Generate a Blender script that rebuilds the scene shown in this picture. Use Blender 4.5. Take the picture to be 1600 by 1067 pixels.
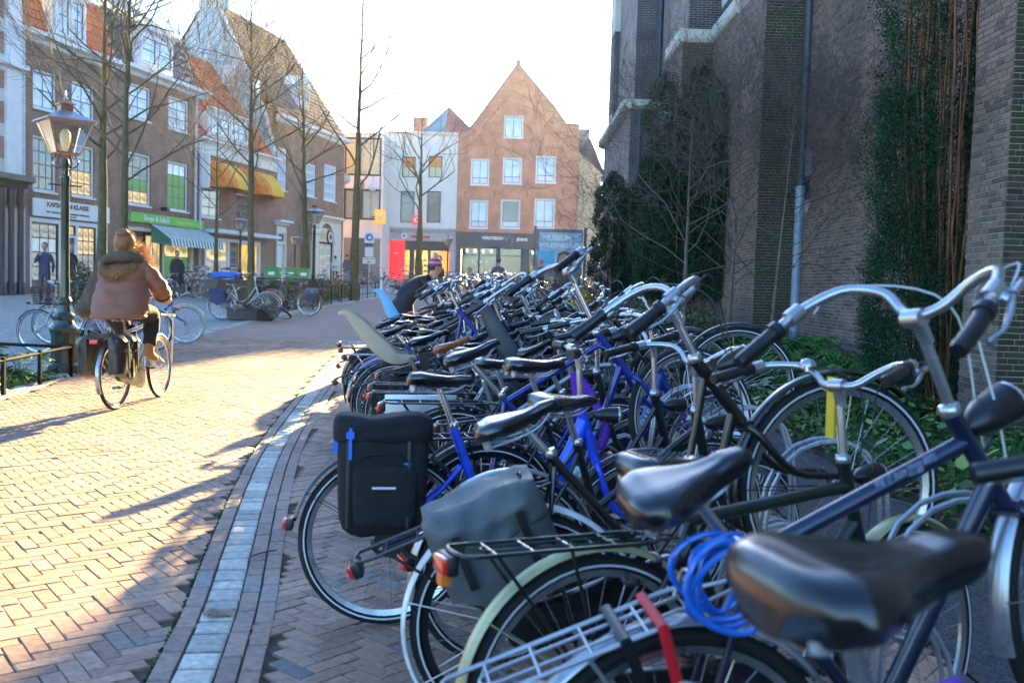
import bpy, bmesh, math, random
import numpy as np
from mathutils import Vector, Matrix
R = math.radians
rnd = random.Random(7)
scene = bpy.context.scene
for o in list(bpy.data.objects): bpy.data.objects.remove(o)
COL = scene.collection

# ---------------------------------------------------------------- camera, sky, sun
CAMH = 1.4
cd = bpy.data.cameras.new('camera'); cam = bpy.data.objects.new('camera', cd); COL.objects.link(cam)
cd.sensor_width = 36; cd.lens = 33.75; cd.clip_start = .05; cd.clip_end = 2000
cam.matrix_world = (Matrix.Translation((0, 0, CAMH)) @ Matrix.Rotation(math.pi/2 - math.atan(88/1500), 4, 'X')
                    @ Matrix.Rotation(.03, 4, 'Z'))
cd.dof.use_dof = True; cd.dof.focus_distance = 8.0; cd.dof.aperture_fstop = 4.0
scene.camera = cam
SUN_AZ, SUN_EL = R(8.0), R(13.4)
w = bpy.data.worlds.new('World'); scene.world = w; w.use_nodes = True
nt = w.node_tree; nt.nodes.clear()
sky = nt.nodes.new('ShaderNodeTexSky'); sky.sky_type = 'NISHITA'; sky.sun_disc = False
sky.sun_elevation = SUN_EL; sky.sun_rotation = SUN_AZ; sky.air_density = 1.0; sky.dust_density = .6; sky.ozone_density = 4.5
bg = nt.nodes.new('ShaderNodeBackground'); bg.inputs[1].default_value = .088
ow = nt.nodes.new('ShaderNodeOutputWorld')
nt.links.new(sky.outputs[0], bg.inputs[0]); nt.links.new(bg.outputs[0], ow.inputs[0])
sd = bpy.data.lights.new('sun', 'SUN'); sd.energy = 5.0; sd.angle = R(.6); sd.color = (1, .75, .32)
sun = bpy.data.objects.new('sun', sd); COL.objects.link(sun)
sv = Vector((math.sin(SUN_AZ)*math.cos(SUN_EL), math.cos(SUN_AZ)*math.cos(SUN_EL), math.sin(SUN_EL)))
sun.rotation_euler = sv.to_track_quat('Z', 'Y').to_euler(); sun.location = (0, 0, 30)
vs = scene.view_settings; vs.view_transform = 'Standard'; vs.look = 'None'; vs.gamma = 1; vs.use_curve_mapping = False
vs.exposure = 3.25

# ---------------------------------------------------------------- materials
_m = {}
def nodes_of(name):
    m = bpy.data.materials.new(name); m.use_nodes = True
    return m, m.node_tree, m.node_tree.nodes['Principled BSDF']
def c4(c): return (c[0], c[1], c[2], 1)
def mat(name, c, rough=.6, metal=0, var=.15, scale=6, bump=.0, bscale=60, coat=0, spec=.5, sheen=0):
    "plain procedural material: colour with noise wear, optional fine relief"
    if name in _m: return _m[name]
    m, t, p = nodes_of(name); N = t.nodes.new; L = t.links.new
    tc = N('ShaderNodeTexCoord'); nz = N('ShaderNodeTexNoise'); nz.inputs['Scale'].default_value = scale; nz.inputs['Detail'].default_value = 5
    L(tc.outputs['Object'], nz.inputs['Vector'])
    r = N('ShaderNodeValToRGB'); r.color_ramp.elements[0].position = .3; r.color_ramp.elements[1].position = .7
    r.color_ramp.elements[0].color = c4([x*(1-var) for x in c]); r.color_ramp.elements[1].color = c4([min(1, x*(1+var)) for x in c])
    L(nz.outputs[0], r.inputs[0]); L(r.outputs[0], p.inputs['Base Color'])
    mr = N('ShaderNodeMapRange'); mr.inputs[3].default_value = max(0, rough-.08); mr.inputs[4].default_value = min(1, rough+.1)
    L(nz.outputs[0], mr.inputs[0]); L(mr.outputs[0], p.inputs['Roughness'])
    p.inputs['Metallic'].default_value = metal; p.inputs['Coat Weight'].default_value = coat
    p.inputs['Specular IOR Level'].default_value = spec; p.inputs['Sheen Weight'].default_value = sheen
    if bump:
        n2 = N('ShaderNodeTexNoise'); n2.inputs['Scale'].default_value = bscale; n2.inputs['Detail'].default_value = 4
        L(tc.outputs['Object'], n2.inputs['Vector'])
        b = N('ShaderNodeBump'); b.inputs['Strength'].default_value = bump; b.inputs['Distance'].default_value = .01
        L(n2.outputs[0], b.inputs['Height']); L(b.outputs[0], p.inputs['Normal'])
    _m[name] = m; return m
def ramp_mat(name, cols, src, rough=.85, scale=30, bump=.3, moss=None, mossz=None):
    "per piece colour (src 'attr' or 'obj') through a ramp, with grain and stains"
    if name in _m: return _m[name]
    m, t, p = nodes_of(name); N = t.nodes.new; L = t.links.new
    if src == 'attr':
        a = N('ShaderNodeAttribute'); a.attribute_name = 'rnd'; f = a.outputs['Fac']
    else:
        a = N('ShaderNodeObjectInfo'); f = a.outputs['Random']
    r = N('ShaderNodeValToRGB'); r.color_ramp.interpolation = 'LINEAR'
    els = r.color_ramp.elements
    while len(els) < len(cols): els.new(.5)
    for i, (pos, c) in enumerate(cols): els[i].position = pos; els[i].color = c4(c)
    L(f, r.inputs[0])
    g = N('ShaderNodeNewGeometry')
    nz = N('ShaderNodeTexNoise'); nz.inputs['Scale'].default_value = scale; nz.inputs['Detail'].default_value = 6; L(g.outputs['Position'], nz.inputs['Vector'])
    mr = N('ShaderNodeMapRange'); mr.inputs[1].default_value = .3; mr.inputs[2].default_value = .7; mr.inputs[3].default_value = .72; mr.inputs[4].default_value = 1.2
    L(nz.outputs[0], mr.inputs[0])
    n3 = N('ShaderNodeTexNoise'); n3.inputs['Scale'].default_value = .9; n3.inputs['Detail'].default_value = 4; L(g.outputs['Position'], n3.inputs['Vector'])
    m3 = N('ShaderNodeMapRange'); m3.inputs[1].default_value = .3; m3.inputs[2].default_value = .7; m3.inputs[3].default_value = .7; m3.inputs[4].default_value = 1.2
    L(n3.outputs[0], m3.inputs[0])
    mu = N('ShaderNodeMath'); mu.operation = 'MULTIPLY'; L(mr.outputs[0], mu.inputs[0]); L(m3.outputs[0], mu.inputs[1])
    vm = N('ShaderNodeVectorMath'); vm.operation = 'SCALE'; L(r.outputs[0], vm.inputs[0]); L(mu.outputs[0], vm.inputs['Scale'])
    out = vm.outputs[0]
    if moss:
        n4 = N('ShaderNodeTexNoise'); n4.inputs['Scale'].default_value = 1.4; n4.inputs['Detail'].default_value = 7; L(g.outputs['Position'], n4.inputs['Vector'])
        m4 = N('ShaderNodeMapRange'); m4.inputs[1].default_value = .38; m4.inputs[2].default_value = .62; m4.inputs[4].default_value = .85; L(n4.outputs[0], m4.inputs[0])
        mx = N('ShaderNodeMix'); mx.data_type = 'RGBA'; L(m4.outputs[0], mx.inputs[0]); L(out, mx.inputs[6]); mx.inputs[7].default_value = c4(moss)
        out = mx.outputs[2]
    L(out, p.inputs['Base Color']); p.inputs['Roughness'].default_value = rough
    if bump:
        b = N('ShaderNodeBump'); b.inputs['Strength'].default_value = bump; b.inputs['Distance'].default_value = .004
        n5 = N('ShaderNodeTexNoise'); n5.inputs['Scale'].default_value = 140; n5.inputs['Detail'].default_value = 3; L(g.outputs['Position'], n5.inputs['Vector'])
        L(n5.outputs[0], b.inputs['Height']); L(b.outputs[0], p.inputs['Normal'])
    _m[name] = m; return m
def brick_mat(name, c1, c2, mortar, axis='x', bw=.22, bh=.0625, bump=.5, rough=.9, ms=.009, mott=.25):
    "far masonry, too small to pick apart: brick texture with relief; axis = horizontal axis of the face in object space"
    if name in _m: return _m[name]
    m, t, p = nodes_of(name); N = t.nodes.new; L = t.links.new
    tc = N('ShaderNodeTexCoord'); s = N('ShaderNodeSeparateXYZ'); L(tc.outputs['Object'], s.inputs[0])
    cb = N('ShaderNodeCombineXYZ'); L(s.outputs['X' if axis == 'x' else 'Y'], cb.inputs[0]); L(s.outputs['Y' if axis == 'g' else 'Z'], cb.inputs[1])
    if axis == 'g': L(s.outputs['X'], cb.inputs[0])
    b = N('ShaderNodeTexBrick'); L(cb.outputs[0], b.inputs['Vector'])
    b.inputs['Scale'].default_value = 1; b.inputs['Brick Width'].default_value = bw; b.inputs['Row Height'].default_value = bh
    b.inputs['Mortar Size'].default_value = ms; b.inputs['Mortar Smooth'].default_value = .3
    b.inputs['Color1'].default_value = c4(c1); b.inputs['Color2'].default_value = c4(c2); b.inputs['Mortar'].default_value = c4(mortar)
    nz = N('ShaderNodeTexNoise'); nz.inputs['Scale'].default_value = 1.3; nz.inputs['Detail'].default_value = 8; L(tc.outputs['Object'], nz.inputs['Vector'])
    mr = N('ShaderNodeMapRange'); mr.inputs[1].default_value = .3; mr.inputs[2].default_value = .7; mr.inputs[3].default_value = 1-mott; mr.inputs[4].default_value = 1+mott
    L(nz.outputs[0], mr.inputs[0])
    vm = N('ShaderNodeVectorMath'); vm.operation = 'SCALE'; L(b.outputs[0], vm.inputs[0]); L(mr.outputs[0], vm.inputs['Scale'])
    L(vm.outputs[0], p.inputs['Base Color']); p.inputs['Roughness'].default_value = rough
    bp = N('ShaderNodeBump'); bp.invert = True; bp.inputs['Strength'].default_value = bump; bp.inputs['Distance'].default_value = .01
    L(b.outputs['Fac'], bp.inputs['Height']); L(bp.outputs[0], p.inputs['Normal'])
    _m[name] = m; return m
def emis(name, c, s, base=(.1, .1, .1), noise=0):
    if name in _m: return _m[name]
    m, t, p = nodes_of(name); p.inputs['Base Color'].default_value = c4(base)
    p.inputs['Emission Color'].default_value = c4(c); p.inputs['Emission Strength'].default_value = s; p.inputs['Roughness'].default_value = .5
    if noise:
        N = t.nodes.new; L = t.links.new; tc = N('ShaderNodeTexCoord'); v = N('ShaderNodeTexVoronoi'); v.inputs['Scale'].default_value = noise
        L(tc.outputs['Object'], v.inputs['Vector']); h = N('ShaderNodeVectorMath'); h.operation = 'MULTIPLY'
        mr = N('ShaderNodeMapRange'); mr.inputs[3].default_value = .03; mr.inputs[4].default_value = .8; L(v.outputs['Color'], mr.inputs[0])
        h.inputs[1].default_value = c[:3]; L(mr.outputs[0], h.inputs[0]); L(h.outputs[0], p.inputs['Emission Color'])
    _m[name] = m; return m
def glass(name, tint=(.9, .95, 1), alpha=.35, rough=.02):
    "thin window glass: clear with mirror reflections at grazing angles"
    if name in _m: return _m[name]
    m, t, p = nodes_of(name); N = t.nodes.new; L = t.links.new
    tr = N('ShaderNodeBsdfTransparent'); tr.inputs[0].default_value = c4(tint)
    gl = N('ShaderNodeBsdfGlossy'); gl.inputs['Roughness'].default_value = rough
    fr = N('ShaderNodeFresnel'); fr.inputs[0].default_value = 1.5
    ma = N('ShaderNodeMath'); ma.operation = 'MULTIPLY_ADD'; ma.inputs[1].default_value = .6; ma.inputs[2].default_value = alpha*.2-.02; L(fr.outputs[0], ma.inputs[0])
    mx = N('ShaderNodeMixShader'); L(ma.outputs[0], mx.inputs[0]); L(tr.outputs[0], mx.inputs[1]); L(gl.outputs[0], mx.inputs[2])
    L(mx.outputs[0], t.nodes['Material Output'].inputs[0]); _m[name] = m; return m

def glare_haze(d, an):  # thin volume standing in for veiling glare in the lens
    m = bpy.data.materials.new('thin_haze'); m.use_nodes = True; t = m.node_tree; t.nodes.clear(); v = t.nodes.new('ShaderNodeVolumePrincipled'); o = t.nodes.new('ShaderNodeOutputMaterial')
    v.inputs['Density'].default_value = d; v.inputs['Anisotropy'].default_value = an; v.inputs['Color'].default_value = (.95, .96, 1, 1); t.links.new(v.outputs[0], o.inputs['Volume'])
    return m
# ---------------------------------------------------------------- ground height
def G(y):
    if y < 9: return 0.0
    if y < 13: return .023*(y-9)**2/8
    return .023*(min(y, 80)-11)

# ---------------------------------------------------------------- objects
def link(name, data, parent=None, loc=None, rz=None):
    o = bpy.data.objects.new(name, data); COL.objects.link(o)
    if parent is not None: o.parent = parent
    if loc is not None: o.location = loc
    if rz is not None: o.rotation_euler = (0, 0, rz)
    return o
def tag(o, label=None, cat=None, group=None, kind=None):
    if label: o['label'] = label
    if cat: o['category'] = cat
    if group: o['group'] = group
    if kind: o['kind'] = kind
    return o
def thing(name, label, cat, loc=(0, 0, 0), rz=0, group=None):
    return tag(link(name, None, None, loc, rz), label, cat, group)
kids = {}
def children(o): return [c for c in bpy.data.objects if c.parent == o]
def dup(o, parent=None, loc=None, rot=None, label=None, group=None, tree=None):
    "copy of a thing with copies of its parts and sub-parts"
    if tree is None:
        tree = {}
        for c in bpy.data.objects:
            if c.parent is not None: tree.setdefault(c.parent.name, []).append(c)
    n = o.copy(); COL.objects.link(n); n.parent = parent
    if loc is not None: n.location = loc
    if rot is not None: n.rotation_euler = rot
    if label: n['label'] = label
    if group: n['group'] = group
    for c in tree.get(o.name, []): dup(c, n, tree=tree)
    return n

class MB:
    "collects shapes, then builds ONE mesh"
    def __init__(s): s.v = []; s.f = []; s.mi = []; s.m = 0
    def add(s, vs, fs):
        b = len(s.v); s.v.extend([tuple(float(q) for q in p) for p in vs])
        for f in fs: s.f.append([b+i for i in f]); s.mi.append(s.m)
        return s
    def box(s, x0, x1, y0, y1, z0, z1, M=None):
        if x0 > x1: x0, x1 = x1, x0
        if y0 > y1: y0, y1 = y1, y0
        if z0 > z1: z0, z1 = z1, z0
        v = [(x, y, z) for z in (z0, z1) for y in (y0, y1) for x in (x0, x1)]
        if M is not None: v = [tuple(M @ Vector(p)) for p in v]
        return s.add(v, [(0, 2, 3, 1), (4, 5, 7, 6), (0, 1, 5, 4), (2, 6, 7, 3), (0, 4, 6, 2), (1, 3, 7, 5)])
    def cbox(s, c, d, M=None, ch=.0):
        "box about a centre with chamfered edges, placed by matrix"
        x, y, z = [q/2 for q in d]
        if not ch:
            v = [(a, b, e) for e in (-z, z) for b in (-y, y) for a in (-x, x)]
            f = [(0, 2, 3, 1), (4, 5, 7, 6), (0, 1, 5, 4), (2, 6, 7, 3), (0, 4, 6, 2), (1, 3, 7, 5)]
        else:
            bm = bmesh.new(); bmesh.ops.create_cube(bm, size=1); bmesh.ops.scale(bm, vec=d, verts=bm.verts)
            bmesh.ops.bevel(bm, geom=bm.edges[:], offset=min(ch, x*.9, y*.9, z*.9), segments=2, affect='EDGES', profile=.6)
            v = [p.co[:] for p in bm.verts]; bm.verts.index_update(); f = [[q.index for q in g.verts] for g in bm.faces]; bm.free()
        Mx = M if M is not None else Matrix.Identity(4)
        return s.add([tuple(Mx @ Vector(p) + Vector(c)) for p in v], f)
    def quad(s, a, b, c, d): return s.add([a, b, c, d], [(0, 1, 2, 3)])
    def poly(s, pts): return s.add(pts, [tuple(range(len(pts)))])
    def prism(s, pts, ax, a, b):
        "2D outline pts extruded along axis ax from a to b"
        def P(p, q):
            if ax == 'x': return (q, p[0], p[1])
            if ax == 'y': return (p[0], q, p[1])
            return (p[0], p[1], q)
        n = len(pts); v = [P(p, a) for p in pts]+[P(p, b) for p in pts]
        f = [tuple(range(n))[::-1], tuple(range(n, 2*n))]+[(i, (i+1) % n, n+(i+1) % n, n+i) for i in range(n)]
        return s.add(v, f)
    def tube(s, pts, r, n=8, cap=True, flat=1.0):
        "round bar along a path; r a number or a list"
        P = [Vector(p) for p in pts]; m = len(P)
        rr = [r]*m if not hasattr(r, '__len__') else r
        T = []
        for i in range(m):
            a = P[max(0, i-1)]; b = P[min(m-1, i+1)]; d = (b-a)
            T.append(d.normalized() if d.length > 1e-9 else Vector((0, 0, 1)))
        up = Vector((0, 0, 1)) if abs(T[0].z) < .9 else Vector((0, 1, 0))
        nrm = T[0].cross(up).normalized(); vs = []
        for i in range(m):
            nrm = (nrm - T[i]*nrm.dot(T[i]))
            if nrm.length < 1e-6: nrm = T[i].orthogonal()
            nrm.normalize(); bn = T[i].cross(nrm)
            for k in range(n):
                a = 2*math.pi*k/n
                vs.append(P[i] + nrm*(rr[i]*math.cos(a)) + bn*(rr[i]*flat*math.sin(a)))
        fs = [(i*n+k, i*n+(k+1) % n, (i+1)*n+(k+1) % n, (i+1)*n+k) for i in range(m-1) for k in range(n)]
        if cap: fs += [tuple(range(n))[::-1], tuple((m-1)*n+k for k in range(n))]
        return s.add(vs, fs)
    def lathe(s, prof, n=24, c=(0, 0, 0), axis='z', cap=True):
        vs = []; m = len(prof)
        for r, h in prof:
            for k in range(n):
                a = 2*math.pi*k/n; x, y = r*math.cos(a), r*math.sin(a)
                vs.append((c[0]+x, c[1]+y, c[2]+h) if axis == 'z' else ((c[0]+x, c[1]+h, c[2]+y) if axis == 'y' else (c[0]+h, c[1]+x, c[2]+y)))
        fs = [(i*n+k, i*n+(k+1) % n, (i+1)*n+(k+1) % n, (i+1)*n+k) for i in range(m-1) for k in range(n)]
        if cap: fs += [tuple(range(n))[::-1], tuple((m-1)*n+k for k in range(n))]
        return s.add(vs, fs)
    def loft(s, rings, closed=True, caps=True):
        n = len(rings[0]); m = len(rings); vs = [p for r in rings for p in r]
        K = n if closed else n-1
        fs = [(i*n+k, i*n+(k+1) % n, (i+1)*n+(k+1) % n, (i+1)*n+k) for i in range(m-1) for k in range(K)]
        if caps and closed: fs += [tuple(range(n))[::-1], tuple((m-1)*n+k for k in range(n))]
        return s.add(vs, fs)
    def xf(s, M, start=0):
        for i in range(start, len(s.v)): s.v[i] = tuple(M @ Vector(s.v[i]))
        return s
    def mesh(s, name, mats, ang=40):
        me = bpy.data.meshes.new(name); me.from_pydata(s.v, [], s.f)
        for q in (mats if isinstance(mats, (list, tuple)) else [mats]): me.materials.append(q)
        if isinstance(mats, (list, tuple)): me.polygons.foreach_set('material_index', s.mi)
        bm = bmesh.new(); bm.from_mesh(me); bmesh.ops.recalc_face_normals(bm, faces=bm.faces[:]); bm.to_mesh(me); bm.free()
        if ang:
            me.polygons.foreach_set('use_smooth', [True]*len(me.polygons)); me.set_sharp_from_angle(angle=R(ang))
        return me
    def build(s, name, mats, parent=None, loc=None, rz=None, ang=40, kind=None):
        o = link(name, s.mesh(name, mats, ang), parent, loc, rz)
        if kind: o['kind'] = kind
        return o
def smooth(pts, k=6):
    "Catmull-Rom through points"
    P = [Vector(p) for p in pts]; out = []
    for i in range(len(P)-1):
        a = P[max(0, i-1)]; b = P[i]; c = P[i+1]; d = P[min(len(P)-1, i+2)]
        for j in range(k):
            t = j/k
            out.append(.5*((2*b)+(c-a)*t+(2*a-5*b+4*c-d)*t*t+(3*b-a-3*c+d)*t**3))
    out.append(P[-1]); return out
def text_mesh(name, body, size, m, parent=None, loc=(0, 0, 0), rot=(R(90), 0, 0), ext=.01, align='CENTER', sx=1, bold=0, center_y=True):
    cu = bpy.data.curves.new(name, 'FONT'); cu.body = body; cu.size = size; cu.extrude = ext; cu.align_x = align
    cu.offset = bold; cu.resolution_u = 2
    if center_y: cu.align_y = 'CENTER'
    t = bpy.data.objects.new(name, cu); COL.objects.link(t)
    dg = bpy.context.evaluated_depsgraph_get(); me = bpy.data.meshes.new_from_object(t.evaluated_get(dg))
    bpy.data.objects.remove(t); me.materials.clear(); me.materials.append(m)
    o = link(name, me, parent, loc); o.rotation_euler = rot; o.scale = (sx, 1, 1); return o
# ---------------------------------------------------------------- ground, road, pavement
CY = [2.0, 3.23, 3.99, 4.97, 6.18, 7.85, 10.2, 12.5, 15.3, 18, 22, 27, 34, 44, 60]
CX_ = [-.86, -1.07, -1.2, -1.4, -1.64, -1.93, -2.24, -2.49, -2.75, -2.9, -2.95, -2.8, -2.3, -1.2, 1.0]
KY = [-4, 3, 10.24, 12.2, 13.9, 16.7, 20.1, 23.9, 28.9, 33.9, 44, 60]
KX = [-4.6, -5.0, -5.48, -5.72, -5.94, -6.08, -6.32, -6.38, -6.38, -6.14, -5.33, -3.2]
def smooth_curve(ys, xs):
    p = smooth([(x, y, 0) for x, y in zip(xs, ys)], 8); return [q.y for q in p], [q.x for q in p]
CY, CX_ = smooth_curve(CY, CX_); KY, KX = smooth_curve(KY, KX)
def Cx(y): return float(np.interp(y, CY, CX_))
def Kx(y): return float(np.interp(y, KY, KX))

ys = [-30, -10, 0, 3, 6, 9]+[9+.5*i for i in range(1, 9)]+list(range(14, 30, 2))+[30, 40, 50, 60, 70, 80, 100, 200, 500, 1200]
def strip(name, fx0, fx1, dz, m, y0=None, y1=None, nx=2, parent=None):
    mb = MB(); yy = [y for y in ys if (y0 is None or y > y0) and (y1 is None or y < y1)]
    if y0 is not None: yy = [y0]+yy
    if y1 is not None: yy = yy+[y1]
    n = nx
    vs = [(fx0(y)+(fx1(y)-fx0(y))*i/(n-1), y, G(y)+dz) for y in yy for i in range(n)]
    fs = [(j*n+i, j*n+i+1, (j+1)*n+i+1, (j+1)*n+i) for j in range(len(yy)-1) for i in range(n-1)]
    mb.add(vs, fs); o = mb.build(name, m, parent, ang=0)
    if parent is None: o['kind'] = 'structure'
    return o
sand = mat('joint_sand', (.1, .078, .06), .95, var=.4, scale=30, bump=.5, bscale=200)
ground = strip('ground', lambda y: -900, lambda y: 900, -.022, sand)
gravel_m = ramp_mat('plaza_cobbles', [(0, (.17, .17, .165)), (1, (.27, .26, .245))], 'attr', .9)
def cobble_mat(name, c1, c2, sc):
    m, t, p = nodes_of(name); N = t.nodes.new; L = t.links.new
    g = N('ShaderNodeTexCoord'); v = N('ShaderNodeTexVoronoi'); v.inputs['Scale'].default_value = sc; L(g.outputs['Object'], v.inputs['Vector'])
    r = N('ShaderNodeMapRange'); L(v.outputs['Color'], r.inputs[0])
    mx = N('ShaderNodeMix'); mx.data_type = 'RGBA'; mx.inputs[6].default_value = c4(c1); mx.inputs[7].default_value = c4(c2); L(r.outputs[0], mx.inputs[0])
    L(mx.outputs[2], p.inputs['Base Color']); p.inputs['Roughness'].default_value = .85
    b = N('ShaderNodeBump'); b.inputs['Strength'].default_value = 1; b.inputs['Distance'].default_value = .02; b.invert = True
    L(v.outputs['Distance'], b.inputs['Height']); L(b.outputs[0], p.inputs['Normal']); return m
plaza_m = cobble_mat('pebbled_concrete', (.2, .2, .185), (.42, .41, .38), 16)
strip('plaza', lambda y: -45, lambda y: Kx(y)-.26, -.004, plaza_m, -4, 75, 2)

clay = [(0, (.25, .145, .105)), (.12, (.33, .19, .13)), (.45, (.39, .225, .155)), (.8, (.45, .265, .18)), (.95, (.42, .28, .19)), (.975, (.2, .175, .16)), (1, (.24, .21, .19))]
clay_a = ramp_mat('clay_brick_bulk', clay, 'attr', .72); clay_o = ramp_mat('clay_brick', clay, 'obj', .72)
pale = [(0, (.3, .2, .16)), (.6, (.4, .27, .21)), (.85, (.35, .22, .17)), (1, (.28, .26, .24))]
pale_a = ramp_mat('pale_brick_bulk', pale, 'attr', .75); pale_o = ramp_mat('pale_brick', pale, 'obj', .75)
gran = [(0, (.36, .33, .28)), (.4, (.52, .48, .41)), (1, (.7, .64, .54))]
gran_o = ramp_mat('granite_sett', gran, 'obj', .75); gran_a = ramp_mat('granite_bulk', gran, 'attr', .75)

def unit_stone(name, m, ch, top=.012):
    "stone of size 1x1x1 footprint scaled per object: slightly domed, worn edges; top at z=0"
    mb = MB(); a = .5; b = .5-ch
    mb.add([(-a, -a, -1), (a, -a, -1), (a, a, -1), (-a, a, -1), (-a, -a, -.16), (a, -a, -.16), (a, a, -.16), (-a, a, -.16),
            (-b, -b*1, 0), (b, -b, 0), (b, b, 0), (-b, b, 0)],
           [(0, 1, 5, 4), (1, 2, 6, 5), (2, 3, 7, 6), (3, 0, 4, 7), (4, 5, 9, 8), (5, 6, 10, 9), (6, 7, 11, 10), (7, 4, 8, 11), (8, 9, 10, 11)])
    return mb.mesh(name, m, 0)
cam_w2c = cam.matrix_world.inverted()
def px_size(x, y, L_):
    v = cam_w2c @ Vector((x, y, G(y)))
    if v.z > -.5: return 0
    px = 800+1500*v.x/-v.z; py = 533-1500*v.y/-v.z
    if not (-40 < px < 1640 and -40 < py < 1110): return 0
    return L_*1500/-v.z
def lay(stones, parent, mo, ma, name, nmax=300, chamf=.03, wob=1.0, bulk='bulk'):
    "stones: (x, y, length, width, angle, dz). The largest in view become objects, the rest one mesh"
    st = sorted(stones, key=lambda s: -px_size(s[0], s[1], 1))
    vis = st[:nmax]; rest = st[nmax:]
    um = unit_stone(name, mo, chamf)
    for (x, y, l, w_, a, dz) in vis:
        o = bpy.data.objects.new(name, um); COL.objects.link(o); o.parent = parent
        o.location = (x, y, G(y)+dz+rnd.uniform(-.0025, .0025)*wob); o.scale = (l, w_, .03)
        o.rotation_euler = (rnd.uniform(-.011, .011)*wob, rnd.uniform(-.008, .008)*wob+0, a+rnd.uniform(-.012, .012))
    if rest:
        n = len(rest); base = np.array([v.co[:] for v in um.vertices]); k = len(base)
        S = np.array([[s[0], s[1], s[2], s[3], s[4], s[5]] for s in rest]); rg = np.random.RandomState(3)
        an = S[:, 4]+rg.uniform(-.012, .012, n); c, s_ = np.cos(an)[:, None], np.sin(an)[:, None]
        X = base[None, :, 0]*S[:, 2:3]; Y = base[None, :, 1]*S[:, 3:4]; Z = base[None, :, 2]*.03
        tx = rg.uniform(-.011, .011, (n, 1))*wob; ty = rg.uniform(-.008, .008, (n, 1))*wob
        Z = Z+X*ty+Y*tx+rg.uniform(-.0025, .0025, (n, 1))*wob
        gz = np.array([G(y) for y in S[:, 1]])[:, None]
        V = np.stack([S[:, 0:1]+X*c-Y*s_, S[:, 1:2]+X*s_+Y*c, Z+gz+S[:, 5:6]], -1).reshape(-1, 3)
        F = [list(p.vertices) for p in um.polygons]; nf = len(F)
        faces = (np.array(F)[None]+np.arange(n)[:, None, None]*k).reshape(-1, 4).tolist()
        me = bpy.data.meshes.new(bulk); me.from_pydata(V.tolist(), [], faces); me.materials.append(ma)
        at = me.attributes.new('rnd', 'FLOAT', 'FACE'); at.data.foreach_set('value', np.repeat(rg.rand(n), nf))
        o = link(bulk, me, parent); o['kind'] = 'stuff'
BL, BW = .2, .072
def herring(x0, x1, y0, y1, ang, ok):
    out = []; ca, sa = math.cos(ang), math.sin(ang); cx, cy = (x0+x1)/2, (y0+y1)/2; Rr = math.hypot(x1-x0, y1-y0)/2+1
    na = int(Rr/BW)+2; nb = int(Rr/BL)+2
    for i in range(-na*2, na*2):
        for j in range(-nb*2, nb*2):
            ox, oy = i*BW+j*BL, i*BW-j*BL
            if ox*ox+oy*oy > Rr*Rr*1.1: continue
            for (ux, uy, a) in ((ox+BL/2, oy+BW/2, 0), (ox-BW/2, oy+BL/2, math.pi/2)):
                x = cx+ux*ca-uy*sa; y = cy+ux*sa+uy*ca
                if x0 < x < x1 and y0 < y < y1 and ok(x, y): out.append((x, y, BL-.0035, BW-.0035, ang+a, 0))
    return out
YB = 19.0
road = strip('road', lambda y: Kx(y)-.02, lambda y: Cx(y)-.13, -.014, sand, -4, YB)
tag(road, kind='structure')
far_m = brick_mat('far_clay_paving', (.36, .23, .18), (.3, .19, .15), (.16, .11, .09), 'g', .21, .085, .4, .8, .006, .15)
strip('street', lambda y: Kx(y)-.02, lambda y: Cx(y)-.13, -.001, far_m, YB, 130, 3)
lay(herring(-6.5, -.8, 2.2, YB, R(45-7), lambda x, y: Kx(y)+.02 < x < Cx(y)-.155), road, clay_o, clay_a, 'brick', 300, bulk='far_bricks')
pav = strip('pavement', lambda y: Cx(y)+.1, lambda y: 1.75, -.016, sand, -4, 70)
lay(herring(-3.0, 1.8, 2.2, YB, R(45+4), lambda x, y: x > Cx(y)+.225 and x < 1.72), pav, clay_o, clay_a, 'brick', 300, bulk='far_bricks')
strip('far_pavement', lambda y: Cx(y)+.1, lambda y: 1.75, -.001, far_m, YB, 130, 3)
# border: one course of bricks, the pale setts, two courses of long bricks
def course(fx, off, L_, W_, y0, y1, dz, jit=.0):
    out = []; y = y0
    while y < y1:
        l = L_*rnd.uniform(1-jit, 1+jit); ym = y+l/2; sl = (fx(ym+.1)-fx(ym-.1))/.2; a = math.atan2(1, sl)
        nx, ny = math.sin(a), -math.cos(a)
        out.append((fx(ym)+off*nx, ym+off*ny, l-(.022 if jit > .15 else .006), W_-.005, a+rnd.uniform(-.02, .02)*(jit > .15), dz)); y += l*math.sin(a)
    return out
bord = strip('gutter_border', lambda y: Cx(y)-.15, lambda y: Cx(y)+.25, -.012, sand, -4, 58)
lay(course(Cx, 0, .155, .138, 2.0, 40, .004, .3), bord, gran_o, gran_a, 'sett', 300, .07, 1.2, bulk='far_setts')
lay(course(Cx, -.113, .255, .08, 2.0, 40, .005)+course(Cx, .112, .245, .078, 2.0, 40, .005)+course(Cx, .192, .245, .078, 2.1, 40, .004), bord, pale_o, pale_a, 'brick', 300, .03, .8, bulk='far_bricks')
kerb = strip('kerb', lambda y: Kx(y)-.27, lambda y: Kx(y), -.01, sand, -4, 58)
lay(course(Kx, -.07, .2, .125, 6, 50, .01, .1)+course(Kx, -.2, .2, .125, 6, 50, .02, .1), kerb, gran_o, gran_a, 'kerb_stone', 300, .06, bulk='far_kerb_stones')
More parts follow.
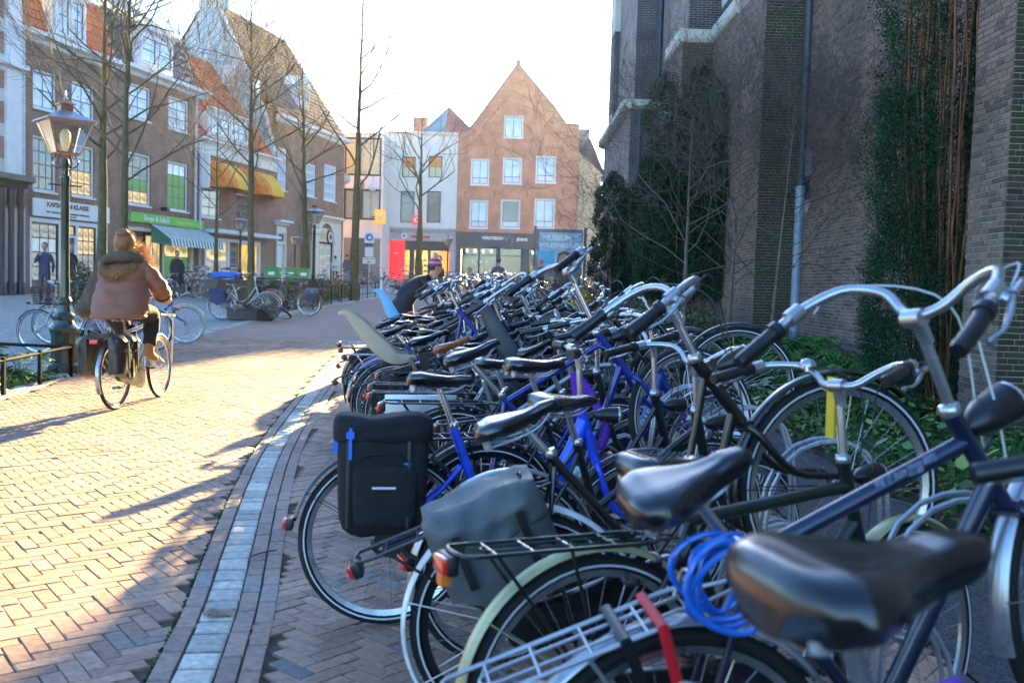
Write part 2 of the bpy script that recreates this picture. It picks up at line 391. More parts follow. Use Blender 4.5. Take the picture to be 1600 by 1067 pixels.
# dark gravel strip and the planting bed behind the cycle rack
strip('gravel_strip', lambda y: 1.75, lambda y: 2.7, -.002, cobble_mat('dark_gravel', (.03, .03, .032), (.13, .13, .135), 70), -4, 16)
soil = mat('bed_soil', (.045, .032, .02), .95, var=.5, scale=9, bump=1, bscale=40)
strip('planting_bed', lambda y: 2.7 if y < 16 else 1.75, lambda y: 9, .0, soil, -4, 60, 6)
# ---------------------------------------------------------------- church
church = thing('church', 'tall dark brick church with mossy buttresses and cream stone ledges along the right side', 'church', (6, 12, 0))
CHO = Vector((6, 12, 0))
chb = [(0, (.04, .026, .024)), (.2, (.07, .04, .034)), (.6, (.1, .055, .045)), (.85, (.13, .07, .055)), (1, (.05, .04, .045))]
chp = [(0, (.11, .075, .06)), (.3, (.2, .13, .1)), (.7, (.29, .18, .13)), (1, (.2, .145, .115))]
mort = mat('lime_mortar', (.42, .37, .34), .95, var=.3, scale=3, bump=.4)
mort_g = mat('mossy_mortar', (.36, .36, .28), .95, var=.4, scale=3, bump=.4)
church_a = ramp_mat('church_brick_bulk', chp, 'attr', .85); church_o = ramp_mat('church_brick', chp, 'obj', .85)
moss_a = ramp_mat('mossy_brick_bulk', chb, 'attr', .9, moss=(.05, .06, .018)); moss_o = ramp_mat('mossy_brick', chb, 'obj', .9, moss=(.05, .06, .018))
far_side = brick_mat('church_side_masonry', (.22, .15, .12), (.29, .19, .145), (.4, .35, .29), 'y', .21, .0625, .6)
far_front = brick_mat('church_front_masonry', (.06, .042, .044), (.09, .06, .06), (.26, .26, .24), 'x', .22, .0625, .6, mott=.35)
cream = mat('cream_stone', (.62, .58, .48), .8, var=.12, scale=2, bump=.3)
lead = mat('lead_pipe_dark', (.07, .08, .1), .5, .3)
zinc = mat('grey_blue_pipe', (.3, .38, .47), .5, .2, var=.15)
def wallbox(x0, x1, y0, y1, z0, z1, m, name='wall'):
    mb = MB().box(x0-CHO.x, x1-CHO.x, y0-CHO.y, y1-CHO.y, z0, z1); return mb.build(name, m, church, ang=0)
def brick_face(par, P, u, L_, z0, z1, n, ma, mo, nmax, mm, skip=None):
    "courses of separate bricks standing 5 mm proud of the mortar; P start (x, y), u direction, n outward"
    bricks = []; k = 0; z = z0
    while z < z1:
        x = 0
        lens = (.21, .21) if k % 2 == 0 else (.1, .1)
        x = -.05 if k % 2 == 0 else -.0
        if k % 4 == 2: x = -.155
        while x < L_:
            l = .21 if (k % 2 == 0 or rnd.random() < .22) else .1
            a, b = max(0, x), min(L_, x+l)
            if b-a > .03 and not (skip and skip((a+b)/2, z)): bricks.append((a, b, z, z+.0515))
            x += l+.0105
        z += .0625; k += 1
    def size(q):
        c = cam_w2c @ Vector((P[0]+u[0]*(q[0]+q[1])/2, P[1]+u[1]*(q[0]+q[1])/2, q[2]))
        if c.z > -.5: return 0
        px, py = 800+1500*c.x/-c.z, 533-1500*c.y/-c.z
        return (q[1]-q[0])*1500/-c.z if (-30 < px < 1630 and -30 < py < 1100) else 0
    bricks.sort(key=lambda q: -size(q)); un = {}
    for (a, b, za, zb) in bricks[:nmax]:
        key = 1 if b-a > .15 else 0
        if key not in un:
            ll = .21 if key else .1; mb = MB()
            h = .05; c = .005; d = .012; w2 = ll/2; h2 = .0257
            mb.add([(-w2, 0, -h2), (w2, 0, -h2), (w2, 0, h2), (-w2, 0, h2), (-w2, -d+.004, -h2), (w2, -d+.004, -h2), (w2, -d+.004, h2), (-w2, -d+.004, h2),
                    (-w2+c, -d, -h2+c), (w2-c, -d, -h2+c), (w2-c, -d, h2-c), (-w2+c, -d, h2-c)],
                   [(0, 1, 5, 4), (1, 2, 6, 5), (2, 3, 7, 6), (3, 0, 4, 7), (4, 5, 9, 8), (5, 6, 10, 9), (6, 7, 11, 10), (7, 4, 8, 11), (8, 9, 10, 11)])
            un[key] = mb.mesh('brick', mo, 0)
        m_ = (a+b)/2; o = bpy.data.objects.new('brick', un[key]); COL.objects.link(o); o.parent = par
        o.location = Vector((P[0]+u[0]*m_, P[1]+u[1]*m_, (za+zb)/2)) - CHO + Vector((n[0], n[1], 0))*rnd.uniform(-.002, .002)
        o.rotation_euler = (rnd.uniform(-.01, .01), rnd.uniform(-.006, .006), math.atan2(-n[0], -n[1])*-1 if False else math.atan2(n[0], -n[1]))
        if b-a < (.19 if key else .09): o.scale = ((b-a)/(.21 if key else .1), 1, 1)
    rest = bricks[nmax:]
    if rest:
        vs = []; fs = []; rr = []
        for (a, b, za, zb) in rest:
            d = .012+rnd.uniform(-.002, .002); i = len(vs)
            for q in (0, d):
                for (s_, z_) in ((a, za), (b, za), (b, zb), (a, zb)):
                    vs.append((P[0]+u[0]*s_+n[0]*q-CHO.x, P[1]+u[1]*s_+n[1]*q-CHO.y, z_))
            fs += [(i+4, i+5, i+6, i+7), (i, i+1, i+5, i+4), (i+1, i+2, i+6, i+5), (i+2, i+3, i+7, i+6), (i+3, i, i+4, i+7)]
            v = rnd.random(); rr += [v]*5
        me = bpy.data.meshes.new('far_bricks'); me.from_pydata(vs, [], fs); me.materials.append(ma)
        at = me.attributes.new('rnd', 'FLOAT', 'FACE'); at.data.foreach_set('value', rr)
        bm = bmesh.new(); bm.from_mesh(me); bmesh.ops.recalc_face_normals(bm, faces=bm.faces[:]); bm.to_mesh(me); bm.free()
        o = link('far_bricks', me, par); o['kind'] = 'stuff'
# near wall and its buttress at the right edge of the view
W0X = 5.9
w0 = wallbox(W0X, 14, -8, 20, -.5, 12.5, [mort])
brick_face(w0, (W0X, 10.4), (0, 1), 9.6, -.05, 7.6, (-1, 0), church_a, church_o, 180, mort,
           lambda s, z: (9.0 < s < 9.75 and 3.05 < z < 3.75) or (5.55 < s < 5.9 and .85 < z < 1.2) or (9.0 < s < 9.75 and 3.75 <= z < 4.2 and False))
nearw = MB().box(W0X-.012-CHO.x, W0X-.001-CHO.x, -8-CHO.y, 9.6-CHO.y, -.1, 12).build('wall', far_side, church, ang=0)
upw = MB().box(W0X-.012-CHO.x, W0X-.001-CHO.x, 10.4-CHO.y, 20-CHO.y, 7.62, 12.4).build('wall', far_side, church, ang=0)
p0 = wallbox(4.86, W0X-.02, 9.6, 10.38, -.3, 11, [mort_g])
brick_face(p0, (4.86, 9.6), (1, 0), 1.0, -.05, 4.6, (0, -1), moss_a, moss_o, 120, mort_g)
brick_face(p0, (4.86, 9.6), (0, 1), .78, -.05, 4.6, (-1, 0), church_a, church_o, 60, mort)
# vent with stone surround, clay grate
g = MB(); g.box(W0X-.03-CHO.x, W0X+.02-CHO.x, 19.35-CHO.y, 20.0-CHO.y, 3.78, 4.25); g.build('lintel', mat('grey_lintel', (.2, .17, .17), .8), church, ang=0)
g = MB(); g.box(W0X-.004-CHO.x, W0X+.02-CHO.x, 19.4-CHO.y, 19.98-CHO.y, 3.3, 3.77); g.build('vent_opening', mat('dark_opening', (.012, .013, .015), .9), church, ang=0)
g = MB()
for i in range(5): g.box(W0X-.035-CHO.x, W0X-.005-CHO.x, 15.98+i*.065-CHO.y, 16.02+i*.065-CHO.y, .87, 1.18)
g.build('vent_grate', mat('rusty_clay', (.33, .12, .06), .8), church, ang=0)
# projecting bay with mossy front and downpipe
b1 = wallbox(5.0, 14, 20, 25.3, -.3, 7.82, [mort_g])
wallbox(5.0, 14, 20, 22.5, 7.82, 14, [far_side])
wallbox(5.45, 14, 22.5, 26, 7.82, 14, [far_side])
brick_face(b1, (5.0, 20), (1, 0), .9, .05, 7.8, (0, -1), moss_a, moss_o, 220, mort_g)
brick_face(b1, (5.0, 20), (0, 1), 5.3, .05, 7.75, (-1, 0), church_a, church_o, 0, mort)
b2 = wallbox(4.2, 5.0, 25.3, 27.5, -.2, 7.82, [mort_g])
brick_face(b2, (4.2, 25.3), (1, 0), .8, 3.0, 7.8, (0, -1), moss_a, moss_o, 0, mort_g)
brick_face(b2, (4.2, 25.3), (0, 1), 2.2, 3.0, 7.8, (-1, 0), church_a, church_o, 0, mort)
def cornice(pts, z0, h, pr, name='cornice', m=cream):
    "stone ledge following plan points (outer face), with a sloped soffit"
    mb = MB(); n = len(pts)
    for i in range(n-1):
        a, b = Vector((*pts[i], 0)), Vector((*pts[i+1], 0)); d = (b-a).normalized(); nn = Vector((d.y, -d.x, 0))
        if nn.x > .1 or nn.y > .1: nn = -nn
        a2 = a-d*(pr if i > 0 else 0); b2 = b+d*(0 if i == n-2 else pr)
        sec = [(0, h), (pr, h-.02), (pr, .12), (pr*.55, 0.03), (0, 0)]
        r0 = [tuple(a+nn*s[0]+Vector((0, 0, z0+s[1]))-CHO) for s in sec]; r1 = [tuple(b2+nn*s[0]+Vector((0, 0, z0+s[1]))-CHO) for s in sec]
        mb.loft([r0, r1])
    return mb.build(name, m, church, ang=30)
cornice([(5.0, 22.5), (5.0, 25.3)], 7.78, .36, .12); cornice([(5.0, 25.3), (4.2, 25.3)], 7.78, .36, .12); cornice([(4.2, 25.18), (4.2, 27.6)], 7.78, .36, .12)
MB().box(5.1-CHO.x, 5.5-CHO.x, 23.0-CHO.y, 25-CHO.y, 8.6, 9.1).build('window_sill', mat('pale_blue_sill', (.5, .56, .58), .7), church, ang=0)
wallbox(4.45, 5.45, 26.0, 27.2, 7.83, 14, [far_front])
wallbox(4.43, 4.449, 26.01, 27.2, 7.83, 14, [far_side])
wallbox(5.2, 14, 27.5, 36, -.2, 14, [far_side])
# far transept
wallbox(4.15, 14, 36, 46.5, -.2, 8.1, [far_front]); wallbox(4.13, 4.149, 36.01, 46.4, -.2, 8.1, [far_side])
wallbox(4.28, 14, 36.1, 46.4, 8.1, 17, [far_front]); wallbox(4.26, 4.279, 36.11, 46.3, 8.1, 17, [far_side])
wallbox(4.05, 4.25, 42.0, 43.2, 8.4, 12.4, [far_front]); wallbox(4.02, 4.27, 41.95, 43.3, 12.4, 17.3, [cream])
wallbox(4.0, 4.12, 42.0, 43.2, 8.4, 8.9, [cream])
cornice([(5.2, 36), (4.13, 36)], 8.0, .36, .3); cornice([(4.13, 35.7), (4.13, 46.5)], 8.0, .36, .3)
# steep roof over the nave, set back
mb = MB(); mb.add([(5.9-6, -8-12, 12.5), (5.9-6, 20-12, 12.5), (10-6, 20-12, 17), (10-6, -8-12, 17)], [(0, 1, 2, 3)])
mb.build('roof', mat('slate_roof', (.07, .08, .09), .7, bump=.5), church)
def pipe(x, y, z0, z1, r, m, name='downpipe'):
    mb = MB().lathe([(r, z0), (r, z1)], 14, (x-CHO.x, y-CHO.y, 0))
    for z in (z0+.05, z1-.08): mb.lathe([(r, z), (r+.014, z), (r+.014, z+.07), (r, z+.07)], 14, (x-CHO.x, y-CHO.y, 0))
    return mb.build(name, m, church)
pipe(5.83, 19.86, .1, 3.6, .105, zinc); pipe(5.84, 19.87, 3.6, 9, .088, lead); pipe(5.84, 19.87, 5.9, 6.0, .1, lead, 'pipe_collar')
st = MB().lathe([(.045, 0), (.045, .006)], 12, axis='y'); st.build('sticker', mat('yellow_sticker', (.55, .45, .08), .6), church, (5.83-6-.01, 19.748-12, 2.28))
pipe(5.1, 35.85, 8.4, 14, .1, lead); pipe(4.42, 35.6, .4, 3.1, .12, zinc); pipe(4.46, 35.75, 3.1, 7.9, .09, lead)
# ---------------------------------------------------------------- houses round the square
white = mat('white_paint', (.78, .77, .74), .6, var=.06, scale=3)
offwhite = mat('white_plaster', (.76, .73, .66), .85, var=.08, scale=1.5, bump=.3, bscale=20)
darkpaint = mat('dark_paint', (.03, .035, .045), .4, var=.2)
sashblue = mat('dark_blue_sash', (.045, .07, .1), .45)
br_brown = brick_mat('brown_brick_front', (.19, .09, .062), (.26, .13, .09), (.38, .3, .24), 'x')
br_brown2 = brick_mat('red_brown_brick_front', (.23, .1, .065), (.31, .145, .095), (.4, .31, .24), 'x')
br_red = brick_mat('red_brick_front', (.42, .18, .12), (.5, .24, .16), (.45, .36, .3), 'x', mott=.2)
br_pink = brick_mat('salmon_brick_front', (.52, .17, .1), (.6, .235, .145), (.58, .42, .3), 'x', mott=.22)
p_dark = mat('dark_window_glass', (.05, .07, .085), .08, var=.5, scale=.7, spec=.9)
p_sky = mat('net_curtained_glass', (.5, .62, .68), .12, var=.25, scale=.8, spec=.9)  # pale blue base colour stands in for the sky's reflection
p_warm = emis('lit_shop_glass', (1, .72, .32), 0.182, (.3, .2, .1), 3)
p_green = emis('green_poster_glass', (.25, .8, .2), 0.0423, (.06, .3, .05), 1.5)
p_shop = emis('shop_glass', (.75, .75, .62), 0.0924, (.2, .2, .18), 4)
tile_red = mat('red_roof_tile', (.6, .15, .06), .8, var=.25, scale=14)
tile_dark = mat('dark_glazed_tile', (.045, .06, .085), .35, var=.3, scale=10)
tile_brown = mat('brown_roof_tile', (.2, .13, .115), .85, var=.35, scale=9)
tile_teal = mat('grey_green_slate', (.2, .28, .29), .6, var=.2, scale=8)
bluewash = mat('pale_blue_plaster', (.36, .5, .56), .9, var=.2, scale=.6, bump=.3, bscale=12)
uq = MB().box(-.5, .5, -.006, .006, -.5, .5)
_pane = {}
def pane_mesh(m):
    if m.name not in _pane: _pane[m.name] = uq.mesh('pane', m, 0)
    return _pane[m.name]
class House:
    def __init__(s, name, label, cat, x, y, rz, group=None):
        s.gz = G(y); s.root = thing(name, label, cat, (x, y, s.gz), rz, group); s.D = 8
    def b(s, name, mb, m, parent=None, ang=30, loc=None):
        mb.v = [(p[0], p[1], p[2]-(s.gz if parent is None else 0)) for p in mb.v]
        return mb.build(name, m, parent or s.root, loc, ang=ang)
    def wall(s, x0, x1, z0, z1, ops, m, rev=None, y=0, name='wall', depth=.22, back=True):
        xs = sorted({x0, x1, *[q for o in ops for q in (o[0], o[1])]}); zs = sorted({z0, z1, *[q for o in ops for q in (o[2], o[3])]})
        xs = [q for q in xs if x0 <= q <= x1]; zs = [q for q in zs if z0 <= q <= z1]
        mb = MB()
        for i in range(len(xs)-1):
            for j in range(len(zs)-1):
                cx, cz = (xs[i]+xs[i+1])/2, (zs[j]+zs[j+1])/2
                if any(o[0] < cx < o[1] and o[2] < cz < o[3] for o in ops): continue
                mb.quad((xs[i], y, zs[j]), (xs[i+1], y, zs[j]), (xs[i+1], y, zs[j+1]), (xs[i], y, zs[j+1]))
        for o in ops:
            a, b_, c, d = o[:4]; e = y+depth
            mb.quad((a, y, c), (a, e, c), (a, e, d), (a, y, d)); mb.quad((b_, y, c), (b_, y, d), (b_, e, d), (b_, e, c))
            mb.quad((a, y, c), (b_, y, c), (b_, e, c), (a, e, c)); mb.quad((a, y, d), (a, e, d), (b_, e, d), (b_, y, d))
        w = link(name, mb_mesh_raw(mb, name, m, s.gz), s.root)
        if back: s.b('back_wall', MB().box(x0+.01, x1-.01, y+depth+.02, y+s.D, z0, z1-.02), m, ang=0)
        return w
    def window(s, x0, x1, z0, z1, nx=2, nz=2, pm=None, fm=None, sm=None, y=.06, fw=.09, sill=True, sw=.035, mid=None, pms=None):
        fm = fm or white; sm = sm or sashblue; pm = pm or p_sky
        mb = MB(); d = .1
        cz = (z0+z1)/2; cx = (x0+x1)/2
        def bx(a, b, c, e, y0, y1): mb.box(a-cx, b-cx, y0, y1, c-cz, e-cz)
        mb.m = 0
        bx(x0, x0+fw, z0, z1, 0, d); bx(x1-fw, x1, z0, z1, 0, d); bx(x0+fw, x1-fw, z1-fw, z1, 0, d); bx(x0+fw, x1-fw, z0, z0+fw*.8, 0, d)
        if sill: bx(x0-.04, x1+.04, z0-.07, z0, -.13, d)
        mb.m = 1; a, b_, c, e = x0+fw, x1-fw, z0+fw*.8, z1-fw
        bx(a, a+sw, c, e, .03, .08); bx(b_-sw, b_, c, e, .03, .08); bx(a+sw, b_-sw, c, c+sw, .03, .08); bx(a+sw, b_-sw, e-sw, e, .03, .08)
        xs = [a+(b_-a)*i/nx for i in range(nx+1)]; zs = [c+(e-c)*j/nz for j in range(nz+1)]
        if mid is not None: zs = [c, c+(e-c)*mid, e] if nz == 2 else zs
        for x in xs[1:-1]: bx(x-.018, x+.018, c+sw, e-sw, .04, .075)
        for i_, z in enumerate(zs[1:-1]): bx(a+sw, b_-sw, z-.022, z+.022, .036, .079)
        w = mb.build('window', [fm, sm], s.root, (cx, y, cz-s.gz), ang=0)
        for i in range(nx):
            for j in range(nz):
                q = pm if pms is None else pms[j]
                o = link('pane', pane_mesh(q), w, ((xs[i]+xs[i+1])/2-cx, .055, (zs[j]+zs[j+1])/2-cz)); o.scale = (xs[i+1]-xs[i]-.02, 1, zs[j+1]-zs[j]-.02)
        return w
    def door(s, x0, x1, z0, z1, m, glazed=0, pm=None, y=.1, handle=True):
        cx = (x0+x1)/2; w_, h = x1-x0, z1-z0; mb = MB().box(-w_/2, w_/2, 0, .05, 0, h)
        if not glazed: 
            for (a, b_) in ((.12, .42), (.5, .92)): mb.box(-w_*.36, w_*.36, -.02, .0, h*a, h*b_)
        d = mb.build('door', m, s.root, (cx, y, z0-s.gz), ang=0)
        if glazed:
            for i in range(2):
                for j in range(3):
                    o = link('pane', pane_mesh(pm or p_dark), d, (w_*(-.18+.36*i), -.008, h*(glazed+.08+(.84-glazed)*j/2.6))); o.scale = (w_*.32, 1, h*(.84-glazed)/3)
        if handle: MB().lathe([(.03, -.06), (.03, 0)], 8, axis='y').build('handle', mat('brass', (.5, .4, .2), .3, 1), d, (w_*.38, 0, h*.47))
        return d
    def cornice(s, x0, x1, z0, h, pr=.35, m=None, name='cornice', y=0, d=.0):
        "moulded eaves or ledge"
        prof = [(y+d, z0), (y-pr*.3, z0+h*.1), (y-pr*.4, z0+h*.45), (y-pr, z0+h*.6), (y-pr, z0+h), (y+d, z0+h)]
        return s.b(name, MB().prism(prof, 'x', x0, x1), m or white)
    def tiles(s, x0, x1, ya, za, yb, zb, m, pw=.24, ph=.32, name='roof', cut=None):
        "real pantile relief: waves across, steps down the slope"
        Ls = math.hypot(yb-ya, zb-za); nx = max(4, int((x1-x0)/pw)*4); nz = max(2, int(Ls/ph))
        dy, dz = (yb-ya)/Ls, (zb-za)/Ls; ny_, nz_ = -dz, dy
        mb = MB(); rows = []
        for j in range(nz):
            for e in (0, 1):
                q = (j+e*.999)*Ls/nz; off = .045*(1-e); row = []
                for i in range(nx+1):
                    x = x0+(x1-x0)*i/nx; h_ = off+.03*math.sin(2*math.pi*i/4+.6)
                    row.append((x, ya+dy*q+ny_*h_, za+dz*q+nz_*h_))
                rows.append(row)
        mb.loft(rows, closed=False)
        return s.b(name, mb, m, ang=50)
    def pipe(s, x, z0, z1, r=.06, m=None):
        mb = MB().lathe([(r, z0), (r, z1)], 10, (x, -.1, 0)); z = z0+1
        while z < z1: mb.lathe([(r+.015, z), (r+.015, z+.06)], 10, (x, -.1, 0)); z += 1.8
        return s.b('drainpipe', mb, m or mat('pale_pipe', (.55, .58, .62), .5))
    def sign(s, x0, x1, z0, z1, m, y=-.04, name='sign_board', d=.06):
        return s.b(name, MB().box(x0, x1, y-d, y, z0, z1), m, ang=0)
    def text(s, body, x, z, size, m, y=-.11, sx=1, bold=0, name='lettering', parent=None, align='CENTER'):
        return text_mesh(name, body, size, m, s.root, (x, y, z-s.gz), ext=.008, sx=sx, bold=bold, align=align)
    def anchors(s, pts, h=.5, m=None):
        mb = MB()
        for x, z in pts: mb.box(x-.02, x+.02, -.05, .0, z-h/2, z+h/2)
        return s.b('wall_anchor', mb, m or darkpaint, ang=0)
def mb_mesh_raw(mb, name, m, gz):
    mb.v = [(p[0], p[1], p[2]-gz) for p in mb.v]
    me = bpy.data.meshes.new(name); me.from_pydata(mb.v, [], mb.f); me.materials.append(m); return me
AZF = R(13); UX, UY = math.sin(AZF), math.cos(AZF)
def Fp(t): return (-17.3+UX*t, 37+UY*t)
RZF = math.pi/2-AZF
def fhouse(name, label, t, cat='house'):
    x, y = Fp(t); h = House(name, label, cat, x, y, RZF, None); return h
# all x values below are along the row; each house is rooted at its own left corner
def W(t0): return lambda t: t-t0

# --- grand white and red house, far left
h = fhouse('town_house', 'white banded town house with black columned shop front at the far left edge', -9.5); o = 9.5
bands = [(-2.9+.0, 0)]
h.wall(0, 7.15, .3, 14, [], offwhite)
for z in (5.3, 6.5, 7.7, 8.9, 10.1, 11.3, 12.5): h.b('brick_band', MB().box(2.0, 6.35, -.03, -.002, z, z+.75), br_red, ang=0)
for x in (1.2, 3.9): h.window(x, x+1.3, 5.6, 7.9, 2, 3); h.window(x, x+1.3, 9.0, 11.2, 2, 3)
h.b('quoin_strip', MB().box(6.4, 7.13, -.12, -.002, 4.7, 14), white, ang=0)
h.cornice(2, 7.3, 8.3, .35, .3)
h.cornice(2, 7.3, 4.25, .5, .55, darkpaint, 'shop_cornice')
h.b('shop_front', MB().box(2, 5.7, -.1, -.002, .3, 4.25), mat('shop_front_timber', (.35, .3, .2), .6), ang=0)
for x in (5.95, 6.4, 6.85):
    h.b('column', MB().lathe([(.16, .5), (.16, .9), (.11, 1.0), (.1, 3.5), (.15, 3.7), (.17, 4.24)], 14, (x, -.28, 0)), darkpaint)
h.window(3.9, 5.6, 1.3, 4.0, 1, 2, p_warm, white, darkpaint, y=-.2)

# --- A: brown brick house with the hairdresser's shop
h = fhouse('town_house', 'brown brick house with red tiled mansard, dormer and white hairdresser sign', -2.35)
q = W(-2.35)
ops = [(q(-1.7), q(-.45), 7.35, 8.75), (q(.4), q(1.75), 7.35, 8.75), (q(-1.7), q(-.45), 4.35, 6.35), (q(.4), q(1.75), 4.35, 6.35), (q(-1.85), q(2.0), .75, 3.35)]
h.wall(0, q(3.1), .3, 9.7, ops, br_brown)
for o in ops[:2]: h.window(*o, 2, 2, p_sky)
h.window(*ops[2], 3, 4, p_dark); h.window(*ops[3], 3, 4, p_warm, pms=[p_warm, p_warm, p_dark, p_dark])
h.b('shop_frame', MB().box(q(-1.85), q(2.0), .0, .12, 3.2, 3.35).box(q(-1.85), q(-1.75), 0, .12, .75, 3.2).box(q(-.3), q(-.12), 0, .12, .75, 3.2).box(q(.68), q(.8), 0, .12, .75, 3.2).box(q(1.9), q(2.0), 0, .12, .75, 3.2).box(q(-.12), q(.68), 0, .12, 2.72, 2.8), white, ang=0)
h.window(q(-1.75), q(-.3), 1.0, 3.2, 3, 4, p_shop, darkpaint, darkpaint, y=.03, fw=.04, sill=False, pms=[p_shop, p_shop, p_sky, p_shop])
h.window(q(.8), q(1.9), 1.0, 3.2, 3, 4, p_warm, darkpaint, darkpaint, y=.03, fw=.04, sill=False, pms=[p_sky, p_shop, p_warm, p_warm])
h.window(q(-.12), q(.68), 2.8, 3.2, 2, 1, p_warm, darkpaint, darkpaint, y=.03, fw=.03, sill=False)
h.door(q(-.12), q(.68), .75, 2.72, sashblue, .38, p_warm)
h.b('plinth', MB().box(q(-1.75), q(-.3), .02, .2, .4, 1.0).box(q(.8), q(1.9), .02, .2, .4, 1.0), br_brown, ang=0)
h.sign(q(-1.8), q(2.6), 3.42, 4.06, white)
h.text('KAPSALON KLASSE', q(.1), 3.88, .25, darkpaint, sx=1.12, bold=.006); h.text('MET AFSPRAAK        ZONDER AFSPRAAK', q(.1), 3.6, .1, darkpaint, sx=1.35); h.text('13 57 90', q(.3), 3.49, .09, darkpaint, sx=1.4)
h.cornice(-.2, q(3.1), 9.62, .42, .42)
h.tiles(0, q(3.1), .05, 9.95, .75, 12.3, tile_red); h.b('upper_roof', MB().quad((0, .75, 12.3), (q(3.1), .75, 12.3), (q(3.1), 5, 14.8), (0, 5, 14.8)), tile_teal)
def dormer(h, x0, x1, z0, z1, yb, nx=2, n=2, ped=True, side=None):
    h.b('dormer', MB().box(x0, x1, -.02, yb, z0, z1).box(x0-.02, x0+.12, -.05, -.021, z0, z1).box(x1-.12, x1+.02, -.05, -.021, z0, z1), side or white, ang=0)
    for i in range(n):
        a = x0+.12+(x1-x0-.24)*i/n; b_ = x0+.12+(x1-x0-.24)*(i+1)/n
        h.window(a+.03, b_-.03, z0+.12, z1-.12, nx, 2, p_sky, y=-.12, sill=False)
    h.cornice(x0-.12, x1+.12, z1, .22, .22)
    if ped: h.b('pediment', MB().prism([(x0-.1, z1+.22), (x1+.1, z1+.22), ((x0+x1)/2, z1+.22+.3)], 'y', -.16, .9), white, ang=0)
dormer(h, q(-.75), q(1.15), 10.15, 11.9, 1.4)
h.pipe(.06, .7, 9.7)

# --- B: soup shop house
h = fhouse('town_house', 'brown brick house with green shop sign, striped awning and dark tiled mansard', 3.1); q = W(3.1)
ops = [(q(3.9), q(5.5), 8.0, 9.45), (q(6.85), q(8.5), 8.0, 9.45), (q(3.8), q(5.55), 4.35, 6.55), (q(6.85), q(8.5), 4.35, 6.55), (q(4.0), q(9.0), .8, 3.4)]
h.wall(0, q(9.3), .3, 9.8, ops, br_brown)
h.window(*ops[0], 2, 3, p_sky); h.window(*ops[1], 2, 3, p_sky); h.window(*ops[2], 3, 4, p_green, pms=[p_warm, p_green, p_dark, p_dark]); h.window(*ops[3], 3, 4, p_green, pms=[p_green, p_green, p_green, p_sky])
h.sign(q(4.0), q(9.75), 3.62, 4.02, mat('lime_green_sign', (.12, .52, .04), .5, var=.1)); h.sign(q(3.5), q(3.98), 3.6, 4.02, darkpaint)
h.text('Soups & Salads', q(5.9), 3.82, .3, white, sx=1.1, bold=.008); h.text('Culinair afhaalcentrum', q(8.3), 3.8, .17, mat('yellow_green_paint', (.6, .8, .35), .6), sx=1.1)
h.b('shop_frame', MB().box(q(4.0), q(4.15), 0, .12, .8, 3.4).box(q(6.5), q(6.62), 0, .12, .8, 3.4).box(q(8.75), q(9.0), -.02, .12, .8, 3.4).box(q(4.15), q(8.75), 0, .12, 3.25, 3.4), mat('cream_timber', (.6, .52, .38), .6), ang=0)
h.window(q(6.62), q(8.75), 1.25, 3.2, 2, 2, p_shop, mat('cream_timber', (1, 1, 1)), darkpaint, y=.03, fw=.06, pms=[p_green, p_warm]); h.window(q(5.2), q(6.5), 1.25, 3.2, 2, 1, p_warm, darkpaint, darkpaint, y=.03)
h.door(q(4.2), q(5.15), .8, 3.1, darkpaint, .2, p_dark)
# striped awning with scalloped valance
st_g = mat('awning_green', (.03, .2, .13), .8); st_w = mat('awning_white', (.8, .82, .8), .8)
aw = MB(); n = 34; x0, x1 = q(5.6), q(11.0-.15)
x1 = q(9.9)
for i in range(n):
    a = x0+(x1-x0)*i/n; b_ = x0+(x1-x0)*(i+1)/n; aw.m = i % 2
    aw.loft([[(a, -.02, 3.6), (b_, -.02, 3.6)], [(a, -.5, 3.32), (b_, -.5, 3.32)], [(a, -1.0, 2.98), (b_, -1.0, 2.98)], [(a, -1.08, 2.66), (b_, -1.08, 2.66)]], closed=False)
aw.m = 1
aw.poly([(x0, -.02, 3.6), (x0, -1.0, 2.98), (x0, -1.08, 2.66), (x0, -.02, 2.8)]); aw.poly([(x1, -.02, 3.6), (x1, -1.0, 2.98), (x1, -1.08, 2.66), (x1, -.02, 2.8)])
h.b('awning', aw, [st_w, st_g])
h.cornice(0, q(9.85), 9.72, .42, .42)
h.tiles(0, q(9.3), .05, 10.05, .75, 12.4, tile_dark); h.b('upper_roof', MB().quad((0, .75, 12.4), (q(9.3), .75, 12.4), (q(9.3), 5.2, 15.2), (0, 5.2, 15.2)), tile_teal)
h.b('party_wall', MB().prism([(0.02, 9.5), (.05, 10), (.77, 12.38), (5.2, 15.18), (5.2, 9.5)], 'x', q(9.18), q(9.29)), offwhite, ang=0)
dormer(h, q(4.5), q(7.1), 10.3, 11.75, 1.3, 1, 2)
h.pipe(q(9.0), 4.0, 9.8)
cb = MB().box(q(6.3), q(6.5), -.35, -.02, 4.25, 4.4); h.b('spotlight', cb, darkpaint)

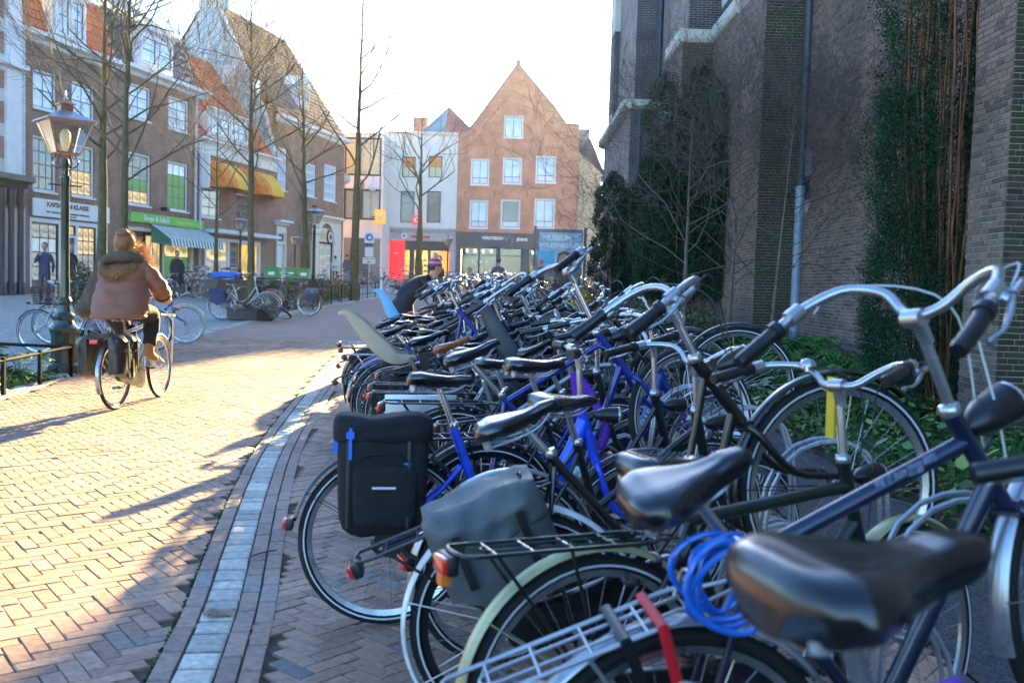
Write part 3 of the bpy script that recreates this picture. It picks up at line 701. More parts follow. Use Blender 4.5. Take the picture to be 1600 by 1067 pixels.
# --- C: small house with red roof and orange awnings
h = fhouse('town_house', 'small brick house with bright red tiled roof, twin dormer and orange awnings', 9.3); q = W(9.3)
ops = [(q(9.7), q(11.4), 4.25, 5.7), (q(13.0), q(14.6), 4.35, 5.7), (q(10.0), q(15.6), .9, 3.3)]
h.wall(0, q(17.28), .3, 7.4, ops, br_brown2)
h.b('fascia', MB().box(.02, q(17.2), -.12, -.002, 7.25, 7.75), offwhite, ang=0)
h.cornice(-.1, q(17.2), 7.75, .25, .35)
h.window(*ops[0], 2, 3, p_dark); h.window(*ops[1], 2, 3, p_dark)
h.tiles(0, q(17.26), -.1, 7.95, 4.0, 13.3, tile_red, .26, .34)
dormer(h, q(10.2), q(14.0), 8.15, 9.35, 1.5, 2, 2, False)
h.b('canopy', MB().box(q(9.9), q(16.3), -.9, -.01, 3.5, 3.68), mat('grey_white_metal', (.6, .62, .62), .5), ang=0)
h.b('shop_frame', MB().box(q(10.0), q(10.15), -.02, .12, .9, 3.3).box(q(12.2), q(12.35), -.02, .12, .9, 3.3).box(q(15.45), q(15.6), -.02, .12, .9, 3.3).box(q(10.15), q(15.45), -.02, .12, 3.15, 3.3), white, ang=0)
h.window(q(10.15), q(12.2), 1.2, 3.15, 1, 2, p_shop, white, white, y=.03, fw=.04, pms=[p_shop, p_warm]); h.window(q(13.5), q(15.4), 1.2, 3.15, 2, 1, emis('orange_lit_glass', (1, .55, .05), 0.231, (.5, .3, .1), 3), white, white, y=.03, fw=.04)
h.door(q(12.5), q(13.3), .9, 2.9, mat('grey_blue_door', (.12, .2, .24), .5), .4)
or1 = mat('orange_canvas', (.75, .2, .02), .8); or2 = mat('yellow_canvas', (.85, .42, .03), .8)
for (a, b_) in ((q(9.85), q(13.1)), (q(13.3), q(16.9))):
    mb = MB(); rings = []; k = 9
    for i in range(13):
        th = math.pi*i/12; mb_x = (a+b_)/2-(b_-a)/2*math.cos(th)
    prof = [(-.02, 7.02), (-.35, 6.9), (-.75, 6.6), (-1.05, 6.2), (-1.2, 5.72)]
    n = 8
    for j in range(len(prof)-1):
        for i in range(n):
            u0, u1 = i/n, (i+1)/n
            def pt(u, j):
                y, z = prof[j]; s_ = min(1, max(0, (min(u, 1-u))*6.0)); s_ = s_ if j else 1
                k_ = math.sin(min(1, min(u, 1-u)*5)*math.pi/2); return (a+(b_-a)*u, y*(k_ if j else 1)-.01, z)
            mb.m = 0 if u0 < .28 else 1
            mb.quad(pt(u0, j), pt(u1, j), pt(u1, j+1), pt(u0, j+1))
    h.b('awning', mb, [or1, or2])
h.pipe(.1, 1, 7.4); h.b('banner', MB().box(q(9.45), q(9.6), -.5, -.06, 5.6, 7.2), white, ang=0)

# --- D: big house with brown roof and pale blue plastered gable
h = fhouse('gabled_house', 'large brick house with pale blue plastered gable, chimney and steep brown roof', 17.3); q = W(17.3)
ops = [(q(17.35)+.12, q(18.6), 6.35, 8.7), (q(20.9), q(22.5), 6.35, 8.3), (q(23.7), q(25.6), 6.35, 8.6), (q(16.9)+.6, q(18.5)+.1, 1.1, 4.3), (q(22.6), q(25.4), 1.3, 4.6)]
h.wall(0, q(26.8), .5, 10.4, ops, br_brown2)
for o in ops[:3]: h.window(*o, 3, 4, p_sky, white, white, sw=.05)
h.b('side_wall', MB().prism([(.02, .3), (.02, 8.4), (.73, 10.75), (3.45, 16.2), (3.35, 20), (4.65, 20), (4.65, 16.1), (5.75, 14.4), (8.2, 9.3), (8.2, .3)], 'x', -.3, -.01), bluewash, ang=0)
h.b('verge', MB().tube([(-.15, -.02, 8.4), (-.15, .7, 10.8), (-.15, 3.42, 16.25)], .09, 6), white)
h.b('chimney', MB().box(-.32, .5, 3.3, 4.7, 16.3, 20.5), mat('chimney_render', (.5, .56, .56), .9, var=.3, scale=1), ang=0)
x = MB()
x.tube([(-.33, 3.5, 16.9), (-.33, 4.4, 18.6)], .03, 5); x.tube([(-.33, 4.4, 16.9), (-.33, 3.5, 18.6)], .03, 5); x.tube([(-.33, 3.0, 14.4), (-.33, 3.15, 15.6)], .03, 5); x.tube([(-.33, 4.6, 14.4), (-.33, 4.75, 15.6)], .03, 5)
h.b('wall_anchor', x, darkpaint)
gw = MB().box(-.36, -.31, 2.4, 3.15, 12.0, 13.1); h.b('gable_window_frame', gw, white, ang=0)
h.b('gable_window_pane', MB().box(-.375, -.362, 2.5, 2.76, 12.1, 13.0).box(-.375, -.362, 2.8, 3.05, 12.1, 13.0), p_sky, ang=0)
h.tiles(.02, q(26.8), -.15, 10.45, 4.4, 17.0, tile_brown, .26, .34)
h.b('back_roof', MB().quad((.02, 4.4, 17.0), (q(26.8), 4.4, 17.0), (q(26.8), 9, 10.4), (.02, 9, 10.4)), tile_brown)
h.b('end_gable', MB().prism([(.02, 10.3), (4.4, 16.9), (8, 10.3)], 'x', q(26.75), q(26.82)), br_brown2, ang=0)
h.cornice(-.05, q(26.9), 10.05, .42, .4)
h.b('dormer', MB().box(q(21.2), q(22.6), .6, 2.6, 11.6, 12.9), mat('pale_blue_dormer', (.45, .55, .65), .7), ang=0)
h.window(q(21.3), q(22.5), 11.75, 12.75, 2, 2, p_sky, y=.5, sill=False); h.b('dormer_roof', MB().prism([(q(21.1), 12.9), (q(22.7), 12.9), (q(21.9), 13.6)], 'y', .45, 3.2), white, ang=0)
h.b('door_frame', MB().box(q(17.4)-.0, q(17.55), -.06, .1, 1.1, 4.3).box(q(18.45), q(18.6), -.06, .1, 1.1, 4.3).box(q(17.55), q(18.45), -.06, .1, 3.95, 4.3).box(q(17.55), q(18.45), -.03, .1, 3.3, 3.42), mat('cream_paint', (.72, .66, .5), .6), ang=0)
h.door(q(17.55), q(18.45), 1.15, 3.3, white); h.window(q(17.58), q(18.42), 3.42, 3.94, 1, 1, p_dark, sill=False, fw=.06, y=.0)
h.cornice(q(17.2), q(18.8), 4.35, .3, .4)
arch = MB(); cx = q(24.0); rr = 1.15
pts = [(q(22.0), 1.1), (q(22.0), 5.0), (q(26.2), 5.0), (q(26.2), 1.1)]
ring = [(cx+rr*math.cos(a), 3.75+rr*math.sin(a)) for a in [math.pi*i/12 for i in range(13)]]
out = [(q(26.2), 3.75), (q(26.2), 5.0), (q(22.0), 5.0), (q(22.0), 3.75)]
for i in range(12):
    a, b_ = ring[i], ring[i+1]
    def proj_(p):
        dx, dz = p[0]-cx, p[1]-3.75; k = min((q(26.2)-cx)/max(1e-6, abs(dx)) if abs(dx) > 1e-6 else 9, 1.25/max(1e-6, dz) if dz > 1e-6 else 9); return (cx+dx*k, 3.75+dz*k)
    c_, d_ = proj_(b_), proj_(a)
    for y_ in (-.14,): arch.quad((a[0], y_, a[1]), (b_[0], y_, b_[1]), (c_[0], y_, c_[1]), (d_[0], y_, d_[1]))
    arch.quad((a[0], -.14, a[1]), (a[0], .1, a[1]), (b_[0], .1, b_[1]), (b_[0], -.14, b_[1]))
arch.box(q(22.0), cx-rr, -.14, -.002, 1.1, 3.75).box(cx+rr, q(26.2), -.14, -.002, 1.1, 3.75)
h.b('shop_arch', arch, mat('cream_paint', (1, 1, 1))); h.cornice(q(21.9), q(26.3), 5.0, .35, .35, mat('cream_paint', (1, 1, 1)))
h.window(q(22.85), q(24.4), 1.5, 3.6, 2, 3, p_shop, white, white, y=.05, sill=False); h.door(q(24.45), q(25.1), 1.35, 3.6, white, .3, p_shop)
h.b('fanlight', MB().poly([(p[0], .08, p[1]) for p in ring]), p_shop, ang=0)
ms = MB().lathe([(.42, -.08), (.42, 0)], 20, axis='y').build('round_sign', darkpaint, h.root, (cx+.2, -.2, 4.05-h.gz))
MB().lathe([(.34, -.095), (.34, -.082)], 20, axis='y').build('sign_disc', white, ms); MB().poly([(-.2, -.1, -.02), (-.12, -.1, .12), (-.05, -.1, .16), (-.05, -.1, .26), (.05, -.1, .26), (.05, -.1, .16), (.12, -.1, .12), (.2, -.1, -.02), (0, -.1, -.24)]).build('emblem', darkpaint, ms, ang=0)
h.pipe(q(20.6), 1.1, 10.2)

# --- E: modern infill
gE = G(67); h = House('modern_building', 'narrow white modern building with tall black framed windows and grey doors', 'building', -12.6, 67, 0); ox = 12.6
X = lambda x: x+12.6
h.wall(0, X(-9.82)+.6, 1.0, 11.6, [(X(-11.95), X(-9.4)+.0, 5.6, 11.25), (X(-11.9), X(-9.35), 1.2, 4.35)], offwhite)
h.window(X(-11.95), X(-10.95), 8.65, 11.25, 1, 1, p_warm, darkpaint, darkpaint, y=.0, fw=.09, sill=False, pms=[mat('curtained_yellow_glass', (.55, .5, .3), .15)]); h.window(X(-10.95), X(-9.4), 8.65, 11.25, 2, 1, p_sky, darkpaint, darkpaint, y=0, fw=.09, sill=False, pms=[mat('curtained_yellow_glass', (1, 1, 1))])
h.b('spandrel', MB().box(X(-11.86), X(-9.5), .0, .1, 7.75, 8.62), white, ang=0)
h.window(X(-11.95), X(-10.75), 5.62, 7.72, 1, 1, p_dark, darkpaint, darkpaint, y=.0, fw=.09, sill=False, pms=[mat('curtained_grey_glass', (.3, .36, .33), .15)]); h.window(X(-10.75), X(-9.4), 5.62, 7.72, 2, 1, p_dark, darkpaint, darkpaint, y=.0, fw=.09, sill=False, pms=[mat('curtained_grey_glass', (1, 1, 1))])
gd = mat('grey_panel', (.22, .22, .21), .6)
for (a, b_, m_) in ((-11.9, -11.05, gd), (-11.03, -10.9, darkpaint), (-10.88, -10.05, mat('dark_slate_door', (.07, .1, .11), .5)), (-10.03, -9.37, gd)): h.b('panel', MB().box(X(a), X(b_), .02, .1, 1.2, 4.33), m_, ang=0)
h.b('fascia', MB().box(0, X(-9.3), -.03, -.001, 4.36, 4.5), white, ang=0)

# --- F: white building with the phone shop
h = House('white_building', 'white rendered building with blue and red hipped roof above a red phone shop', 'building', -9.85, 71, 0); X = lambda x: x+9.85
ops = [(X(-8.45), X(-7.45), 9.05, 10.55), (X(-6.5), X(-5.48), 9.1, 10.65), (X(-8.5), X(-7.46), 5.75, 8.05), (X(-6.55), X(-5.53), 5.8, 8.1), (X(-9.4), X(-4.8), 1.2, 4.45)]
h.wall(0, X(-4.37), 1.0, 12.2, ops, offwhite)
for o in ops[:2]: h.window(*o, 2, 2, None, darkpaint, darkpaint, fw=.04, sill=False, pms=[mat('curtained_yellow_glass', (1, 1, 1)), emis('amber_glass', (1, .45, .12), 0.116, (.3, .15, .05), 2)])
for o in ops[2:4]: h.window(*o, 1, 2, p_dark, darkpaint, darkpaint, fw=.05, sill=False, mid=.62)
h.cornice(0, X(-4.38), 5.05, .35, .3, mat('grey_stone_ledge', (.5, .5, .48), .8)); h.cornice(-.05, X(-4.35), 12.1, .25, .25)
h.b('shop_surround', MB().box(0.02, X(-9.4), -.05, -.002, 1.2, 5.05).box(X(-4.8), X(-4.4), -.05, -.002, 1.2, 5.05).box(X(-9.4), X(-4.8), -.05, -.002, 4.45, 5.05), mat('lilac_grey_stone', (.46, .44, .47), .8), ang=0)
redm = emis('red_shop_panel', (.9, .02, .03), 0.116, (.6, .02, .03)); 
h.b('shop_panel', MB().box(X(-9.38), X(-8.1), .03, .1, 1.2, 4.43), redm, ang=0)
h.b('transom', MB().box(X(-8.1), X(-4.82), .03, .1, 3.75, 4.43).box(X(-7.75), X(-7.4), .02, .12, 1.2, 3.75).box(X(-6.4), X(-6.2), .02, .12, 1.2, 3.75), darkpaint, ang=0)
lit = emis('lit_yellow_interior', (1, .6, .12), 0.363, (.5, .3, .1), 5)
for (a, b_) in ((-8.08, -7.77), (-7.38, -6.42), (-6.18, -5.5)):
    g_ = MB().box(X(a), X(b_), .16, .2, 2.0, 3.73); h.b('pane', g_, lit, ang=0); sh = MB()
    for k in range(5):
        sh.box(X(a)+.02, X(b_)-.02, .1, .155, 1.35+k*.4, 1.39+k*.4)
        for j in range(3): sh.box(X(a)+.05+(b_-a)*j/3, X(a)+(b_-a)*(j+.7)/3, .11, .15, 1.39+k*.4, 1.39+k*.4+.16)
    h.b('shelving', sh, mat('brown_shelving', (.3, .17, .08), .6), ang=0)
h.b('poster', MB().box(X(-5.48), X(-4.82), .08, .12, 1.4, 4.1), emis('orange_poster', (1, .3, .05), 0.165, (.6, .2, .05)), ang=0)
h.text('vodafone', X(-6.95), 4.76, .36, mat('sign_red', (.7, .02, .03), .5), y=-.1, bold=.02)
lg = MB().lathe([(.24, -.06), (.24, 0)], 20, axis='y').build('round_logo', white, h.root, (X(-8.15), -.08, 4.78-h.gz)); MB().lathe([(.09, -.02), (.09, 0)], 12, axis='y').tube([(0, -.01, 0), (.08, -.01, .14)], [.06, .01], 6).build('logo_mark', mat('sign_red', (1, 1, 1)), lg, (0, -.07, -.02))
h.text('vodafone', X(-8.75), 3.5, .1, white, y=.02, bold=.004)
hs = MB().box(X(-7.5), X(-6.95), -.55, -.45, 5.6, 6.25); h.b('hanging_sign', hs, emis('lit_red_sign', (.9, .05, .04), 0.165, (.7, .05, .05)), ang=0); text_mesh('lettering', 'O', .5, white, h.root, (X(-7.22), -.56, 5.92-h.gz), ext=.004, bold=.03)
rf = MB(); rf.add([(X(-8.3), 4.2, 12.3), (X(-5.45), .3, 12.3), (X(-5.4), 4.0, 15.0)], [(0, 1, 2)]); h.b('roof', rf, mat('blue_glazed_roof', (.1, .24, .28), .4, bump=.6, bscale=8), ang=0)
rf = MB(); rf.add([(X(-5.45), .3, 12.3), (X(-2.6), 3.2, 12.3), (X(-5.4), 4.0, 15.0)], [(0, 1, 2)]); h.b('roof', rf, mat('pink_red_roof', (.45, .16, .13), .7, bump=.6, bscale=8), ang=0)
h.b('chimney', MB().box(X(-8.2), X(-7.1), 4.5, 5.3, 12.2, 14.2), br_red, ang=0)

# --- G: salmon brick gable with the jeans shop
h = House('gabled_house', 'tall salmon brick gabled house with white windows above a dark jeans shop', 'house', -4.35, 71, 0); X = lambda x: x+4.35
h.D = 16
tops = [(X(-1.06), X(.35), 12.15, 13.75)]
w2 = [(X(-3.4), X(-2.03), 8.65, 10.55), (X(-1.06), X(.36), 8.8, 10.7), (X(1.35), X(2.85), 8.95, 10.9)]
w1 = [(X(-3.41), X(-2.04), 5.5, 7.55), (X(-1.11), X(.32), 5.55, 7.65), (X(1.35), X(2.87), 5.6, 7.8)]
h.wall(0, X(4.48), 1.0, 12.0, w2+w1+[(X(-3.97), X(2.0), 1.2, 4.1)], br_pink, back=False)
h.b('back_wall', MB().box(.01, X(4.46), .24, 16, 4.2, 11.98), br_pink, ang=0); h.b('back_wall', MB().box(X(2.1), X(4.46), .24, 16, 1.0, 4.19), br_pink, ang=0)
gpts = [(0.02, 12.0), (0.02, 12.42), (.62, 12.5), (1.1, 13.0), (X(-.14), 17.45), (X(2.6), 14.35), (X(3.45), 13.2), (X(4.46), 13.15), (X(4.46), 12.0)]
# gable built as strips round its window
gm = MB()
def gtop(x):
    return float(np.interp(x, [p[0] for p in gpts[1:-1]], [p[1] for p in gpts[1:-1]]))
xs = sorted({0.02, .3, .62, 1.1, 2, 2.6, X(-1.06), X(-.6), X(-.14), X(.35), X(1.0), X(1.8), X(2.6), X(3.45), X(3.9), X(4.46)})
for a, b_ in zip(xs[:-1], xs[1:]):
    m_ = (a+b_)/2
    if tops[0][0] < m_ < tops[0][1]:
        gm.quad((a, 0, 12), (b_, 0, 12), (b_, 0, 12.15), (a, 0, 12.15)); gm.quad((a, 0, 13.75), (b_, 0, 13.75), (b_, 0, gtop(b_)), (a, 0, gtop(a)))
    else: gm.quad((a, 0, 12), (b_, 0, 12), (b_, 0, gtop(b_)), (a, 0, gtop(a)))
gm.quad((tops[0][0], 0, 12.15), (tops[0][0], .2, 12.15), (tops[0][0], .2, 13.75), (tops[0][0], 0, 13.75)); gm.quad((tops[0][1], 0, 12.15), (tops[0][1], .2, 12.15), (tops[0][1], .2, 13.75), (tops[0][1], 0, 13.75))
h.b('gable', gm, br_pink, ang=0)
h.b('gable_back', MB().prism([(p[0], p[1]-.03) for p in gpts], 'y', .25, .5), br_pink, ang=0)
cop = MB().tube([(0.0, .1, 12.45), (.62, .1, 12.53), (1.1, .1, 13.03), (X(-.14), .1, 17.5), (X(2.6), .1, 14.38), (X(3.45), .1, 13.23), (X(4.48), .1, 13.18)], .13, 6)
h.b('coping', cop, mat('weathered_coping', (.3, .22, .18), .9))
h.b('finial', MB().box(X(-.3), X(.02), -.1, .3, 17.3, 17.75), mat('weathered_coping', (1, 1, 1)), ang=0)
h.b('roof', MB().quad((.7, .5, 12.4), (X(-.14), .5, 17.3), (X(-.14), 16, 17.3), (.7, 16, 12.4)).quad((X(-.14), .5, 17.3), (X(3.9), .5, 12.8), (X(3.9), 16, 12.8), (X(-.14), 16, 17.3)), mat('slate_roof', (1, 1, 1)))
h.b('string_course', MB().tube([(X(-4), -.03, 11.3), (X(-3.0), -.03, 12.0), (X(-2.2), -.03, 13.4), (X(-1.0), -.03, 14.9)], .05, 5).tube([(X(3.7), -.03, 11.7), (X(2.8), -.03, 12.3), (X(1.9), -.03, 13.5), (X(.8), -.03, 15.0)], .05, 5), br_pink)
h.window(*tops[0], 2, 1, p_sky)
for o in w2: h.window(o[0], o[1], o[2], o[3], 2, 2, p_sky, mid=.25, fw=.13, pms=[white, p_sky])
for i, o in enumerate(w1): h.window(*o, 2 if i != 1 else 1, 2, mid=.22, fw=.13, pms=[white, p_sky if i != 1 else p_dark])
h.anchors([(X(-3.7), 11.0), (X(-2.2)-.02+.6, 11.1), (X(.9), 11.3), (X(3.3), 11.4), (X(-3.75), 7.9), (X(-1.6), 8.0), (X(.8), 8.1), (X(3.4), 8.2), (X(-1.5), 14.3), (X(1.1), 14.4)])
anth = mat('anthracite_fascia', (.075, .095, .115), .6)
h.b('fascia', MB().box(X(-4.3), X(2.1), -.22, -.004, 4.15, 5.2).box(X(-4.3), X(-3.97), -.15, -.004, 1.3, 4.15).box(X(-1.3), X(-1.12), -.1, .12, 1.3, 4.1).box(X(.55), X(1.0), -.15, .12, 1.3, 4.1).box(X(1.95), X(2.1), -.15, -.004, 1.3, 4.15), anth, ang=0)
h.text('VERSTEEGH', X(-1.65), 4.78, .3, white, y=-.24, bold=.012); h.text('JEANS', X(.52), 4.74, .3, white, y=-.24, bold=.012); h.text('V', X(-.65), 4.72, .62, mat('dim_grey_letter', (.2, .24, .27), .5), y=-.235); h.text('J', X(-.2), 4.68, .62, mat('dim_grey_letter', (1, 1, 1)), y=-.235)
inside = mat('shop_interior', (.03, .04, .042), .8, var=.5, scale=2)
h.b('shop_interior', MB().box(X(-3.95), X(1.97), 1.6, 1.7, 1.3, 4.1).box(X(-3.95), X(1.97), .2, 1.6, 1.28, 1.33).box(X(-3.95), X(1.97), .2, 1.6, 4.05, 4.1), inside, ang=0)
for (a, b_) in ((-3.9, -2.65), (-2.6, -1.32), (-1.1, .53), (1.02, 1.93)):
    f_ = MB().box(X(a), X(a)+.05, .1, .16, 1.35, 4.08).box(X(b_)-.05, X(b_), .1, .16, 1.35, 4.08).box(X(a)+.05, X(b_)-.05, .1, .16, 3.5, 3.56).box(X(a)+.05, X(b_)-.05, .1, .16, 1.35, 1.45)
    w_ = h.b('shop_window', f_, anth, ang=0)
    MB().box(X(a)+.05, X(b_)-.05, .125, .131, 1.45-h.gz, 4.05-h.gz).build('pane', glass('thin_shop_glass'), w_, ang=0)
sp = MB()
for x in (-3.6, -3.0, -2.4, -1.8, 1.3, 1.6): sp.box(X(x), X(x)+.12, .5, .62, 3.75, 3.95)
h.b('ceiling_spot', sp, emis('spot_lamp', (1, .95, .8), 0.99), ang=0)
mann = [(-3.1, (.02, .025, .03)), (-2.5, (.05, .05, .06)), (-2.1, (.12, .1, .1)), (1.45, (.2, .5, .3))]
skinm = mat('mannequin_skin', (.62, .45, .3), .5)
def mannequin(x, c, i):
    r_ = thing('mannequin', ['mannequin in black jacket, leftmost in the jeans shop window', 'mannequin in dark grey top, middle one of the three left window mannequins',
        'mannequin in brown top beside the jeans shop doorway', 'mannequin in pale green shirt in the right jeans shop window'][i], 'mannequin', (x, 71.75, 1.33+.55), 0, 'mannequins in the jeans shop')
    MB().lathe([(.16, 0), (.17, .35), (.13, .55), (.21, .85), (.19, .98), (.06, 1.03)], 12).build('clothes', mat('mannequin_cloth_%d' % i, c, .8), r_)
    MB().lathe([(.05, 1.0), (.055, 1.06), (.095, 1.15), (.1, 1.22), (.07, 1.3), (.01, 1.32)], 10).build('head', skinm, r_)
    a_ = MB()
    for s_ in (-1, 1): a_.tube([(s_*.2, 0, .93), (s_*.27, -.03, .62), (s_*.22, -.1, .38)], [.06, .05, .035], 8)
    a_.build('arm', bpy.data.materials['mannequin_cloth_%d' % i], r_)
for i, (x, c) in enumerate(mann): mannequin(x, c, i)
# lower wing right of it, the sun's warm glow put into its render colour
h = House('side_house', 'cream rendered low house with sloping dark roof right of the salmon gable', 'house', 4.5, 71.2, 0); X = lambda x: x-4.5
h.b('wall', MB().prism([(.01, 1.0), (.01, 11.3), (X(6.2), 9.8), (X(6.2), 1.0)], 'y', 0, 9), mat('warm_cream_render', (.62, .45, .27), .85, var=.1, scale=1.2, bump=.3), ang=0)
h.b('roof', MB().prism([(.0, 11.35), (X(5.2), 12.4), (X(5.35), 12.3), (X(6.6), 9.55), (X(6.4), 9.5), (.0, 11.2)], 'y', .3, 9), mat('slate_roof', (1, 1, 1)), ang=0)
h.b('dormer', MB().box(.05, X(5.3), .8, 2.5, 11.4, 13.1), mat('grey_blue_cladding', (.2, .27, .33), .6), ang=0)
h.b('gutter', MB().tube([(X(6.1), -.1, 9.65), (X(6.7), -.1, 9.5)], .07, 6), mat('pale_pipe', (1, 1, 1)))
# distant block closing the gap beside the church
h = House('white_building', 'plain pale house front glimpsed between the side house and the church', 'building', 6.8, 84, 0)
h.wall(0, 8, 1, 9.0, [(1, 2.2, 5, 7), (3, 4.2, 5, 7)], offwhite); h.window(1, 2.2, 5, 7); h.window(3, 4.2, 5, 7)
# ---------------------------------------------------------------- trees and garden
bark = mat('mossy_bark', (.085, .08, .038), .9, var=.35, scale=7, bump=.8, bscale=40)
bark2 = mat('grey_bark', (.16, .13, .1), .9, var=.3, scale=9, bump=.6, bscale=50)
twig_m = mat('twig_bark', (.1, .075, .06), .85)
gold_leaf = mat('dry_gold_leaf', (.5, .33, .1), .7, var=.3)
def leaf_mat(name, cols, trans=.25, rough=.5):
    m = ramp_mat(name, cols, 'attr', rough, 3, 0); p = m.node_tree.nodes['Principled BSDF']
    p.inputs['Specular IOR Level'].default_value = .2
    return m
yew_m = leaf_mat('yew_needles', [(0, (.008, .028, .012)), (.5, (.018, .06, .026)), (.85, (.035, .1, .042)), (1, (.07, .15, .06))], rough=.75)
fern_m = leaf_mat('fern_green', [(0, (.03, .1, .02)), (.6, (.06, .2, .035)), (1, (.12, .3, .05))])
herb_m = leaf_mat('herb_leaf', [(0, (.02, .06, .012)), (.5, (.045, .14, .022)), (.85, (.1, .24, .035)), (1, (.3, .3, .06))])
dry_m = leaf_mat('dry_hedge_leaf', [(0, (.08, .06, .03)), (.6, (.14, .11, .05)), (1, (.1, .14, .05))])
def quads_obj(name, P, U, V, rv, m, parent=None, loc=None, fold=None):
    "many small leaves: centre P, half axes U and V"
    n = len(P); a = np.stack([P-U*.0-V*.0-U, P-V, P+U, P+V], 1).reshape(-1, 3)
    me = bpy.data.meshes.new(name); me.from_pydata(a.tolist(), [], np.arange(4*n).reshape(-1, 4).tolist()); me.materials.append(m)
    at = me.attributes.new('rnd', 'FLOAT', 'FACE'); at.data.foreach_set('value', rv)
    return link(name, me, parent, loc)
def grow(mb, mb2, p, d, L_, r, lv, rg, spread=.6, up=.25, tips=None, n=(2, 4), gnarl=.12, minr=.004):
    steps = 4; pts = [p]; q = p.copy(); dd = d.copy()
    for i in range(steps):
        dd = (dd+Vector((rg.gauss(0, gnarl), rg.gauss(0, gnarl), rg.gauss(0, gnarl)+up*.12))).normalized(); q = q+dd*L_/steps; pts.append(q.copy())
    rr = [r*(1-.45*i/steps) for i in range(steps+1)]
    (mb if r > .012 else mb2).tube(pts, rr, 7 if r > .03 else (5 if r > .01 else 3), False)
    if tips is not None and lv <= 1: tips.append(q)
    if lv <= 0: return
    for k in range(rg.randint(*n)):
        i = rg.choice([2, 3, 4, 4]) ; b = pts[i]; ax = dd.orthogonal().normalized(); ax.rotate(Matrix.Rotation(rg.uniform(0, 6.28), 3, dd))
        nd = (dd+ax*rg.uniform(.5, 1.2)*spread+Vector((0, 0, up))).normalized()
        grow(mb, mb2, b, nd, L_*rg.uniform(.6, .85), max(minr, rr[i]*rg.uniform(.5, .72)), lv-1, rg, spread, up, tips, n, gnarl, minr)
def tree(label, x, y, h, r, zb, seed, nb=9, spread=.75, lean=(0, 0), levels=3, leaves=0, m=bark, blen=.24, group='bare street trees around the square', minr=.004):
    rg = random.Random(seed); t = thing('bare_tree', label, 'tree', (x, y, G(y)), 0, group); mb, mb2 = MB(), MB(); tips = []
    N = 16; tp = [Vector((lean[0]*(i/N)**1.2*h+rg.gauss(0, .012)*h*.06, lean[1]*i/N*h+rg.gauss(0, .01)*h*.05, h*i/N)) for i in range(N+1)]
    rr = [r*(1.25 if i == 0 else 1)*(1-.93*(max(0, i/N-.25*zb/h)))**1.6*.98+.004 for i in range(N+1)]
    # knobbly trunk
    kn = [q*(1+(.18 if rg.random() < .18 else 0)+rg.uniform(-.04, .06)) for q in rr]
    mb.tube(tp, kn, 12); 
    for k in range(nb):
        f = zb/h+(1-zb/h)*(k/nb)**.9; i = min(N-1, int(f*N)); b = tp[i]+(tp[i+1]-tp[i])*(f*N-i); a = rg.uniform(0, 6.28)+k*2.4
        d = Vector((math.cos(a), math.sin(a), rg.uniform(.45, .9))).normalized()
        L_ = h*blen*(1.1-.65*(f-zb/h)/(1-zb/h)); grow(mb, mb2, b, d, L_, max(.008, min(rr[i]*.6, r*.24)), levels, rg, spread, .3, tips, (2, 4), .22 if m is bark2 else .13, minr)
    tr = mb.build('trunk', m, t, ang=60); mb2.build('twigs', twig_m, t, ang=0, kind='stuff')
    if leaves:
        rs = np.random.RandomState(seed); P = np.array([tips[rs.randint(len(tips))][:] for _ in range(leaves)])+rs.normal(0, .08, (leaves, 3)); U = rs.normal(0, 1, (leaves, 3)); U /= np.linalg.norm(U, axis=1)[:, None]; V = np.cross(U, rs.normal(0, 1, (leaves, 3))); V /= np.linalg.norm(V, axis=1)[:, None]
        o = quads_obj('dry_leaves', P, U*.03, V*.018, rs.rand(leaves), gold_leaf, t); o['kind'] = 'stuff'
    return t
tree('mossy bare tree directly behind the cyclist, tips with a few gold leaves', -7.75, 19, 8.6, .1, 3.0, 3, 30, .6, (.02, 0), 4, 700, blen=.2)
tree('bare tree close to the hairdresser shop front, left of the cyclist', -10.3, 24, 10.5, .135, 3.8, 5, 26, .6, (.01, 0), 4, 700, blen=.2)
t3 = tree('bare tree rising from the round black planter', -6.72, 24.6, 9.2, .1, 3.3, 8, 24, .65, (-.012, 0), 4, 0, blen=.2)
tree('thin bare tree between striped awning and orange awnings', -11.0, 35.5, 7.5, .085, 3.0, 12, 18, .7, (0, 0), 4, 0, blen=.22)
tree('bare tree just left of the taller black street lamp', -7.7, 35.6, 9.5, .14, 3.6, 17, 20, .65, (-.03, 0), 4, 0, blen=.2)
tree('tallest bare tree, thin top against the white sky by the modern building', -6.2, 37.3, 13.5, .17, 4.3, 23, 14, .7, (.012, 0), 3, 0, blen=.2)
tree('bare tree before the red phone shop', -5.35, 54, 9.8, .2, 4.2, 29, 14, .9, (.0, 0), 3, 0, blen=.3)
pl = thing('tree_planter', 'low round black metal planter under the bare tree', 'planter', (-6.72, 24.6, G(24.6)))
MB().lathe([(.56, 0), (.6, .02), (.61, .26), (.63, .28), (.63, .31), (.58, .31), (.56, .24), (.02, .24)], 12).build('tub', mat('blue_black_metal', (.03, .04, .055), .35, .3), pl, ang=20)
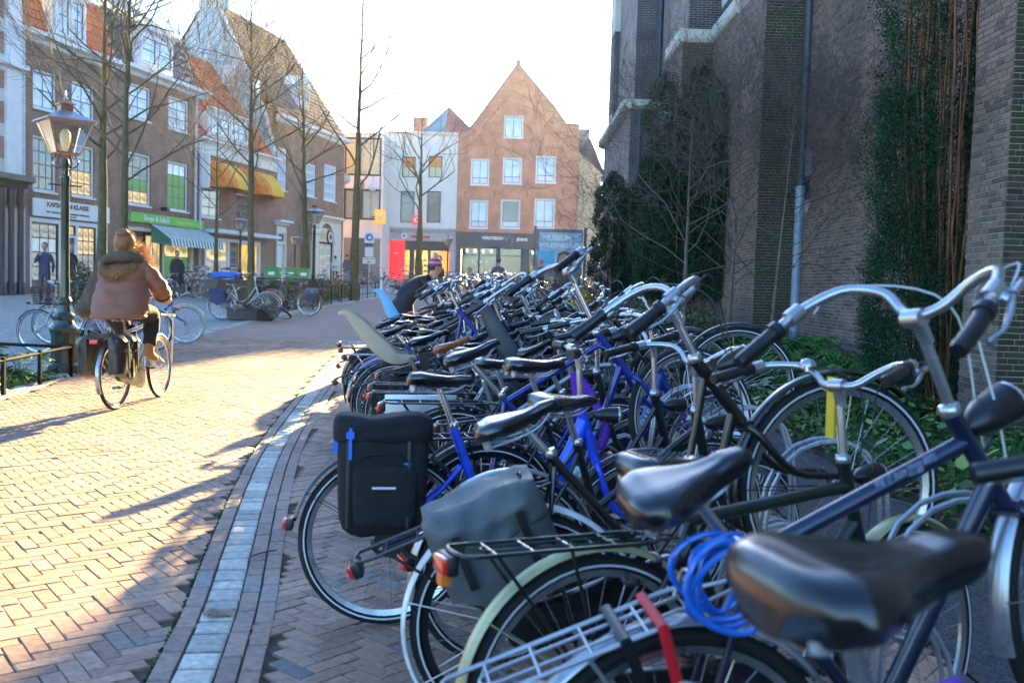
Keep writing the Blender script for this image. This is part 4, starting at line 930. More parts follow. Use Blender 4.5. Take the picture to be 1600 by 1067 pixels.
# yews
def yew(label, x, y, h, w_, n, seed, stems=0, smin=.6, lobes=None, orange=False, group=None, sz=.03, dens=None, stem_h=None):
    rg = random.Random(seed); rs = np.random.RandomState(seed); t = thing('yew_tree', label, 'tree', (x, y, G(y)), 0, group); g0 = G(y)
    sm = mat('orange_yew_bark', (.2, .078, .03), .85, var=.5, scale=5, bump=.6, bscale=50); sm2 = mat('dark_yew_bark', (.04, .022, .016), .9)
    for k in range(stems):
        a = rg.uniform(0, 6.28); r0 = rg.uniform(.02, .3)*w_; r1 = r0+rg.uniform(.06, .28)*w_; hh = h*rg.uniform(.6, 1.0)
        p0 = Vector((math.cos(a)*r0*.6, math.sin(a)*r0*.6, 0)); p1 = Vector((math.cos(a)*r1, math.sin(a)*r1, hh)); b = rg.uniform(.009, .026)
        pts = [p0.lerp(p1, i/9)+Vector((rg.gauss(0, .02), rg.gauss(0, .02), 0))+Vector((math.cos(a), math.sin(a), 0))*.12*w_*math.sin(math.pi*i/9) for i in range(10)]
        MB().tube(pts, [b*(1-.6*i/9) for i in range(10)], 7, False).build('stem', sm if orange or rg.random() < .5 else sm2, t, ang=60)
    Ps, Us, Vs, Rv = [], [], [], []
    lobes = lobes or [(0, 0, 1.0, 1.0)]
    nc = n//36
    for c in range(nc):
        lx, ly, lw, lh = lobes[rs.randint(len(lobes))]; z = h*lh*(smin+(1-smin)*rs.rand()) if dens is None else h*lh*dens(rs.rand())
        f = z/(h*lh); rad = w_/2*lw*(.55+.45*math.sin(math.pi*min(1, .12+f*.8)))*(1.0 if f < .86 else max(.15, (1-f)/.14)**.5)*(1+.18*math.sin(z*3.1+seed)+.12*math.sin(z*7+lx*5))
        a = rs.rand()*2*math.pi; rad *= (.72+.28*rs.rand()**.5)*(1+.12*math.sin(a*5+z*2.3))
        cpos = np.array([lx+math.cos(a)*rad, ly+math.sin(a)*rad, z]); k = 36
        q = cpos+rs.normal(0, .055, (k, 3))*np.array([1, 1, 1.25]); ax = rs.normal(0, 1, (k, 3))+np.array([math.cos(a), math.sin(a), .8]); ax /= np.linalg.norm(ax, axis=1)[:, None]
        v = np.cross(ax, rs.normal(0, 1, (k, 3))); v /= np.linalg.norm(v, axis=1)[:, None]
        Ps.append(q); Us.append(ax*sz*rs.uniform(.7, 1.4, (k, 1))); Vs.append(v*sz*.35); Rv.append(np.clip(rs.rand()*.6+rs.rand(k)*.4, 0, 1))
    o = quads_obj('foliage', np.concatenate(Ps), np.concatenate(Us), np.concatenate(Vs), np.concatenate(Rv), yew_m, t); o['kind'] = 'stuff'
    return t
yew('tall yew with exposed orange stems against the church wall at the right', 5.25, 11.4, 7.4, 2.0, 200000, 4, 95, orange=True, sz=.02, smin=.02,
    lobes=[(-.74, -.3, .36, 1), (-.78, -.25, .36, .5), (.62, -.2, .55, 1), (.35, -.55, .36, .62), (.6, -.5, .45, .8), (.1, .55, .9, 1), (-.3, .5, .6, 1), (-.1, -.6, .16, .9)])
yew('dense double headed dark yew in the middle of the church garden', 4.15, 23.6, 6.5, 1.55, 110000, 9, 16, sz=.036, smin=.16, lobes=[(-.62, 0, .62, .97), (.3, .1, .95, 1), (.5, -.2, .8, .93), (-.2, .3, .8, .8)])
yew('smaller dark yew further along the church, mossy branches below', 3.55, 31.5, 4.6, 1.6, 46000, 15, 14, sz=.045, smin=.12, lobes=[(-.35, 0, .8, 1), (.35, 0, .8, .92)])
yew('low ivy-clad bush climbing beside the far pale blue downpipe', 3.9, 27.5, 4.9, 1.1, 14000, 19, 6, sz=.04, smin=.05)
# bare garden trees and shrubs
tree('bare forked garden tree with pale stem in front of the double headed yew', 3.35, 18.8, 4.6, .055, 1.5, 31, 18, 1.0, (.0, 0), 4, 0, bark2, .42, 'bare garden trees beside the church', .003)
tree('bare garden tree with crooked stem right of the pale forked one', 3.95, 17.6, 4.2, .045, 1.1, 37, 17, 1.1, (.03, 0), 4, 0, bark2, .45, 'bare garden trees beside the church', .003)
tree('slender leaning garden tree with branches over the mossy buttress', 4.35, 16.2, 4.4, .04, .9, 41, 18, 1.2, (.06, 0), 4, 0, bark2, .48, 'bare garden trees beside the church', .003)
tree('bare spiky shrub crossing the view of the warm cream house', 3.15, 31, 3.7, .035, .5, 43, 14, 1.2, (-.05, 0), 3, 0, bark2, .4, 'bare garden trees beside the church', .005)
def hedge(label, x0, x1, y0, y1, h, n, m, seed, sz=.05, cat='hedge', kindname='hedge'):
    rs = np.random.RandomState(seed); t = thing(kindname, label, cat, ((x0+x1)/2, (y0+y1)/2, G((y0+y1)/2)))
    lump = lambda x, y: .75+.25*np.sin(x*3.1+y*2.2)+.15*np.sin(x*7+1)
    P = np.stack([rs.uniform(x0, x1, n), rs.uniform(y0, y1, n), np.zeros(n)], 1); P[:, 2] = h*lump(P[:, 0], P[:, 1])*np.sqrt(rs.rand(n)); P[:, 0] -= (x0+x1)/2; P[:, 1] -= (y0+y1)/2
    U = rs.normal(0, 1, (n, 3)); U /= np.linalg.norm(U, axis=1)[:, None]; V = np.cross(U, rs.normal(0, 1, (n, 3))); V /= np.linalg.norm(V, axis=1)[:, None]
    o = quads_obj('foliage', P, U*sz, V*sz*.5, rs.rand(n), m, t); o['kind'] = 'stuff'
    mb = MB(); rg = random.Random(seed)
    for k in range(int(40+n/150)): x, y = rg.uniform(x0, x1)-(x0+x1)/2, rg.uniform(y0, y1)-(y0+y1)/2; mb.tube([(x, y, 0), (x+rg.gauss(0, .1), y+rg.gauss(0, .1), h*.6), (x+rg.gauss(0, .25), y+rg.gauss(0, .2), h*rg.uniform(.9, 1.3))], [.008, .006, .002], 3, False)
    mb.build('twigs', twig_m, t, ang=0, kind='stuff'); return t
hedge('brownish low shrub border below the far downpipe', 1.9, 4.0, 18, 30, .75, 9000, dry_m, 3)
hedge('shrubs with yellow winter blossom behind the racks', 1.5, 2.6, 27, 30, 1.0, 2500, leaf_mat('yellow_blossom', [(0, (.25, .2, .03)), (.5, (.6, .42, .03)), (1, (.7, .55, .05))]), 4, .04, 'shrub', 'flowering_shrub')
hedge('twiggy green hedge behind the low iron fence across the road', -8.3, -6.7, 29.5, 41, .75, 9000, leaf_mat('hedge_green', [(0, (.05, .09, .03)), (.6, (.12, .17, .06)), (1, (.2, .2, .1))]), 5)
hedge('tall brown shrub behind the green lamp post', -8.3, -7.6, 17.5, 18.6, 1.25, 2600, dry_m, 6, .035, 'shrub', 'shrub')
# ferns
def fern_mesh(seed):
    rg = random.Random(seed); vs, fs, rv = [], [], []
    for k in range(13):
        a = k*2*math.pi/13+rg.uniform(-.2, .2); L_ = rg.uniform(.45, .75); hgt = rg.uniform(.3, .55)
        for i in range(1, 17):
            s = i/17; p = Vector((math.cos(a)*L_*s, math.sin(a)*L_*s, hgt*math.sin(s*2.4))); t_ = Vector((-math.sin(a), math.cos(a), 0)); w_ = .13*math.sin(math.pi*min(1, .15+s*.85))+.01
            f = Vector((math.cos(a), math.sin(a), hgt*1.2*math.cos(s*2.4))).normalized()*.018
            for sg in (-1, 1):
                b = len(vs); e = p+t_*sg*w_+f*1.2-Vector((0, 0, w_*.35)); vs += [tuple(p-f), tuple(p+f*.6), tuple(e+f*.3), tuple((p+e)/2-f*1.1)]; fs.append((b, b+1, b+2, b+3)); rv.append(rg.random())
    me = bpy.data.meshes.new('fronds'); me.from_pydata(vs, [], fs); me.materials.append(fern_m); me.attributes.new('rnd', 'FLOAT', 'FACE').data.foreach_set('value', rv); return me
fm_ = [fern_mesh(i) for i in range(3)]
rf_ = random.Random(5)
for k in range(20):
    x, y = rf_.uniform(3.3, 5.5), rf_.uniform(11.5, 17.5)
    t = thing('fern', 'green arching fern in the garden bed below the church wall', 'fern', (x, y, G(y)), rf_.uniform(0, 6), 'ferns in the church garden')
    o = link('fronds', fm_[k % 3], t); s_ = rf_.uniform(.8, 1.3); o.scale = (s_, s_, s_)
# broad leaved plants: separate leaves
def lf():
    mb = MB(); pr = [(0, 0), (.35, .3), (.5, .36), (.62, .27), (.8, .26), (.9, .1), (1, 0)]
    for s in (-1, 1):
        for (a, b) in zip(pr[:-1], pr[1:]): mb.poly([(a[0], 0, -.02*math.sin(a[0]*3)), (b[0], 0, -.02*math.sin(b[0]*3)), (b[0], s*b[1], .1*b[1]-.08*b[0]), (a[0], s*a[1], .1*a[1]-.08*a[0])])
    return mb.mesh('leaf', ramp_mat('broad_leaf', [(0, (.025, .08, .012)), (.5, (.05, .16, .022)), (.85, (.11, .26, .035)), (1, (.35, .36, .06))], 'obj', .5, 8, 0), 30)
leafme = lf()
def plant(label, x, y, n, s0, h, seed, group):
    rg = random.Random(seed); t = thing('leafy_plant', label, 'plant', (x, y, G(y)), 0, group)
    st_ = MB()
    for k in range(n):
        a = rg.uniform(0, 6.28); r_ = rg.uniform(.03, .3); z = h*rg.uniform(.25, 1)
        p = Vector((math.cos(a)*r_, math.sin(a)*r_, z)); st_.tube([(0, 0, 0), (p.x*.4, p.y*.4, z*.8), tuple(p)], .003, 3, False)
        o = link('leaf', leafme, t, tuple(p)); s_ = s0*rg.uniform(.6, 1.3); o.scale = (s_, s_, s_); o.rotation_euler = (rg.uniform(-.4, .4), rg.uniform(-.1, .7), a)
    st_.build('stalks', fern_m, t, ang=0); return t
for k in range(17):
    x, y = rf_.uniform(2.75, 4.4), rf_.uniform(5.2, 10.5)
    plant('bushy plant with broad bright green leaves behind the near bicycles', x, y, 24, .11, .5, 100+k, 'leafy plants in the church garden')
for k in range(9):
    x, y = -5.85-rf_.uniform(0, 1.3), rf_.uniform(9.2, 12.2)
    plant('leafy green plant inside the low black rail', x, y, 34, .17, .42, 200+k, 'leafy plants inside the low rail')
def cover(name, x0, x1, y0, y1, n, m, sz, h, seed):
    rs = np.random.RandomState(seed); P = np.stack([rs.uniform(x0, x1, n), rs.uniform(y0, y1, n), np.zeros(n)], 1); P[:, 2] = [G(y) for y in P[:, 1]]; P[:, 2] += h*rs.rand(n)**1.3*(.4+.6*np.abs(np.sin(P[:, 0]*2.1+P[:, 1]*1.3)))+.01
    U = rs.normal(0, 1, (n, 3)); U[:, 2] *= .4; U /= np.linalg.norm(U, axis=1)[:, None]; V = np.cross(U, rs.normal(0, .4, (n, 3))+np.array([0, 0, 1])); V /= np.linalg.norm(V, axis=1)[:, None]
    o = quads_obj(name, P, U*sz, V*sz*.55, rs.rand(n), m); tag(o, 'low green ground cover plants filling the garden bed', 'ground cover', None, 'stuff'); return o
cover('ground_cover', 2.65, 5.8, 5, 24, 26000, herb_m, .035, .28, 8)
o = cover('ground_cover', -7.6, -5.75, 8.5, 12.4, 7000, herb_m, .035, .16, 9); o['label'] = 'low green ground cover inside the black rail at left'
rs = np.random.RandomState(77); n = 500
P = np.stack([rs.uniform(2.6, 5.6, n), rs.uniform(4, 16, n), rs.uniform(.01, .3, n)], 1); U = rs.normal(0, 1, (n, 3)); U[:, 2] *= .3; U /= np.linalg.norm(U, axis=1)[:, None]; V = np.cross(U, np.array([0, 0, 1.])+rs.normal(0, .3, (n, 3)))
o = quads_obj('fallen_leaves', P, U*.04, V*.025, rs.rand(n), dry_m); tag(o, 'scattered dry leaves among the garden plants', 'leaves', None, 'stuff')
# brown leaf on the setts, and the sticks beside it
def dryleaf(x, y, s, rz, seed, label):
    rg = random.Random(seed); mb = MB(); out = []
    for k in range(17):
        a = 2*math.pi*k/17; r_ = .5*(.75+.3*abs(math.sin(a*2.5))+rg.uniform(-.1, .12)); out.append((r_*1.3*math.cos(a), r_*.8*math.sin(a), .12+.16*math.sin(a*3+1)*r_+rg.uniform(-.03, .05)))
    for k in range(17): mb.poly([(0, 0, .06), out[k], out[(k+1) % 17]])
    mb.tube([(.6, 0, .15), (.9, .05, .1), (1.1, 0, .05)], .012, 4)
    o = mb.build('dead_leaf', mat('dead_brown_leaf', (.3, .19, .13), .8, var=.35, scale=4, bump=.8, bscale=10), None, (x, y, G(y)+.008), rz); o.scale = (s, s, s); return tag(o, label, 'leaf')
dryleaf(-1.17, 3.88, .1, .3, 3, 'curled brown dead leaf lying on the pale stone setts')
for k, (x_, y_, s_) in enumerate(((-2.6, 4.6, .045), (-1.75, 5.3, .04), (-3.4, 7.2, .05), (-.75, 4.4, .04), (-1.0, 6.2, .045), (-4.2, 8.0, .05))):
    dryleaf(x_, y_, s_, k*1.3, 10+k, ['tiny dead leaf on the sunlit road nearest the camera', 'tiny dead leaf beside the brick border', 'tiny dead leaf in the middle of the sunlit road', 'tiny dead leaf on the pavement by the black pannier wheel', 'tiny dead leaf on the pavement behind the first bicycles', 'tiny dead leaf on the road near the cyclist'][k])
st_ = MB().tube([(-.06, 0, .006), (0, .012, .01), (.09, .02, .006)], .004, 4); tag(st_.build('stick', twig_m, None, (-1.22, 4.75, .01), .8), 'small dark stick lying across the setts above the leaf', 'stick')
# tufts of moss along the joint beside the border
rs = np.random.RandomState(4); n = 1500; yv = 2.6+rs.rand(n)**1.5*9; P = np.stack([[Cx(q)-.152-rs.rand()*.012 for q in yv], yv, [G(q)-.004+rs.rand()*.008 for q in yv]], 1)
U = rs.normal(0, 1, (n, 3)); U /= np.linalg.norm(U, axis=1)[:, None]; V = np.cross(U, rs.normal(0, 1, (n, 3)))
o = quads_obj('joint_moss', P, U*.007, V*.005, rs.rand(n), leaf_mat('dark_moss', [(0, (.02, .035, .01)), (1, (.06, .1, .02))])); tag(o, 'thin line of moss along the joint beside the brick border', 'moss', None, 'stuff')
# ---------------------------------------------------------------- bicycles
rubber = mat('tyre_rubber', (.007, .007, .008), .75, bump=.3, bscale=200)
chrome = mat('brushed_alloy', (.5, .51, .53), .25, .9, var=.12, scale=14)
steel = mat('galvanised_rack', (.42, .44, .47), .35, .7, var=.15)
blackp = mat('black_plastic', (.007, .0075, .009), .36, var=.3, spec=.6)
blackl = mat('black_saddle_vinyl', (.006, .0065, .009), .22, var=.2, scale=9, spec=.8, coat=.35, bump=.12, bscale=260)
tan_l = mat('tan_saddle_leather', (.3, .095, .03), .35, coat=.3, bump=.2, bscale=200)
brown_l = mat('brown_saddle_leather', (.12, .05, .04), .35, coat=.3, bump=.2, bscale=200)
grey_l = mat('grey_saddle_vinyl', (.2, .2, .21), .5)
red_l = mat('red_saddle_vinyl', (.6, .03, .03), .45)
reflex = mat('reflective_stripe', (.62, .64, .66), .4)
redlens = mat('red_lens', (.6, .02, .01), .15, coat=.8)
orlens = mat('orange_reflector', (.8, .2, .03), .3)
lens = mat('lamp_lens', (.6, .62, .65), .08, .6)
cable_b = mat('black_cable', (.02, .02, .022), .4); cable_w = mat('pale_cable', (.55, .55, .54), .4)
canvas_k = mat('black_canvas', (.006, .0065, .009), .8, var=.3, scale=5, bump=.5, bscale=90)
canvas_g = mat('grey_tarpaulin', (.075, .085, .088), .5, var=.18, scale=3, bump=.3, bscale=30)
def paint(name, c, metal=.15, rough=.28): return mat('paint_'+name, c, rough, metal, var=.3, scale=11, coat=.5, spec=.6)
PA = dict(black=paint('black', (.006, .0065, .008)), navy=paint('navy', (.012, .02, .055), .3), blue=paint('bright_blue', (.008, .075, .7)), deep=paint('deep_blue', (.008, .03, .26)),
          grey=paint('steel_grey', (.05, .06, .075), .4), silver=paint('silver', (.36, .38, .41), .7), green=paint('dark_green', (.008, .018, .012)), olive=paint('olive_cream', (.42, .4, .2), .1, .4),
          white=paint('white', (.72, .73, .72), 0), red=paint('red', (.5, .02, .02)), cream=paint('cream', (.6, .52, .38), .0), teal=paint('mint', (.15, .5, .45), .0), brown=paint('anthracite_brown', (.02, .016, .015)), orange=paint('orange', (.7, .2, .03)), purple=paint('purple', (.2, .04, .4)), pink=paint('pink', (.6, .2, .2)))
_c = {}
def cached(key, fn):
    if key not in _c: _c[key] = fn()
    return _c[key]
WR = .335
def ring(mb, R_, prof, n=56, a0=0, a1=2*math.pi, closed=True):
    "sweep a small closed profile [(dr, y)] round the wheel axis y"
    m = n if closed else n+1; rings = []
    for i in range(m):
        a = a0+(a1-a0)*i/n; rings.append([((R_+dr)*math.cos(a), y, (R_+dr)*math.sin(a)) for dr, y in prof])
    if closed: rings.append(rings[0])
    return mb.loft(rings, caps=not closed)
def tyre_mesh(w_=.019, stripe=True, m=None):
    def f():
        mb = MB(); mb.m = 0; ring(mb, WR, [(w_*math.cos(a), w_*math.sin(a)) for a in [2*math.pi*k/9 for k in range(9)]])
        if stripe:
            mb.m = 1
            for s in (-1, 1): ring(mb, WR-.006, [(-.003, s*w_*.9), (.003, s*w_*.93), (.003, s*(w_*.93+.0015)), (-.003, s*(w_*.9+.0015))])
        return mb.mesh('tyre', [m or rubber, reflex])
    return cached(('tyre', w_, stripe, m.name if m else ''), f)
def rim_mesh(m):
    return cached(('rim', m.name), lambda: ring(MB(), WR-.026, [(-.012, -.006), (.008, -.012), (.01, 0), (.008, .012), (-.012, .006)], 48).mesh('rim', m))
def wheel_mesh(n=30, r=.0013):
    def f():
        mb = MB().lathe([(.008, -.055), (.02, -.03), (.02, -.027), (.014, -.02), (.014, .02), (.02, .027), (.02, .03), (.008, .055)], 12, axis='y')
        for i in range(n):
            a = 2*math.pi*i/n; s = 1 if i % 2 else -1; b = a+(.55 if (i//2) % 2 else -.55)
            mb.tube([(.019*math.cos(b), s*.026, .019*math.sin(b)), ((WR-.036)*math.cos(a), 0, (WR-.036)*math.sin(a))], r, 3, False)
        return mb.mesh('wheel', chrome)
    return cached(('wheel', n, r), f)
def guard_mesh(m, a0, a1, w_=.026, name='mudguard', stays=True, R_=.374):
    def f():
        o = [(w_*.0+ .012*math.cos(t)-.004, w_*math.sin(t)) for t in [R(d) for d in (-95, -60, -25, 25, 60, 95)]]
        i = [(p[0]-.0025, p[1]*.93) for p in o[::-1]]
        mb = MB(); ring(mb, R_, o+i, 34, R(a0), R(a1), False)
        if stays:
            for s in (-1, 1):
                for a in (a1-18,) if a1-a0 < 150 else (a1-18, a1-60):
                    mb.tube([(0, s*.052, 0), ((R_)*math.cos(R(a)), s*w_*1.02, R_*math.sin(R(a)))], .0022, 5, False)
        return mb.mesh(name, m, 50)
    return cached(('guard', m.name, a0, a1, w_), f)
def saddle_mesh(m, wd=.1, ln=.27, puff=1.0, studs=False, fat=1.0):
    def f():
        mb = MB(); rings = []; N = 22; K = 22
        for i in range(N+1):
            s = i/N; x = -ln*.48+ln*s
            hw = float(np.interp(s, [0, .06, .2, .34, .5, .66, .85, .96, 1], [.45*wd, .84*wd, wd, .9*wd, .56*wd, .36*wd, .29*wd, .22*wd, .06*wd]))
            zt = float(np.interp(s, [0, .05, .2, .4, .6, .8, .95, 1], [-.016, .004, .012, .003, -.004, 0, -.003, -.016]))*puff
            th = float(np.interp(s, [0, .1, .3, .6, .9, 1], [.035, .056, .058, .045, .036, .02]))*fat
            r_ = []
            for k in range(K):
                a = 2*math.pi*k/K; c, sn = math.cos(a), math.sin(a)
                e = .62; yy = hw*math.copysign(abs(c)**e, c)
                zz = th*.5*math.copysign(abs(sn)**.8, sn)
                if sn > 0: zz -= .010*(1-abs(c))**2*(1 if .1 < s < .75 else .3)
                if sn < 0: yy *= .86
                r_.append((x, yy, zt-th*.5+zz))
            rings.append(r_)
        mb.m = 0; mb.loft(rings)
        mb.m = 1
        for s_ in (-1, 1):
            mb.tube(smooth([(-ln*.38, s_*wd*.55, -.05), (-ln*.1, s_*.03, -.075), (ln*.2, s_*.022, -.07), (ln*.42, s_*.008, -.035)], 4), .0035, 6)
            mb.lathe([(.012, -.075), (.014, -.06), (.012, -.05), (.014, -.045)], 8, (-ln*.38, s_*wd*.55, 0))
            mb.tube([(-ln*.38, s_*wd*.55, -.07), (-ln*.02, s_*.03, -.078)], .004, 6)
        if studs:
            mb.m = 0
            for i in range(9):
                for j in range(-3, 4):
                    if abs(j)*.022 < .09-.006*i: mb.lathe([(.004, 0), (.0035, .003), (.001, .0042)], 6, (-.09+i*.018, j*.022, -.003+.004*puff))
        return mb.mesh('saddle', [m, steel], 55)
    return cached(('saddle', m.name, wd, ln, puff, studs, fat), f)
PT = dict(BB=(.46, 0, .29), SC=(.27, 0, .80), HT=(.80, 0, .90), HB=(.86, 0, .70), RA=(0, 0, .355), FA=(1.10, 0, .355))
def frame_mesh(style, m, m2=None):
    def f():
        BB, SC, HT, HB, RA = [Vector(PT[k]) for k in ('BB', 'SC', 'HT', 'HB', 'RA')]; mb = MB()
        hd = (HT-HB).normalized()
        mb.tube([HB-hd*.02, HT+hd*.02], .02, 14); mb.tube([BB, SC+(SC-BB).normalized()*.02], .0155, 12)
        mb.lathe([(.024, -.036), (.024, .036)], 14, tuple(BB), 'y')
        for z in (-.02, .2): mb.lathe([(.022, z), (.024, z), (.024, z+.015), (.022, z+.015)], 14, tuple(HB))if False else None
        for s in (-1, 1):
            mb.tube([(BB.x-.03, s*.025, BB.z), (BB.x-.12, s*.05, BB.z+.01), (RA.x, s*.06, RA.z)], .0095, 8)
            if style != 'ebike': mb.tube([(SC.x-.005, s*.018, SC.z-.02), (SC.x-.06, s*.045, SC.z-.12), (RA.x, s*.06, RA.z)], .0078, 8)
            else: mb.tube([(SC.x+.03, s*.018, SC.z-.15), (SC.x-.06, s*.045, SC.z-.25), (RA.x, s*.06, RA.z)], .011, 8)
        mb.tube([(.115, -.05, .52), (.115, .05, .52)], .006, 6)
        if style == 'diamond':
            mb.tube([SC-Vector((0, 0, .02)), HT-hd*.03], .0148, 12); mb.tube([HB+hd*.04, BB], .0172, 12)
        elif style == 'gents':
            mb.tube([SC-Vector((0, 0, .02)), HT-hd*.055], .019, 14); mb.tube([HB+hd*.04, BB], .022, 14)
        elif style == 'lady':
            mb.tube(smooth([HB+hd*.03, (.70, 0, .50), (.56, 0, .36), BB], 5), .0165, 12); mb.tube(smooth([HT-hd*.03, (.64, 0, .60), (.46, 0, .46), (.385, 0, .49)], 5), .0125, 12)
        elif style == 'sloper':
            mb.tube([HB+hd*.04, BB], .018, 12); mb.tube([HT-hd*.04, BB.lerp(SC, .52)], .0155, 12)
        elif style == 'oma':
            mb.tube(smooth([HT-hd*.06, (.68, 0, .48), (.56, 0, .34), BB], 6), .0175, 12)
        elif style == 'ebike':
            mb.tube(smooth([HT-hd*.06, (.72, 0, .62), (.58, 0, .40), BB+Vector((.01, 0, .02))], 5), [.034]*4+[.038]*8+[.036]*4, 12, flat=.72)
            mb.tube([BB.lerp(SC, .35), SC], .02, 12)
        return mb.mesh('frame', m, 50)
    return cached(('frame', style, m.name), f)
def fork_mesh(m, susp=False):
    def f():
        HB, HT, FA = [Vector(PT[k]) for k in ('HB', 'HT', 'FA')]; hd = (HT-HB).normalized(); mb = MB(); c = HB-hd*.03
        for s in (-1, 1):
            mb.tube(smooth([c+Vector((0, s*.025, .0)), c+Vector((.015, s*.05, -.04)), c+Vector((.08, s*.055, -.19)), (FA.x-.01, s*.055, FA.z+.05), (FA.x, s*.055, FA.z)], 4), [.013 if not susp else .017]*9+[.011]*7+[.009], 10)
        mb.tube([c+Vector((0, -.04, 0)), c+Vector((0, .04, 0))], .017, 10); mb.lathe([(.006, -.07), (.01, -.065), (.01, .065), (.006, .07)], 8, tuple(FA), 'y')
        return mb.mesh('fork', m, 50)
    return cached(('fork', m.name, susp), f)
BARS = dict(city=[(0, 0, 0), (.01, .05, .0), (.035, .1, .03), (.04, .16, .055), (-.01, .235, .058), (-.09, .27, .045), (-.2, .29, .02)],
            flat=[(0, 0, 0), (.005, .06, .0), (.0, .15, .015), (-.03, .25, .02), (-.06, .32, .02)],
            oma=[(0, 0, 0), (.02, .06, .02), (.05, .13, .07), (.02, .21, .1), (-.1, .255, .08), (-.2, .275, .05), (-.31, .28, .03)],
            swept=[(0, 0, 0), (.03, .05, .01), (.06, .11, .045), (.03, .19, .07), (-.06, .24, .06), (-.16, .265, .03), (-.24, .275, .01)])
def bar_parts(style, zb=1.1):
    "handlebar curve, grips, levers in bike space"
    st = Vector((.775, 0, zb)); pts = [Vector(p) for p in BARS[style]]; L_ = smooth(pts, 6)
    left = [st+p for p in L_]; right = [st+Vector((p.x, -p.y, p.z)) for p in L_]
    return st, left, right
def bar_mesh(style, m, zb):
    def f():
        st, l, r = bar_parts(style, zb); mb = MB().tube(r[::-1]+l[1:], .0115, 12)
        HT = Vector(PT['HT']); mb.tube([HT, (.785, 0, zb-.05)], .0125, 12); mb.tube([(.79, 0, zb-.06), (.782, 0, zb-.02), tuple(st)], [.016, .017, .018], 12)
        mb.lathe([(.02, -.022), (.0205, 0), (.02, .022)], 12, tuple(st), 'y'); mb.lathe([(.021, 0), (.024, .004), (.024, .02), (.018, .026)], 14, (HT.x-.005, 0, HT.z+.015))
        return mb.mesh('handlebar', m, 50)
    return cached(('bar', style, m.name, zb), f)
def grip_mesh(style, s, m, zb, ergo=False):
    def f():
        st, l, r = bar_parts(style, zb); c = l if s > 0 else r; n = len(c); k = max(5, int(n*.2)+2); seg = c[-k:]
        # trim to the last 12.5 cm
        P = [seg[-1]]; tot = 0
        for p in seg[-2::-1]:
            tot += (p-P[-1]).length; P.append(p)
            if tot > .12: break
        P = P[::-1]; d = (P[-1]-P[-2]).normalized(); P.append(P[-1]+d*.006)
        rr = [.0175]+[.0165 if i % 2 else .0172 for i in range(len(P)-2)]+[.015]
        if ergo: rr = [.019]+[.0175+.006*(i/len(P)) for i in range(len(P)-2)]+[.02]
        return MB().tube(P, rr, 14, flat=1.0).tube([P[0]-d*.008, P[0]+d*.012], .021, 14).mesh('grip', m, 50)
    return cached(('grip', style, s, m.name, zb, ergo), f)
def lever_mesh(style, s, m, zb):
    def f():
        st, l, r = bar_parts(style, zb); c = l if s > 0 else r; n = len(c); tot = 0; i = n-1
        while i > 1 and tot < .16: tot += (c[i]-c[i-1]).length; i -= 1
        a = c[i]; d = (c[-1]-c[-3]).normalized(); out = Vector((.5, 0, -.35)).normalized() if abs(d.x) < .7 else Vector((.1, s*.75, -.5)).normalized()
        mb = MB(); mb.tube([a-d*.02, a+d*.02], .019, 12); p0 = a+out*.03
        mb.tube([a, p0], [.012, .011], 8); mb.tube([p0-d*.02, p0-d*.06+out*.0], .008, 8)
        mb.tube(smooth([p0-d*.012, p0+d*.03+out*.014, p0+d*.08+out*.022, p0+d*.115+out*.014, p0+d*.125+out*.02], 4), [.0075]*6+[.006]*10+[.0075], 8, flat=.7)
        return mb.mesh('brake_lever', m, 50)
    return cached(('lever', style, s, m.name, zb), f)
def cable_mesh(style, s, m, zb):
    def f():
        st, l, r = bar_parts(style, zb); c = l if s > 0 else r; a = c[int(len(c)*.66)]+Vector((.035, 0, -.02))
        return MB().tube(smooth([a, a+Vector((.09, -s*.03, .03)), st+Vector((.15, s*.03, -.02)), Vector((.90, s*.025, .86)), Vector((.875, s*.022, .72))], 6), .0026, 6).mesh('cable', m, 60)
    return cached(('cable', style, s, m.name, zb), f)
def lamp_mesh(m, big=False):
    def f():
        k = 1.35 if big else 1; mb = MB()
        mb.m = 0; mb.lathe([(.004, -.075*k), (.018*k, -.062*k), (.03*k, -.03*k), (.034*k, .01*k), (.036*k, .03*k)], 18, (0, 0, 0), 'x')
        mb.m = 1; mb.lathe([(.036*k, .03*k), (.036*k, .036*k), (.02*k, .046*k), (.002, .05*k)], 18, (0, 0, 0), 'x')
        mb.m = 0; mb.tube([(-.02, 0, -.02), (-.045, 0, -.06), (-.07, 0, -.065)], .006, 6)
        return mb.mesh('headlight', [m, lens])
    return cached(('lamp', m.name, big), f)
def crank_mesh():
    def f():
        BB = PT['BB']; mb = MB().lathe([(.085, -.052), (.088, -.05), (.088, -.047), (.085, -.045)], 30, BB, 'y')
        a = R(35); d = Vector((math.cos(a), 0, math.sin(a)))*.168; B = Vector(BB)
        mb.tube([B+Vector((0, -.06, 0)), B+d*.95+Vector((0, -.068, 0))], [.011, .008], 8, flat=.7); mb.tube([B+Vector((0, .06, 0)), B-d*.95+Vector((0, .068, 0))], [.011, .008], 8, flat=.7)
        return mb.mesh('crank', chrome, 50)
    return cached('crank', f)
def pedal_mesh():
    return cached('pedal', lambda: MB().cbox((0, 0, 0), (.09, .085, .022), ch=.004).lathe([(.006, -.06), (.006, .0)], 6, axis='y').mesh('pedal', blackp))
